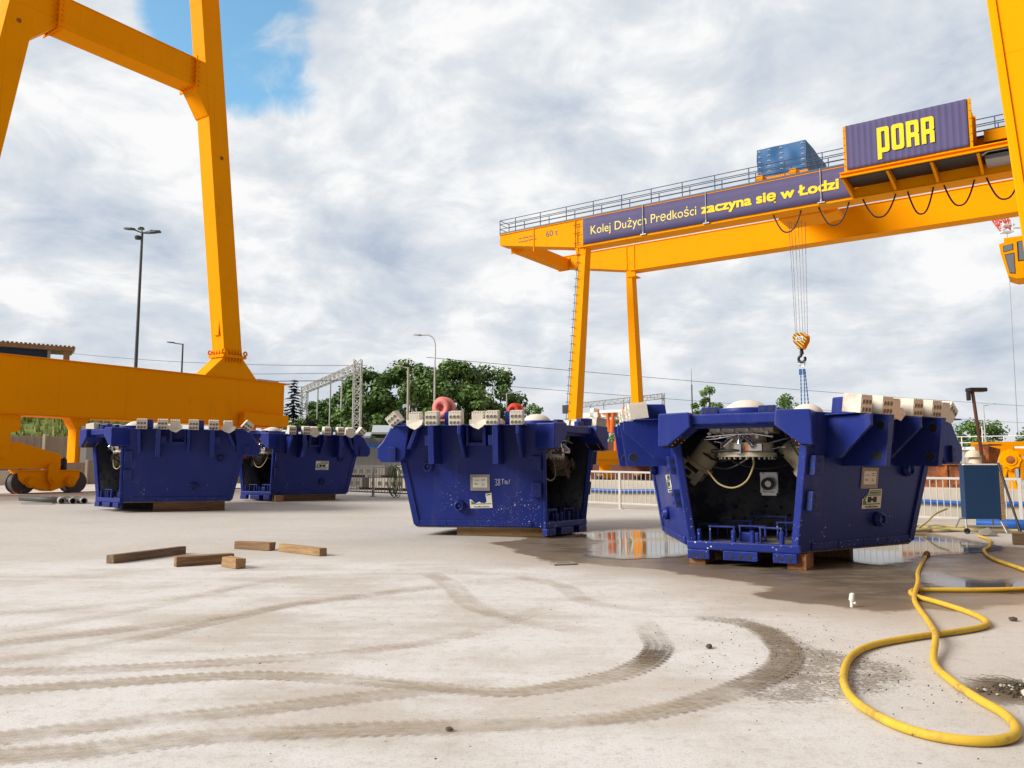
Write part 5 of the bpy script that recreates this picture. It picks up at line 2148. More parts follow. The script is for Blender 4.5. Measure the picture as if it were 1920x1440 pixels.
# red lifting eyes on the far side of the middle block, one on the back block
for seg, x, y, z, r, mt, a in ((seg_M, 2.3, 1.0, 2.50, 0.20, 'pink', 1.78), (seg_M, 1.1, 0.12, 2.44, 0.14, 'red', 1.78), (seg_B, 0.0, 0.78, 1.62, 0.17, 'red', -0.3)):
    M = Matrix.Translation((x, y, z)) @ Matrix.Rotation(a, 4, 'Z')
    m = MB()
    for w0, w1, k in ((-0.14, -0.09, 1.0), (-0.09, 0.09, 1.12), (0.09, 0.14, 1.0)):
        m.ring(M @ Vector((w0, 0, 0)), M @ Vector((w1, 0, 0)), r * k, r * 0.38, 26)
    m.box(-0.09, 0.09, -r * 0.95, r * 0.95, -0.26, -0.1, 0, M)
    m.build('lifting_eye', MAT[mt], seg)

# timbers under the segments
def beam(x, y, z0, l, w, h, rz, mat, label, group=None, nm='timber_beam', tilt=0.0):
    m = MB()
    rnd = random.Random(int(abs(x * 100 + y * 10)))
    e = lambda: rnd.uniform(-0.006, 0.006)
    m.hexa([(-l / 2 + e(), -w / 2 + e(), 0), (l / 2 + e(), -w / 2 + e(), 0), (l / 2 + e(), w / 2 + e(), 0), (-l / 2 + e(), w / 2 + e(), 0),
            (-l / 2 + e(), -w / 2 + e(), h + e()), (l / 2 + e(), -w / 2 + e(), h + e()), (l / 2 + e(), w / 2 + e(), h + e()), (-l / 2 + e(), w / 2 + e(), h + e())])
    o = m.build(nm, mat, None, 0.008)
    o.location = (x, y, z0)
    o.rotation_euler = (tilt, 0, rz)
    return tag(o, label, 'timber', group)


def under(seg_i, lx, ly, l, w, rz, mat, label):
    o, x, y, a, dz, s, sz = SEG[seg_i]
    a = math.radians(a)
    X = x + s * (math.cos(a) * lx - math.sin(a) * ly)
    Y = y + s * (math.sin(a) * lx + math.cos(a) * ly)
    g0 = gz(X, Y)
    top = gz(x, y) + dz + sz * (SZ0 - 0.021)
    return beam(X, Y, g0, l, w, max(0.08, top - g0), a + rz, mat, label, 'timbers carrying the blue segments')


W, WL, WD = MAT['wood'], MAT['wood_light'], MAT['wood_dark']
under(0, 0.25, 0.62, 0.5, 0.22, 0.0, MAT['wood_red'], 'reddish timber block under the left corner of the largest blue segment')
under(0, 0.25, -0.68, 0.5, 0.24, 0.0, MAT['wood_red'], 'reddish timber block under the right corner of the largest blue segment')
under(0, 1.9, 0.0, 0.3, 2.2, 0.0, WD, 'dark timber under the rear of the largest blue segment')
under(1, 0.9, 0.85, 1.7, 0.24, math.radians(26.8), WL, 'light brown timber under the near side of the spattered blue segment')
under(1, 0.9, -0.8, 1.7, 0.24, -math.radians(26.8), WD, 'dark timber under the far side of the spattered blue segment')
under(2, 1.5, -1.15, 1.75, 0.24, -math.radians(26.8), W, 'long brown timber under the near side of the leftmost blue segment')
under(2, 1.2, 0.9, 1.8, 0.24, math.radians(26.8), WD, 'dark timber under the far side of the leftmost blue segment')
under(3, 0.25, -0.7, 0.6, 0.26, math.radians(60), WL, 'pale timber block end under the corner of the blue segment with a complete sticker')
under(3, 1.3, -1.05, 1.7, 0.24, -math.radians(26.8), W, 'brown timber under the near side of the blue segment with a complete sticker')
under(3, 0.9, 0.7, 1.0, 0.24, math.radians(26.8), WD, 'dark timber under the far side of the blue segment with a complete sticker')

# ------------------------------------------------------------------ loose things on the yard
def between(a, b):
    return (a[0] + b[0]) / 2, (a[1] + b[1]) / 2, math.hypot(b[0] - a[0], b[1] - a[1]), math.atan2(b[1] - a[1], b[0] - a[0])


for a, b, w, h, mt, lb in (((-5.50, 11.25), (-5.02, 12.52), 0.14, 0.115, 'wood_dark', 'weathered grooved timber lying at the far left of the loose timbers'),
                           ((-4.46, 10.90), (-3.86, 11.38), 0.12, 0.13, 'wood', 'brown timber lying with a short block against its end'),
                           ((-3.80, 10.95), (-3.52, 10.68), 0.14, 0.13, 'wood_light', 'short square timber block at the end of the longer brown timber'),
                           ((-4.44, 13.25), (-3.78, 12.98), 0.14, 0.12, 'wood', 'dark brown timber lying just left of the pale split one'),
                           ((-3.62, 12.92), (-2.80, 12.20), 0.13, 0.11, 'wood_light', 'pale split timber at the right end of the loose timbers')):
    x, y, l, rz = between(a, b)
    o = beam(x, y, gz(x, y) + 0.002, l, w, h, rz, MAT[mt], lb, 'loose timbers on the concrete')
x, y = 8.98, 14.0
beam(9.0, 13.9, gz(9.0, 13.9) + 0.002, 0.9, 0.3, 0.2, -0.5, WD, 'thick grey timber block by the puddle at the right edge', 'loose timbers on the concrete')

# --- big yellow hoses
def hose(name, pts, r, mat, label, cat, lifts=(), n=9, mb=None):
    P = []
    for i, p in enumerate(pts):
        z = r + 0.003 + (p[2] if len(p) > 2 else 0)
        if i in lifts:
            z += 2 * r * 1.02
        P.append((p[0], p[1], z + gz(p[0], p[1])))
    m = MB()
    m.tube(spline(P, n), r, 14)
    return tag(m.build(name, mat), label, cat)


hose('water_hose', HOSE_A, 0.024, MAT['hose'], 'thick yellow hose looped across the concrete in the right foreground', 'hose', (2, 5))
hose('water_hose', HOSE_B, 0.024, MAT['hose'], 'thick yellow hose leading from the blue panel to the right edge', 'hose')
m = MB()
p = Vector((5.977, 11.893, 0.031))
m.cyl(p, p + Vector((0.16, 0.28, 0.0)), 0.036, seg=12)
m.cyl(p + Vector((0.12, 0.2, 0)), p + Vector((0.2, 0.34, 0)), 0.045, seg=12)
o = m.build('hose_coupling', MAT['rust'])
o.parent = bpy.data.objects['water_hose']

# --- grey pipes in front of the crane bogie
for i, (a, b, r, mt, lb) in enumerate((((-14.75, 24.5), (-13.2, 24.05), 0.085, 'pipe', 'grey pipe at the far left of the small heap'),
                                       ((-14.0, 24.9), (-13.15, 23.85), 0.085, 'pipe', 'grey pipe with a white mouth, second from the left of the heap'),
                                       ((-13.7, 25.1), (-12.83, 23.86), 0.085, 'pipe', 'grey pipe in the middle of the small heap, dark mouth to the camera'),
                                       ((-13.35, 25.0), (-12.55, 23.95), 0.085, 'pipe', 'grey pipe at the right end of the small heap'))):
    a = Vector((*a, gz(*a) + r + 0.004))
    b = Vector((*b, gz(*b) + r + 0.004))
    if i == 0:
        a.z += 0.04
    d = (b - a).normalized()
    m = MB()
    m.ring(a, b, r, r - 0.014, 20)
    m.ring(b - d * 0.16, b + d * 0.004, r + 0.012, r - 0.012, 20, 1)
    tag(m.build('steel_pipe', [MAT['pipe'], MAT['pipe_end']]), lb, 'pipe', 'grey pipes heaped by the crane bogie')
m = MB()
rnd = random.Random(5)
m.box(-14.2, -13.3, 23.62, 23.80, gz(-13.8, 23.7) + 0.004, gz(-13.8, 23.7) + 0.03)
tag(m.build('grey_lath', MAT['pipe_end'], None, 0.004), 'flat grey lath lying in front of the pipes', 'lath')

# --- white pipe stub sticking out of the concrete
m = MB()
m.cyl((3.2, 7.79, 0.0), (3.2, 7.79, 0.06), 0.016, seg=14)
m.cyl((3.2, 7.79, 0.06), (3.205, 7.785, 0.115), 0.027, 0.024, seg=14)
m.cyl((3.215, 7.79, 0.035), (3.23, 7.76, 0.04), 0.013, seg=10)
m.dome((3.205, 7.785, 0.115), 0.024, 0.016, 14, 3)
tag(m.build('pipe_stub', MAT['pipe_end2'], None, 0.004), 'small white pipe stub standing on the damp concrete', 'pipe stub')

# --- rubble at the right edge
rb = MB()
rnd = random.Random(9)
for i in range(230):
    a = rnd.uniform(0, 2 * PI)
    q = rnd.random() ** 0.6
    x, y = 3.06 + 0.34 * q * math.cos(a), 4.88 + 0.17 * q * math.sin(a)
    r = rnd.uniform(0.004, 0.024) * (1.15 - 0.6 * q)
    h = max(0, (1 - q) * 0.05)
    rb.blob((x, y, r * 0.4 + h * rnd.uniform(0.2, 1)), r, rnd, 0 if rnd.random() < 0.9 else (1 if rnd.random() < 0.35 else 2))
for k in range(12):
    x, y = 3.0 + rnd.uniform(-0.15, 0.2), 4.9 + rnd.uniform(-0.08, 0.08)
    a = rnd.uniform(1.8, 4.0)
    l = rnd.uniform(0.1, 0.26)
    rb.tube(spline([(x, y, 0.03), (x + l * 0.5 * math.cos(a), y + l * 0.5 * math.sin(a), 0.05), (x + l * math.cos(a), y + l * math.sin(a), 0.03 + rnd.uniform(-0.02, 0.05))], 4), 0.0016, 4, 0)
tag(rb.build('rubble', [MAT['soil'], MAT['pebble'], MAT['concrete']]), kind='stuff')
for (x, y, r, mt, lb) in ((2.93, 4.76, 0.045, 'pebble', 'pale flat stone at the front of the rubble heap'), (3.06, 4.92, 0.05, 'pebble', 'pale angular stone on top of the rubble heap')):
    m = MB()
    m.blob((x, y, r * (0.5 if y < 4.8 else 1.0)), r, rnd, 0, (1.3, 0.7, 0.6))
    tag(m.build('stone', MAT[mt]), lb, 'stone')
for (x, y, r, lb) in ((1.43, 6.03, 0.032, 'brown stone alone on the pale concrete inside the wheel arc'), (4.28, 7.08, 0.035, 'dark flake of stone beside the yellow hose loop'), (-0.31, 4.17, 0.022, 'small dark crumb near the bottom of the yard')):
    m = MB()
    m.blob((x, y, r * 0.5), r, rnd, 0, (1.3, 0.9, 0.7))
    tag(m.build('stone', MAT['soil']), lb, 'stone')
m = MB()
M = Matrix.Translation((0.69, 11.18, 0.004)) @ Matrix.Rotation(0.3, 4, 'Z')
m.box(-0.17, 0.17, -0.13, 0.13, 0, 0.018, 0, M)
m.box(-0.1, 0.1, -0.02, 0.02, 0.018, 0.026, 0, M)
tag(m.build('steel_plate', MAT['galv2'], None, 0.004), 'small flat plate lying at the dry edge of the puddle', 'plate')
cr = MB()
for i in range(1000):
    if i < 650:
        x, y = rnd.gauss(2.15, 0.30), rnd.gauss(5.7, 0.65)
    elif i < 760:
        x, y = rnd.gauss(1.25, 0.15), rnd.gauss(5.75, 0.35)
    else:
        x, y = rnd.uniform(-3.5, 3.5), rnd.uniform(3.7, 13)
    r = 0.0016 + 0.006 * rnd.random() ** 3
    cr.blob((x, y, 0.014 + r * 0.2), r, rnd)
tag(cr.build('soil_crumbs', MAT['soil']), kind='stuff')

# ------------------------------------------------------------------ railing along the pit
FB = (3.11, 23.51)
GX, GY = -math.cos(math.radians(34.67)), math.sin(math.radians(34.67))
RXd, RYd = math.sin(math.radians(34.67)), math.cos(math.radians(34.67))


def fpt(u, w=0.0):
    """u along the railing to the right, w beyond it"""
    return FB[0] - GX * u + RXd * w, FB[1] - GY * u + RYd * w


RZF = math.atan2(-GY, -GX)


def railing(u0, u1, mat, label, first_post=True, hgt=1.08):
    x0, y0 = fpt(u0)
    x1, y1 = fpt(u1)
    t = thing('railing', label, 'railing', (x0, y0, gz(x0, y0)), RZF, 'railing sections along the pit')
    L = u1 - u0
    dz = gz(x1, y1) - gz(x0, y0)

    def zz(x):
        return dz * x / L

    for nm, za, hh, dd in (('top_rail', hgt - 0.055, 0.055, 0.035), ('bottom_rail', 0.13, 0.05, 0.02)):
        m = MB()
        m.hexa([(0.035, -dd, za + zz(0)), (L - 0.035, -dd, za + zz(L)), (L - 0.035, dd, za + zz(L)), (0.035, dd, za + zz(0)),
                (0.035, -dd, za + hh + zz(0)), (L - 0.035, -dd, za + hh + zz(L)), (L - 0.035, dd, za + hh + zz(L)), (0.035, dd, za + hh + zz(0))])
        m.build(nm, mat, t, 0.006)
    n = int(L / 0.135)
    for i in range(1, n):
        x = L * i / n
        m = MB()
        m.cyl((x, 0, 0.16 + zz(x)), (x, 0, hgt - 0.04 + zz(x)), 0.011, seg=8)
        m.build('bar', mat, t)
    for x in ((0, L) if first_post else (L,)):
        m = MB()
        m.box(x - 0.034, x + 0.034, -0.034, 0.034, 0.0 + zz(x), hgt + zz(x))
        m.box(x - 0.10, x + 0.10, -0.08, 0.08, zz(x), 0.015 + zz(x))
        m.build('post', mat, t, 0.004)
    return t


us = [-14.8, -12.3, -9.8, -7.3, -4.9, -2.45, 0.0, 2.45, 4.9, 7.35, 9.8]
for i in range(len(us) - 1):
    far = us[i] < -5
    lb = ['grey railing section at the far left, beside the rear blue segment', 'grey railing section in the middle of the gap left of the spattered block', 'grey railing section with a green hose at the left edge of the spattered block',
          'grey railing section hidden behind the spattered block', 'white railing section right behind the spattered block', 'white railing section left in the gap between the two near blocks',
          'white railing section right in the gap between the two near blocks', 'railing section behind the left of the largest block', 'railing section behind the right of the largest block',
          'railing section between the largest block and the dark blue panel'][i]
    railing(us[i], us[i + 1], MAT['galv3'] if far else MAT['rail_white'], lb, i == 0)
# wire mesh fence beyond the blue panel
x0, y0 = fpt(9.95)
t = thing('mesh_fence', 'thin wire mesh fence panel at the right edge behind the dark blue panel', 'fence', (x0, y0, gz(x0, y0)), RZF)
m = MB()
for x in (0, 2.6):
    m.cyl((x, 0, 0), (x, 0, 1.35), 0.025, seg=8)
m.build('frame', MAT['galv3'], t)
m = MB()
for i in range(15):
    m.cyl((0.17 * (i + 1), 0, 0.12), (0.17 * (i + 1), 0, 1.35), 0.005, seg=5)
for z in (0.12, 0.32, 0.52, 0.72, 0.92, 1.12, 1.34):
    m.cyl((0, 0.008, z), (2.6, 0.008, z), 0.006, seg=5)
m.build('wires', MAT['galv3'], t)

# green hose hung on the railing
x, y = fpt(-8.75)
m = MB()
z0 = gz(x, y)
for k in range(6):
    dx = (k - 2.5) * 0.05
    pts = []
    for i in range(15):
        a = i / 14 * 2 * PI
        pts.append((x + dx + 0.12 * math.sin(a), y - 0.09 - 0.035 * (k % 2), z0 + 0.62 + 0.50 * math.cos(a) - 0.06 * (k % 3)))
    m.tube(pts, 0.016, 6)
tag(m.build('garden_hose', MAT['green_hose']), 'green hose hung in a bundle over the grey railing', 'hose')

# concrete guide wall beyond the railing with a blue hose on it
def wall(nm, u0, u1, w0, w1, z0, z1, mat, label, cat='wall', bev=0.02):
    a, b, c, d = fpt(u0, w0), fpt(u1, w0), fpt(u1, w1), fpt(u0, w1)
    g0, g1 = gz(*a), gz(*b)
    m = MB()
    m.hexa([(*a, g0 + z0), (*b, g1 + z0), (*c, g1 + z0), (*d, g0 + z0), (*a, g0 + z1), (*b, g1 + z1), (*c, g1 + z1), (*d, g0 + z1)])
    return tag(m.build(nm, mat, None, bev), label, cat)


wall('guide_wall', -3.5, 14.0, 1.6, 2.2, -0.1, 0.74, MAT['concrete'], 'low pale concrete wall beyond the railing with a blue hose along it')
wall('guide_wall', -3.0, 5.5, 12.0, 12.6, -0.2, 0.88, MAT['concrete_grey'], 'low grey concrete wall on the far side of the pit')
wall('concrete_slab', -3.5, 3.6, 10.0, 10.8, -0.1, 0.46, MAT['concrete_dark'], 'dark concrete ledge across the pit')
pts = []
for i in range(40):
    u = -3.4 + i * 0.44
    x, y = fpt(u, 1.53)
    pts.append((x, y, gz(x, y) + 0.46 + 0.03 * math.sin(u * 1.3)))
m = MB()
m.tube(pts, 0.052, 10)
tag(m.build('blue_pipe', MAT['hose_blue']), 'blue hose running along the pale guide wall', 'hose')
for i in range(9):
    pass
# thin grey rods leaning on the guide wall
rnd = random.Random(21)
for i in range(8):
    u = 0.7 + i * 0.11 + rnd.uniform(-0.03, 0.03)
    a, b = fpt(u, 1.38), fpt(u + rnd.uniform(-0.05, 0.05), 1.45)
    m = MB()
    m.cyl((*a, gz(*a)), (*b, gz(*b) + rnd.uniform(0.6, 0.78)), 0.014, seg=6)
    tag(m.build('steel_rod', MAT['galv3']), 'thin rod leaning on the guide wall behind the white railing', 'rod', 'rods leaning on the guide wall')

# rusty steel boxes on the wall
for u0, u1, w0, w1, z0, z1, lb in ((2.0, 3.3, 2.4, 3.6, 0.2, 1.42, 'rusty steel box seen left of the largest block'), (6.9, 8.6, 2.5, 3.6, 0.3, 1.32, 'rusty steel box between the largest block and the dark blue panel')):
    a = fpt(u0, w0)
    m = MB()
    M = Matrix.Translation((*a, gz(*a))) @ Matrix.Rotation(RZF, 4, 'Z')
    m.box(0, u1 - u0, 0, w1 - w0, z0, z1, 0, M)
    for q in np.arange(0.4, u1 - u0, 0.8):
        m.box(q - 0.03, q + 0.03, -0.05, 0.0, z0, z1, 0, M)
    m.box(-0.04, u1 - u0 + 0.04, -0.06, w1 - w0, z1, z1 + 0.05, 0, M)
    tag(m.build('steel_box', MAT['rust'], None, 0.01), lb, 'steel box')

# tan hoses lying before the railing on the right, blue pipe on the ground
tan = [[(7.6, 16.7), (8.1, 16.75), (8.7, 16.62), (9.3, 16.9), (10.0, 16.6)], [(7.5, 16.5), (8.2, 16.5), (8.8, 16.75), (9.4, 16.5), (10.1, 16.3)],
       [(7.7, 17.0), (8.3, 17.1), (8.8, 16.9), (9.2, 17.2), (9.9, 17.0)], [(7.55, 16.9), (8.1, 17.0), (8.9, 17.05), (9.5, 16.75), (10.2, 16.9)]]
for k, p in enumerate(tan):
    lb = ['tan hose lying nearest under the dark blue panel', 'tan hose at the front of the tangle behind the puddle', 'tan hose at the back of the tangle by the railing', 'tan hose in the middle of the tangle'][k]
    o = hose('tan_hose', [(a, b, 0.02 * k) for a, b in p], 0.035, MAT['hose_tan'], lb, 'hose')
    o['group'] = 'tan hoses tangled behind the puddle'
hose('tan_hose', [(8.25, 16.72, 0.03), (8.55, 16.9, 0.16), (8.85, 17.1, 0.32), (9.2, 17.3, 0.42)], 0.022, MAT['hose_tan'], 'single tan hose rising towards the dark blue panel', 'hose')['group'] = 'tan hoses tangled behind the puddle'
a, b = fpt(9.0, -0.75), fpt(14, -0.9)
m = MB()
m.cyl((*a, gz(*a) + 0.11), (*b, gz(*b) + 0.11), 0.11, seg=18)
tag(m.build('blue_pipe', MAT['hose_blue']), 'thick blue pipe lying on the ground behind the dark blue panel', 'pipe')

# dark blue panel cabinet on a trestle
t = thing('switch_cabinet', 'tall dark blue panel cabinet standing on a tubular trestle', 'cabinet', (9.42, 16.42, 0), math.radians(-4))
m = MB()
m.box(-0.34, 0.34, -0.10, 0.10, 0.29, 1.36)
m.build('front_panel', MAT['cabinet_blue'], t, 0.006)
m = MB()
m.box(0.345, 0.42, -0.10, 0.28, 0.27, 1.37)
m.build('side_board', MAT['wood_light'], t, 0.004)
m = MB()
m.box(-0.33, 0.345, -0.11, -0.02, 1.361, 1.385)
m.build('top_edge', MAT['paper'], t)
m = MB()
for x in (-0.34, 0.36):
    for y, yy in ((-0.02, -0.16), (0.22, 0.38)):
        m.cyl((x * 0.92, y, 0.30), (x * 1.1, yy, 0.02), 0.018, seg=8)
    m.cyl((x * 0.95, -0.02, 0.30), (x * 0.95, 0.22, 0.30), 0.018, seg=8)
m.cyl((-0.36, -0.09, 0.15), (0.38, -0.09, 0.15), 0.016, seg=8)
m.cyl((-0.34, 0.2, 0.28), (0.36, 0.2, 0.28), 0.016, seg=8)
m.build('trestle', MAT['galv'], t)
m = MB()
m.cyl((-0.36, -0.17, 0.055), (-0.36, -0.12, 0.055), 0.055, seg=14)
m.build('wheel', MAT['black'], t)

# dark prop leaning behind the cabinet
m = MB()
m.cyl((9.73, 15.65, 0.0), (9.69, 16.2, 1.40), 0.022, seg=8)
m.cyl((9.73, 15.65, 0.0), (9.723, 15.745, 0.24), 0.03, seg=8)
tag(m.build('prop', MAT['black_steel']), 'dark diagonal prop leaning on the dark blue panel cabinet', 'prop')
m = MB()
m.blob((9.15, 15.75, 0.06), 0.16, random.Random(2), 0, (1.2, 0.8, 0.6))
tag(m.build('stone', MAT['concrete_grey']), 'triangular grey stone in front of the panel trestle', 'stone')

# floodlight on a rusty pole
t = thing('floodlight', 'black floodlight on a slanting rusty pole above the dark blue panel', 'floodlight', (11.75, 20.2, 0))
m = MB()
m.tube([(0.0, 0, 0), (-0.02, 0, 1.6), (-0.06, 0, 1.62), (-0.20, 0, 3.2)], 0.04, 10)
m.build('pole', MAT['brown_oxide'], t)
m = MB()
m.box(-0.32, 0.12, -0.12, 0.12, 3.2, 3.3, 0, Matrix.Rotation(math.radians(0), 4, 'Y'))
m.box(-0.34, -0.27, -0.06, 0.06, 2.98, 3.2)
m.build('lamp_head', MAT['black_steel'], t, 0.02)

# rusty chute, white tank, yellow fan behind it
m = MB()
M = Matrix.Translation((12.66, 21.6, 0)) @ Matrix.Rotation(0.3, 4, 'Z') @ Matrix.Diagonal((0.5, 0.5, 1.0, 1.0))
m.hexa([(-0.28, -0.3, 1.35), (0.20, -0.3, 1.35), (0.20, 0.3, 1.35), (-0.28, 0.3, 1.35), (-0.42, -0.45, 1.88), (0.42, -0.45, 1.80), (0.42, 0.45, 1.80), (-0.42, 0.45, 1.88)], 0, M)
m.box(-0.45, 0.45, -0.5, 0.5, 1.89, 1.93, 0, M)
m.box(-0.15, 0.15, -0.15, 0.15, 0.0, 1.35, 0, M)
tag(m.build('hopper', MAT['rust'], None, 0.01), 'rusty flared hopper behind the dark blue panel', 'hopper')
m = MB()
m.cyl((12.15, 21.3, 0.9), (12.15, 21.3, 1.7), 0.26, 0.12, seg=18)
m.dome((12.1, 21.3, 1.58), 0.2, 0.2, 16, 5)
m.cyl((12.15, 21.3, 0), (12.15, 21.3, 0.9), 0.2, seg=12)
tag(m.build('pump', MAT['beige']), 'cream coloured pump cone beside the rusty hopper', 'pump')
t = thing('winch_reel', 'yellow lobed reel with a brown hub above the railing at the right edge', 'reel', (14.55, 23.7, gz(14.55, 23.7)), -0.55)
m = MB()
pts = []
for i in range(48):
    a = i / 48 * 2 * PI
    r = 0.30 + 0.022 * math.cos(8 * a)
    pts.append((r * math.cos(a), r * math.sin(a)))
MR = Matrix(((1, 0, 0, 0), (0, 0, -1, 0), (0, 1, 0, 1.48), (0, 0, 0, 1)))
m.prism(pts, -0.02, 0.06, MR)
m.prism([(x * 0.86, y * 0.86) for x, y in pts], 0.06, 0.12, MR)
m.ring((0, -0.12, 1.48), (0, -0.15, 1.48), 0.17, 0.11, 24)
m.build('rim', MAT['yellow'], t, 0.01)
m = MB()
m.cyl((0, -0.11, 1.48), (0, -0.16, 1.48), 0.11, seg=20)
m.build('hub', MAT['rust'], t)
m = MB()
m.cyl((0, 0.02, 1.48), (0, 0.5, 1.48), 0.2, seg=20)
m.box(-0.08, 0.08, 0.1, 0.3, 0.0, 1.3)
m.build('stand', MAT['yellow_dark'], t)

# ------------------------------------------------------------------ background left
# precast fence and grass bank behind the near crane
def pxline(y, *px):
    pass


def bank():
    prof = [(0, 0.0), (1.5, 0.7), (6, 3.2), (10, 5.0), (16, 5.6), (40, 5.7)]
    V, F = [], []
    A, B = Vector((-60, 34, 0)), Vector((-14, 50.7, 0))
    d = (B - A).normalized()
    nrm = Vector((-d.y, d.x, 0))
    n = 40
    rnd = random.Random(4)
    for i in range(n + 1):
        p = A + (B - A) * (i / n)
        taper = min(1.0, (n - i) / 10)
        for o, h in prof:
            q = p + nrm * (o + 2.0)
            V.append((q.x, q.y, 0.39 + h * taper + (rnd.uniform(-.12, .12) if h else -0.05)))
    k = len(prof)
    for i in range(n):
        for j in range(k - 1):
            b = i * k + j
            F.append((b, b + k, b + k + 1, b + 1))
    m = MB()
    m.add(V, F, 0, True)
    o = m.build('bank', MAT['grass_a'])
    tag(o, kind='structure')
    g = MB()
    for i in range(9000):
        f = rnd.random()
        p = A + (B - A) * f
        oo = rnd.uniform(2.5, 16)
        for (a, ha), (b, hb) in zip(prof[:-1], prof[1:]):
            if a <= oo <= b:
                h = ha + (hb - ha) * (oo - a) / (b - a)
        q = p + nrm * (oo + 2)
        taper = min(1.0, (1 - f) * n / 10)
        z = 0.39 + h * taper
        l = rnd.uniform(0.35, 0.95)
        a = rnd.uniform(0, 2 * PI)
        w = rnd.uniform(0.05, 0.14)
        e = Vector((math.cos(a), math.sin(a), 0)) * w
        s = Vector((rnd.uniform(-.25, .25), rnd.uniform(-.25, .25), l))
        b0 = Vector((q.x, q.y, z - 0.1))
        g.add([b0 - e, b0 + e, b0 + s], [(0, 1, 2)], 0 if rnd.random() < 0.6 else 1)
    tag(g.build('bank_grass', [MAT['grass_a'], MAT['grass_b']]), kind='stuff')
    # precast concrete fence at its foot
    t = thing('precast_fence', 'grey precast concrete fence at the foot of the grass bank', 'fence', (0, 0, 0))
    L = (B - A).length
    k = int(L / 2.2)
    for i in range(k):
        p, q = A + d * (i * L / k), A + d * ((i + 1) * L / k - 0.12)
        jig = rnd.uniform(-0.03, 0.05)
        m = MB()
        m.hexa([p + Vector((0, 0, 0.3)), q + Vector((0, 0, 0.3)), q + nrm * 0.08 + Vector((0, 0, 0.3)), p + nrm * 0.08 + Vector((0, 0, 0.3)),
                p + Vector((0, 0, 3.12 + jig)), q + Vector((0, 0, 3.12 + jig)), q + nrm * 0.08 + Vector((0, 0, 3.12 + jig)), p + nrm * 0.08 + Vector((0, 0, 3.12 + jig))])
        for s in range(6):
            a = p + (q - p) * ((s + 0.5) / 6)
            u = d * 0.03
            m.hexa([a - u - nrm * 0.03 + Vector((0, 0, 0.35)), a + u - nrm * 0.03 + Vector((0, 0, 0.35)), a + u + Vector((0, 0, 0.35)), a - u + Vector((0, 0, 0.35)),
                    a - u - nrm * 0.03 + Vector((0, 0, 3.06)), a + u - nrm * 0.03 + Vector((0, 0, 3.06)), a + u + Vector((0, 0, 3.06)), a - u + Vector((0, 0, 3.06))])
        m.build('panel', MAT['precast'], t)
        m = MB()
        a = q + d * 0.06
        m.box(a.x - 0.07, a.x + 0.07, a.y - 0.1, a.y + 0.1, 0.3, 3.22)
        m.build('post', MAT['concrete'], t)
    # black cables sagging on it
    for dz, lb in ((0.0, 'upper'), (-0.18, 'lower')):
        pts = []
        for i in range(14):
            f = 0.35 + 0.25 * i / 13
            p = A + (B - A) * f - nrm * 0.12
            pts.append((p.x, p.y, 2.25 + dz + 0.25 * math.sin(i * 0.9)))
        m = MB()
        m.tube(spline(pts, 4), 0.025, 5)
        tag(m.build('cable', MAT['black']), '%s black cable slung along the grey precast fence' % lb, 'cable')
    # pale kerb blocks and mesh before it
    m = MB()
    a, b = A + d * 20 - nrm * 2.2, A + d * 36 - nrm * 2.2
    m.hexa([a, b, b + nrm * 0.5, a + nrm * 0.5] + [q + Vector((0, 0, 1.15)) for q in (a, b, b + nrm * 0.5, a + nrm * 0.5)])
    tag(m.build('kerb_wall', MAT['concrete'], None, 0.02), 'pale concrete kerb wall behind the crane bogie', 'wall')


MAT['precast'] = m_concrete('precast_panels', (0.33, 0.29, 0.24), 0, 0.2)
bank()

# canopy building above the crane beam
t = thing('site_building', 'dark blue building with a brown sheet canopy roof above the crane beam on the left', 'building', (-31.6, 58, 0.4), math.radians(30))
m = MB()
m.box(-14, -1.75, 0.5, 3.5, 0, 9.35)
m.build('wall', MAT['cabinet_blue'], t)
m = MB()
m.box(-1.75, -1.55, 0.44, 0.8, 0, 9.35)
m.box(-14, -1.75, 0.44, 0.5, 4.5, 4.7)
m.build('corner_trim', MAT['roof_sheet'], t)
m = MB()
for i in range(52):
    x = -14 + i * 0.27
    z = 9.80 - i * 0.004
    m.hexa([(x, -0.1, z), (x + 0.16, -0.1, z), (x + 0.16, 3.6, z + 0.1), (x, 3.6, z + 0.1), (x, -0.1, z + 0.07), (x + 0.16, -0.1, z + 0.07), (x + 0.16, 3.6, z + 0.17), (x, 3.6, z + 0.17)])
m.hexa([(-14, 0, 9.40), (-0.2, 0, 9.30), (-0.2, 3.5, 9.4), (-14, 3.5, 9.5), (-14, 0, 9.79), (0, 0, 9.59), (0, 3.5, 9.65), (-14, 3.5, 9.88)])
m.build('canopy_roof', MAT['canopy'], t)
m = MB()
m.box(-0.75, -0.35, 0.1, 0.5, 8.55, 9.3)
m.cyl((-0.45, 0.3, 0), (-0.45, 0.3, 8.6), 0.05, seg=8)
m.build('bracket_post', MAT['canopy'], t)


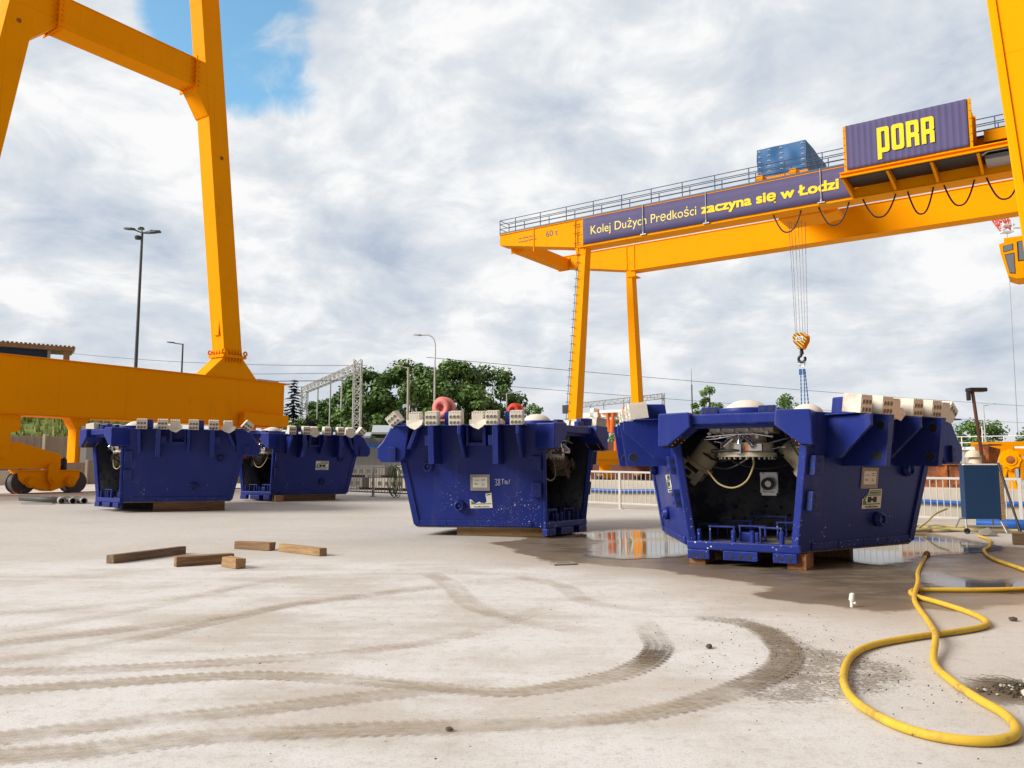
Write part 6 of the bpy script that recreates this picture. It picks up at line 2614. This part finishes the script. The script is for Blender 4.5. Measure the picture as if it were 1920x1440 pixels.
def lamp_post(name, label, x, y, h, heads, mat, r0=0.11, group=None, base=None):
    g = gz(x, y)
    t = thing(name, label, 'street lamp', (x, y, g), 0, group)
    m = MB()
    m.cyl((0, 0, 0), (0, 0, h), r0, r0 * 0.55, seg=10)
    m.build('pole', mat, t)
    for a, l, up in heads:
        d = Vector((math.cos(a), math.sin(a), 0))
        m = MB()
        b = Vector((0, 0, h - 0.05))
        if up < 1:
            m.tube([b, b + d * l * 0.9 + Vector((0, 0, up))], 0.045, 6)
        else:
            m.tube(spline([b - Vector((0, 0, 0.5)), b + Vector((0, 0, up * 0.7)), b + d * l * 0.35 + Vector((0, 0, up)), b + d * l + Vector((0, 0, up))], 5), 0.05, 6)
        m.build('arm', mat, t)
        m = MB()
        e = b + d * l * 0.85 + Vector((0, 0, up))
        s = Vector((-d.y, d.x, 0))
        v = []
        for f, w in ((0.0, 0.12), (0.25, 0.2), (0.7, 0.2), (1.0, 0.07)):
            c = e + d * (f * 0.7) + Vector((0, 0, f * 0.06))
            v += [c - s * w, c + s * w, c + s * w * 0.8 + Vector((0, 0, 0.09)), c - s * w * 0.8 + Vector((0, 0, 0.09))]
        f_ = []
        for i in range(3):
            for k in range(4):
                k2 = (k + 1) % 4
                f_.append((i * 4 + k, i * 4 + k2, i * 4 + 4 + k2, i * 4 + 4 + k))
        f_ += [(3, 2, 1, 0), (12, 13, 14, 15)]
        m.add(v, f_)
        m.build('lamp_head', mat, t)
    return t


t = lamp_post('street_lamp', 'tall dark mast with four flat lamp heads against the clouds', -22.5, 48, 15.2, ((-0.15, 0.55, -0.05), (0.9, 0.55, 0.2), (3.0, 0.6, 0.22), (2.1, 0.6, 0.42)), MAT['mast_dark'], 0.13)
m = MB()
m.dome((-0.25, 0, 14.9), 0.2, 0.1, 12, 4)
m.cyl((-0.25, 0, 14.75), (-0.25, 0, 14.9), 0.16, 0.2, seg=12)
m.build('camera_dome', MAT['mast_dark'], t)
lamp_post('street_lamp', 'small grey lamp post just left of the crane leg', -30.84, 75, 12.5, ((3.2, 0.9, 0.1),), MAT['mast_dark'], 0.13)
lamp_post('street_lamp', 'pale lamp post with a curved arm in front of the big trees', -6.25, 65, 9.6, ((3.05, 1.35, 2.1),), MAT['mast_pale'], 0.11)
lamp_post('street_lamp', 'short pale concrete lamp post left of the curved arm lamp', -7.74, 60, 8.4, ((2.9, 0.5, 0.1),), MAT['concrete_post'], 0.14)
lamp_post('street_lamp', 'small lamp post before the right end of the big trees', -0.46, 70, 7.4, ((0.2, 0.7, 0.1),), MAT['mast_pale'], 0.08)
lamp_post('street_lamp', 'thin pale lamp post far behind the floodlight at the right', 74.0 * 0.6, 76, 6.8, ((0.2, 0.7, 0.1),), MAT['mast_pale'], 0.09)


# railway catenary portals
def lattice(m, a, b, up, w, h, n, r):
    """square lattice girder from a to b"""
    a, b = Vector(a), Vector(b)
    d = (b - a).normalized()
    s = d.cross(Vector(up)).normalized()
    u = Vector(up)
    cs = [s * w / 2 + u * h / 2, -s * w / 2 + u * h / 2, -s * w / 2 - u * h / 2, s * w / 2 - u * h / 2]
    for c in cs:
        m.cyl(a + c, b + c, r, seg=5)
    for i in range(n):
        p, q = a.lerp(b, i / n), a.lerp(b, (i + 1) / n)
        for k in range(4):
            c0, c1 = cs[k], cs[(k + 1) % 4]
            if i % 2:
                c0, c1 = c1, c0
            m.cyl(p + c0, q + c1, r * 0.7, seg=4)
            m.cyl(p + cs[k], p + cs[(k + 1) % 4], r * 0.6, seg=4)


def portal(label, A, B, h, mat, posts=(0, 1), mid=(), wdt=0.55):
    t = thing('catenary_portal', label, 'catenary mast', (0, 0, 0))
    A, B = Vector((*A, gz(*A))), Vector((*B, gz(*B)))
    up = Vector((0, 0, 1))
    for f in posts:
        p = A.lerp(B, f)
        m = MB()
        lattice(m, p, p + up * h * (1.03 if f == posts[0] else 1.0), (1, 0, 0), wdt, wdt, 16, 0.045)
        m.build('mast', mat, t)
    m = MB()
    lattice(m, A + up * (h - 0.35), B + up * (h - 0.35), (0, 0, 1), 0.5, 0.6, 26, 0.035)
    m.build('cross_girder', mat, t)
    for f, dz in mid:
        p = A.lerp(B, f)
        m = MB()
        m.cyl(p + up * (h - 0.3), p + up * (h - 0.3 - dz), 0.07, seg=6)
        m.cyl(p + up * (h - 0.3 - dz), p + up * (h - dz + 1.0) + Vector((1.1, 0, 0)), 0.04, seg=5)
        m.build('dropper', mat, t)
    return t


portal('white lattice catenary portal left of the big trees', (-11.9, 62), (-20.6, 80), 9.0, MAT['mast_pale'], (0, 1), ((0.25, 4.5), (0.45, 5.5), (0.7, 5.5)))
portal('thin catenary portal far off between the legs of the far crane', (9.46, 110), (18.0, 96), 9.8, MAT['galv3'], (0, 1), ((0.12, 6), (0.3, 6), (0.55, 8), (0.62, 8)), 0.3)


# overhead wires
def wire(a, b, sag, r, label):
    pts = []
    a, b = Vector(a), Vector(b)
    for i in range(25):
        f = i / 24
        p = a.lerp(b, f)
        p.z -= sag * 4 * f * (1 - f)
        pts.append(p)
    m = MB()
    m.tube(pts, r, 5)
    tag(m.build('overhead_wire', MAT['mast_dark']), label, 'wire', 'railway wires across the sky')


wire((-60, 96, 15.9), (-11.9, 66, 9.7), 0.7, 0.022, 'thin upper wire running from the canopy to the lattice portal')
wire((-58, 92, 13.1), (-11.9, 65, 9.0), 0.5, 0.022, 'thin middle wire running from the canopy to the lattice portal')
wire((-56, 88, 12.0), (-12.1, 62.5, 8.1), 0.5, 0.035, 'thick lower wire running from the canopy to the lattice portal')
wire((-8, 75, 11.6), (170, 172, 12.0), 1.2, 0.025, 'wire crossing low behind the far crane legs, upper')
wire((-8, 76, 9.6), (170, 173, 8.6), 1.0, 0.022, 'wire crossing low behind the far crane legs, lower')


# ------------------------------------------------------------------ trees
def tree(name, label, x, y, h, rw, seed, leaf=0.34, n=5200, trunk_h=0.25, cat='tree', base=None, mats=('leaf_a', 'leaf_b', 'leaf_c'), group='trees beyond the yard'):
    rnd = random.Random(seed)
    g = gz(x, y)
    t = thing(name, label, cat, (x, y, g), 0, group)
    m = MB()
    th = h * trunk_h
    m.tube([(0, 0, 0), (0.1, 0, th), (0.05, 0.1, h * 0.62)], [0.028 * h, 0.02 * h, 0.006 * h], 8)
    clumps = []
    for i in range(34):
        a = rnd.uniform(0, 2 * PI)
        f = rnd.uniform(-0.95, 1)
        rr = math.sqrt(max(0.0, 1 - f * f)) * rw * rnd.uniform(0.45, 0.92)
        c = Vector((rr * math.cos(a), rr * math.sin(a), h * (0.5 + trunk_h * 0.35) + f * h * (0.5 - trunk_h * 0.35) * 0.86))
        clumps.append((c, rnd.uniform(0.20, 0.36) * rw))
        if i % 3 == 0:
            m.tube(spline([(0.05, 0, th * 0.9), c * 0.5 + Vector((0, 0, th * 0.4)), c], 4), [0.009 * h * (1 - k / 9) + 0.01 for k in range(9)], 6)
    m.build('trunk', MAT['bark'], t)
    cr = MB()
    V, F, MI = [], [], []
    for i in range(n):
        c, r = clumps[rnd.randrange(len(clumps))]
        d = Vector((rnd.gauss(0, 1), rnd.gauss(0, 1), rnd.gauss(0, 1))).normalized()
        p = c + Vector((d.x * r, d.y * r, d.z * r * 0.8)) * (rnd.random() ** 0.4)
        if p.z < th * 0.7:
            continue
        nrm = (d + Vector((rnd.gauss(0, .5), rnd.gauss(0, .5), rnd.gauss(0, .5) + 0.4))).normalized()
        a = nrm.orthogonal().normalized()
        a = (Matrix.Rotation(rnd.uniform(0, 6.28), 3, nrm) @ a)
        b = nrm.cross(a)
        s = leaf * rnd.uniform(0.55, 1.25)
        k = len(V)
        V += [p - a * s * 0.5, p + b * s * 0.32, p + a * s * 0.5, p - b * s * 0.32]
        F.append((k, k + 1, k + 2, k + 3))
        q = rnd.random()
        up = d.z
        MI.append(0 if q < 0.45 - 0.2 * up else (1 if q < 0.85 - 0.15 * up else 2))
    cr.v, cr.f, cr.mi, cr.sm = V, F, MI, [False] * len(F)
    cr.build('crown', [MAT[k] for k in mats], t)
    return t


BIG = [(-19.6, 84, 8.4, 2.8, 'tree behind the lattice portal nearest the conifers'), (-17.4, 76, 6.6, 2.4, 'low tree behind the left mast of the lattice portal'), (-16.2, 80, 8.6, 3.0, 'broad dark tree at the left end of the big clump'), (-13.0, 74, 10.2, 3.4, 'tree of the big clump just behind the lattice portal'),
       (-9.6, 76, 11.4, 4.0, 'tall tree of the big clump left of the curved arm lamp'), (-5.4, 73, 11.0, 3.9, 'tall tree of the big clump behind the curved arm lamp'),
       (-1.8, 75, 10.6, 3.6, 'dark rounded tree at the right end of the big clump'), (-7.4, 68, 8.4, 3.2, 'lower light green tree in front of the big clump'),
       (-3.4, 70, 8.0, 3.0, 'lower dark tree in front of the right half of the big clump'), (-12.2, 68, 7.6, 2.8, 'lower light green tree before the left half of the big clump')]
for i, (x, y, h, r, lb) in enumerate(BIG):
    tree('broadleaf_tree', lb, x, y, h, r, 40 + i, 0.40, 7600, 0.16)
tree('broadleaf_tree', 'small olive tree right of the big clump', 2.2, 84, 7.6, 2.4, 61, 0.34, 2600, 0.2)
tree('broadleaf_tree', 'small light green tree at the foot of the far crane rear leg', 12.4, 88, 7.0, 2.4, 62, 0.34, 2400, 0.2, mats=('leaf_b', 'leaf_c', 'leaf_c'))
tree('broadleaf_tree', 'pale poplar peeping over the largest block on the left', 21.8, 90, 10.4, 1.9, 63, 0.34, 2800, 0.2, mats=('leaf_b', 'leaf_c', 'leaf_c'))
tree('broadleaf_tree', 'flat topped tree peeping over the largest block by the chain sling', 32.0, 95, 9.7, 2.6, 64, 0.34, 2600, 0.2)
tree('broadleaf_tree', 'rounded green tree behind the floodlight', 53.0, 92, 6.3, 3.6, 65, 0.36, 4200, 0.15)
tree('broadleaf_tree', 'green tree cut by the right edge of the photo', 59.5, 92, 5.9, 3.0, 66, 0.36, 3000, 0.12, mats=('leaf_b', 'leaf_b', 'leaf_c'))
tree('broadleaf_tree', 'dark green tree left of the floodlight pole', 49.0, 98, 6.2, 3.2, 67, 0.36, 3000, 0.15)
tree('shrub', 'bright green bush in front of the conifers', -18.6, 70, 5.2, 2.2, 68, 0.3, 2400, 0.1, 'bush', mats=('leaf_b', 'leaf_c', 'leaf_c'))
tree('shrub', 'dark bush at the foot of the lattice portal', -14.8, 66, 4.4, 2.0, 69, 0.3, 2200, 0.1, 'bush')


def conifer(label, x, y, h, r, seed):
    rnd = random.Random(seed)
    t = thing('conifer', label, 'tree', (x, y, gz(x, y)), 0, 'conifers at the crane beam end')
    m = MB()
    m.cyl((0, 0, 0), (0, 0, h * 0.98), 0.14, 0.02, seg=8)
    m.build('trunk', MAT['bark'], t)
    V, F = [], []
    z = h * 0.08
    while z < h * 0.99:
        f = 1 - z / h
        k = int(6 + 8 * f)
        for i in range(k):
            a = rnd.uniform(0, 2 * PI)
            l = r * (f ** 0.85) * rnd.uniform(0.6, 1.1) + 0.1
            d = Vector((math.cos(a), math.sin(a), -0.25))
            s = Vector((-d.y, d.x, 0))
            for j in range(int(6 + l * 9)):
                p = Vector((0, 0, z)) + d * l * rnd.random()
                w = 0.10 + 0.1 * rnd.random()
                q = len(V)
                e = (d + s * rnd.uniform(-1, 1) + Vector((0, 0, rnd.uniform(-.5, .3)))).normalized() * 0.34
                V += [p - s * w, p + s * w, p + e]
                F.append((q, q + 1, q + 2))
        z += h * 0.028
    c = MB()
    c.v, c.f, c.mi, c.sm = V, F, [0] * len(F), [False] * len(F)
    c.build('crown', [MAT['needle']], t)


conifer('tall pointed conifer by the lattice portal', -20.3, 75, 9.3, 2.7, 71)
conifer('narrow conifer right at the end of the crane beam', -21.9, 74, 8.2, 2.2, 72)

# ------------------------------------------------------------------ background middle
# light sheds with a blue trimmed gable
t = thing('site_shed', 'long grey metal shed with a blue trimmed porch behind the grey railing', 'shed', (-9.0, 44, gz(-9, 44)), 0.15)
m = MB()
m.box(-4, 4.2, 0, 3, 0, 2.55)
for i in range(28):
    m.box(-4 + i * 0.3, -3.9 + i * 0.3, -0.03, 0, 0.1, 2.5)
m.build('wall', MAT['roof_sheet2'], t)
m = MB()
m.hexa([(-4.2, -0.3, 2.55), (1.3, -0.3, 2.55), (1.3, 3.2, 2.9), (-4.2, 3.2, 2.9), (-4.2, -0.3, 2.66), (1.3, -0.3, 2.66), (1.3, 3.2, 3.0), (-4.2, 3.2, 3.0)])
m.hexa([(1.35, -0.3, 2.75), (4.4, -0.3, 2.75), (4.4, 3.2, 3.3), (1.35, 3.2, 3.3), (1.35, -0.3, 2.86), (4.4, -0.3, 2.86), (4.4, 3.2, 3.42), (1.35, 3.2, 3.42)])
m.build('roof', MAT['roof_sheet'], t)
m = MB()
for a, b, za, zb in ((-1.0, 1.2, 1.95, 2.2), (1.2, 3.6, 2.2, 1.95)):
    m.hexa([(a, -0.6, za - 0.13), (b, -0.6, zb - 0.13), (b, -0.05, zb - 0.13), (a, -0.05, za - 0.13), (a, -0.6, za), (b, -0.6, zb), (b, -0.05, zb), (a, -0.05, za)])
m.build('porch_trim', MAT['hose_blue'], t)
# stacked precast blocks behind the grey railing
rnd = random.Random(31)
spots = [(-15.5, 4.5, 0, 2.6), (-12.6, 4.2, 0, 2.2), (-10.2, 4.4, 0, 2.4), (-14.4, 4.6, 1, 2.4), (-11.4, 4.5, 1, 2.0), (-9.4, 7.5, 0, 2.6), (-13.0, 8.0, 0, 3.0), (-13.2, 8.1, 1, 2.4)]
for i, (u, w, lay, l) in enumerate(spots):
    a = fpt(u, w)
    m = MB()
    z0 = 0.52 * lay
    m.box(-l / 2, l / 2, -0.5, 0.5, z0 + 0.10, z0 + 0.5)
    m.box(-l / 2 + 0.2, -l / 2 + 0.35, -0.5, 0.5, z0, z0 + 0.10, 1)
    m.box(l / 2 - 0.35, l / 2 - 0.2, -0.5, 0.5, z0, z0 + 0.10, 1)
    for k in range(int(l / 0.4)):
        m.box(-l / 2 + 0.15 + k * 0.4, -l / 2 + 0.35 + k * 0.4, -0.51, -0.5, z0 + 0.2, z0 + 0.36, 1)
    o = m.build('concrete_block', [MAT['concrete'] if i % 3 else MAT['concrete_grey'], MAT['concrete_dark']], None, 0.015)
    o.location = (*a, gz(*a))
    o.rotation_euler = (0, 0, RZF + rnd.uniform(-.08, .08))
    tag(o, 'slotted precast concrete block stacked behind the grey railing', 'concrete block', 'concrete blocks stacked behind the grey railing')
# yellow bollard-like buffer
m = MB()
x, y = fpt(-14.1, 1.2)
g0 = gz(x, y)
m.cyl((x - 0.2, y, g0 + 1.35), (x + 0.55, y, g0 + 1.35), 0.20, seg=18)
m.box(x - 0.1, x + 0.3, y - 0.18, y + 0.18, g0, g0 + 1.15)
tag(m.build('yellow_buffer', MAT['yellow'], None, 0.02), 'yellow machine head standing beside the rear blue segment', 'machine')
# dark twin drum
m = MB()
for dx in (0, 0.95):
    m.cyl((-18.4 + dx, 70, 0.4), (-18.4 + dx, 70, 5.2), 0.42, seg=18)
m.box(-18.95, -16.9, 69.6, 70.4, 5.2, 5.4)
tag(m.build('silo', MAT['black_steel']), 'dark twin silo between the crane beam and the lattice portal', 'silo')
# orange and white drilling gear
t = thing('drilling_rig', 'drilling rig with orange arms and white tubes between the two near blocks', 'machine', (8.0, 65, 0.39), RZF, None, 1.15)
m = MB()
m.box(-3, 5, 0, 2.2, 0.0, 2.6)
for i in range(3):
    m.box(-3.02, 5.02, -0.03, 0.0, 0.5 + 0.7 * i, 0.56 + 0.7 * i)
m.build('base', MAT['brown_oxide'], t)
for k, (a, b, r, mt) in enumerate((((-0.9, -0.3, 4.9), (-0.6, -0.3, 1.6), 0.12, 'orange'), ((-0.1, -0.4, 4.6), (0.05, -0.4, 3.2), 0.20, 'orange'), ((0.35, -0.4, 4.6), (0.25, -0.4, 3.2), 0.20, 'orange'),
                                   ((1.15, -0.35, 5.0), (0.95, -0.35, 1.4), 0.13, 'orange'), ((1.35, -0.3, 4.6), (2.6, -0.3, 1.2), 0.16, 'white'), ((1.3, -0.5, 4.5), (1.2, -0.5, 1.2), 0.2, 'white'), ((0.6, -0.5, 3.4), (0.55, -0.5, 1.2), 0.14, 'orange'))):
    m = MB()
    m.cyl(a, b, r * 0.6, seg=10)
    m.cyl(Vector(a).lerp(Vector(b), 0.35), b, r, seg=12)
    m.build('arm' if mt == 'orange' else 'tube', MAT[mt], t)
m = MB()
m.box(-3.4, 1.6, -0.2, 0.4, 4.35, 4.7)
m.box(-3.3, -3.0, -0.2, 0.4, 2.6, 4.4)
m.box(-1.6, -1.3, -0.2, 0.4, 2.6, 5.0)
m.box(-0.7, 1.3, -0.45, -0.2, 4.62, 4.8)
m.build('frame', MAT['white'], t)
m = MB()
m.box(-3.7, -2.9, -0.5, -0.2, 4.7, 5.3)
m.cyl((-3.3, -0.3, 2.6), (-3.3, -0.3, 4.7), 0.05, seg=6)
m.build('sign_box', MAT['black'], t)

# ------------------------------------------------------------------ background right
cw = thing('site_container', 'white site container strip behind the worker at the right edge', 'container', (49.5, 78, 0.39), RZF)
m = MB()
m.box(-6, 6, 0, 2.4, 0.0, 2.7)
for i in range(40):
    m.box(-6 + i * 0.3, -5.88 + i * 0.3, -0.04, 0, 0.1, 2.6)
m.build('wall', MAT['roof_sheet2'], cw)
m = MB()
m.box(-6.2, 6.2, -0.25, 2.6, 2.7, 3.0)
m.build('roof', MAT['white'], cw)
m = MB()
m.box(-2.1, -1.2, -0.06, -0.045, 0.0, 2.4)
m.build('door', MAT['black'], cw)
m = MB()
for z in (3.4, 4.0):
    m.cyl((-9, -0.5, z), (6, -0.5, z), 0.05, seg=6)
for i in range(9):
    m.cyl((-9 + i * 1.8, -0.5, 2.9 if i > 1 else 0.0), (-9 + i * 1.8, -0.5, 4.0 + (1.0 if i % 3 == 0 else 0)), 0.05, seg=6)
m.build('roof_railing', MAT['white'], cw)
for (x, y, lb, k) in ((36.5, 62, 'yellow telescopic boom above the rusty hopper', 0), (40.5, 64, 'yellow machine hood beside the telescopic boom', 1), (47.2, 68, 'small yellow frame of a machine near the right edge', 2)):
    t = thing('yellow_machine', lb, 'machine', (x, y, gz(x, y)), RZF, 'yellow machines far behind the floodlight')
    m = MB()
    if k == 0:
        m.box(-1.2, 3.0, -0.3, 0.3, 2.55, 2.9)
        m.box(0.2, 1.6, -0.35, 0.35, 2.1, 2.56)
        m.box(0.6, 1.0, -0.2, 0.2, 0.0, 2.1)
    elif k == 1:
        m.hexa([(-1.2, -0.4, 2.0), (1.6, -0.4, 1.6), (1.6, 0.4, 1.6), (-1.2, 0.4, 2.0), (-1.2, -0.4, 2.5), (1.3, -0.4, 2.4), (1.3, 0.4, 2.4), (-1.2, 0.4, 2.5)])
        m.box(-0.4, 0.2, -0.3, 0.3, 0, 1.7)
    else:
        for a in (-0.9, 0.8):
            m.box(a, a + 0.12, -0.3, 0.3, 1.9, 3.0)
        m.box(-0.9, 0.92, -0.3, 0.3, 2.9, 3.0)
        m.box(-1.1, 1.1, -0.4, 0.4, 0.0, 2.0)
    m.build('body', MAT['yellow'], t, 0.03)
m = MB()
a = Vector((23.2, 38.0, gz(23.2, 38)))
for dx in (-0.3, 0.3):
    m.box(a.x + dx - 0.06, a.x + dx + 0.06, a.y - 0.05, a.y + 0.05, a.z, a.z + 0.01)
    m.cyl(a + Vector((dx * 1.3, 0, 0)), a + Vector((dx * 0.1, 0, 1.15)), 0.07, seg=8)
tag(m.build('trestle', MAT['yellow']), 'small yellow trestle behind the mesh fence', 'trestle')
m = MB()
m.box(21.4, 22.4, 38.2, 38.9, gz(22, 38.5), gz(22, 38.5) + 1.0)
m.box(21.5, 21.6, 38.15, 38.2, gz(22, 38.5) + 0.7, gz(22, 38.5) + 0.9, 1)
tag(m.build('blue_tank', [MAT['cabinet_blue'], MAT['paper']], None, 0.04), 'dark blue tank beside the yellow trestle', 'tank')

# worker in an orange vest, back to the camera
def person(x, y, rz):
    g = gz(x, y)
    t = thing('person', 'worker in an orange vest and navy trousers standing with back turned at the right edge', 'person', (x, y, g), rz)
    me = bpy.data.meshes.new('body')
    J = {'pelvis': (0, 0, 0.94, .15), 'waist': (0, 0, 1.10, .145), 'chest': (0, 0, 1.34, .17), 'neck': (0, 0, 1.50, .065), 'head': (0, .01, 1.62, .085), 'crown': (0, .01, 1.71, .08),
         'ls': (.17, 0, 1.43, .075), 'le': (.24, .02, 1.15, .05), 'lh': (.25, .08, .92, .04), 'rs': (-.17, 0, 1.43, .075), 're': (-.24, .02, 1.15, .05), 'rh': (-.25, .08, .92, .04),
         'lp': (.10, 0, .88, .105), 'lk': (.11, .01, .48, .075), 'lf': (.12, 0, .08, .055), 'lt': (.13, .14, .05, .045), 'rp': (-.10, 0, .88, .105), 'rk': (-.11, .01, .48, .075), 'rf': (-.12, 0, .08, .055), 'rt': (-.13, .14, .05, .045)}
    E_ = [('pelvis', 'waist'), ('waist', 'chest'), ('chest', 'neck'), ('neck', 'head'), ('head', 'crown'), ('chest', 'ls'), ('ls', 'le'), ('le', 'lh'), ('chest', 'rs'), ('rs', 're'), ('re', 'rh'),
          ('pelvis', 'lp'), ('lp', 'lk'), ('lk', 'lf'), ('lf', 'lt'), ('pelvis', 'rp'), ('rp', 'rk'), ('rk', 'rf'), ('rf', 'rt')]
    names = list(J)
    me.from_pydata([J[n][:3] for n in names], [(names.index(a), names.index(b)) for a, b in E_], [])
    o = bpy.data.objects.new('body', me)
    COL.objects.link(o)
    o.parent = t
    o.modifiers.new('skin', 'SKIN')
    sv = me.skin_vertices[0].data
    for n, s in zip(names, sv):
        s.radius = (J[n][3],) * 2
    sv[0].use_root = True
    s = o.modifiers.new('sub', 'SUBSURF')
    s.levels = s.render_levels = 2
    me.materials.append(MAT['navy'])
    m = MB()
    v = []
    for z, rx, ry in ((0.98, .20, .16), (1.15, .195, .16), (1.35, .215, .175), (1.46, .19, .14), (1.50, .10, .09)):
        v += [(rx * math.cos(a * PI / 8), ry * math.sin(a * PI / 8), z) for a in range(16)]
    f = [(k * 16 + i, k * 16 + (i + 1) % 16, k * 16 + 16 + (i + 1) % 16, k * 16 + 16 + i) for k in range(4) for i in range(16)]
    m.add(v, f, 0, True)
    m.build('vest', MAT['hivis'], t)
    m = MB()
    m.dome((0, .01, 1.66), .125, .13, 16, 5)
    m.build('helmet', MAT['white'], t)
    m = MB()
    m.cyl((0, .01, 1.56), (0, .01, 1.67), .088, .098, seg=14)
    for sx in (-1, 1):
        m.cyl((sx * .245, .08, .93), (sx * .25, .10, .84), .038, .03, seg=8)
    m.build('skin', MAT['skin'], t)


person(46.3, 74.0, math.radians(-30))

# tower crane jib peeping under the girder
t = thing('tower_crane', 'red and white lattice jib end of a tower crane under the yellow girder', 'crane', (75.5, 120, 0))
m = MB()
lattice(m, (-0.4, 0, 37.9), (4.2, 14, 48), (0, 0, 1), 1.4, 1.5, 12, 0.09)
m.build('jib', MAT['red'], t)
m = MB()
m.box(-1.1, 0.6, -0.5, 0.7, 36.9, 37.1)
m.box(-0.7, 0.9, -0.4, 0.6, 38.0, 38.2)
m.box(1.0, 1.9, -0.3, 0.3, 37.6, 37.7)
for x in (-1.0, 0.5):
    m.cyl((x, -0.4, 37), (x, -0.4, 38.6), 0.05, seg=5)
m.build('jib_platform', MAT['white'], t)
m = MB()
m.cyl((-0.2, 0, 37.0), (-0.55, 0, 4.0), 0.05, seg=5)
m.build('rope', MAT['steel'], t)

# red foot of a barrier at the left edge
m = MB()
x, y = -17.6, 29.2
m.box(x - 0.2, x + 0.1, y - 0.12, y + 0.12, gz(x, y) + 0.002, gz(x, y) + 0.14)
m.cyl((x - 0.05, y, gz(x, y) + 0.14), (x - 0.05, y, gz(x, y) + 1.0), 0.03, seg=8)
tag(m.build('barrier_post', MAT['red'], None, 0.02), 'red barrier foot at the left edge beside the crane wheel', 'barrier')

# thin aerial mast behind the front block
t = thing('aerial_mast', 'thin dark aerial mast rising behind the largest block left of the poplar', 'mast', (20.1, 90, gz(20.1, 90)))
m = MB()
m.cyl((0, 0, 0), (0, 0, 10.2), 0.09, 0.07, seg=8)
m.cyl((0, 0, 10.2), (0, 0, 12.0), 0.03, 0.015, seg=6)
m.build('pole', MAT['mast_dark'], t)
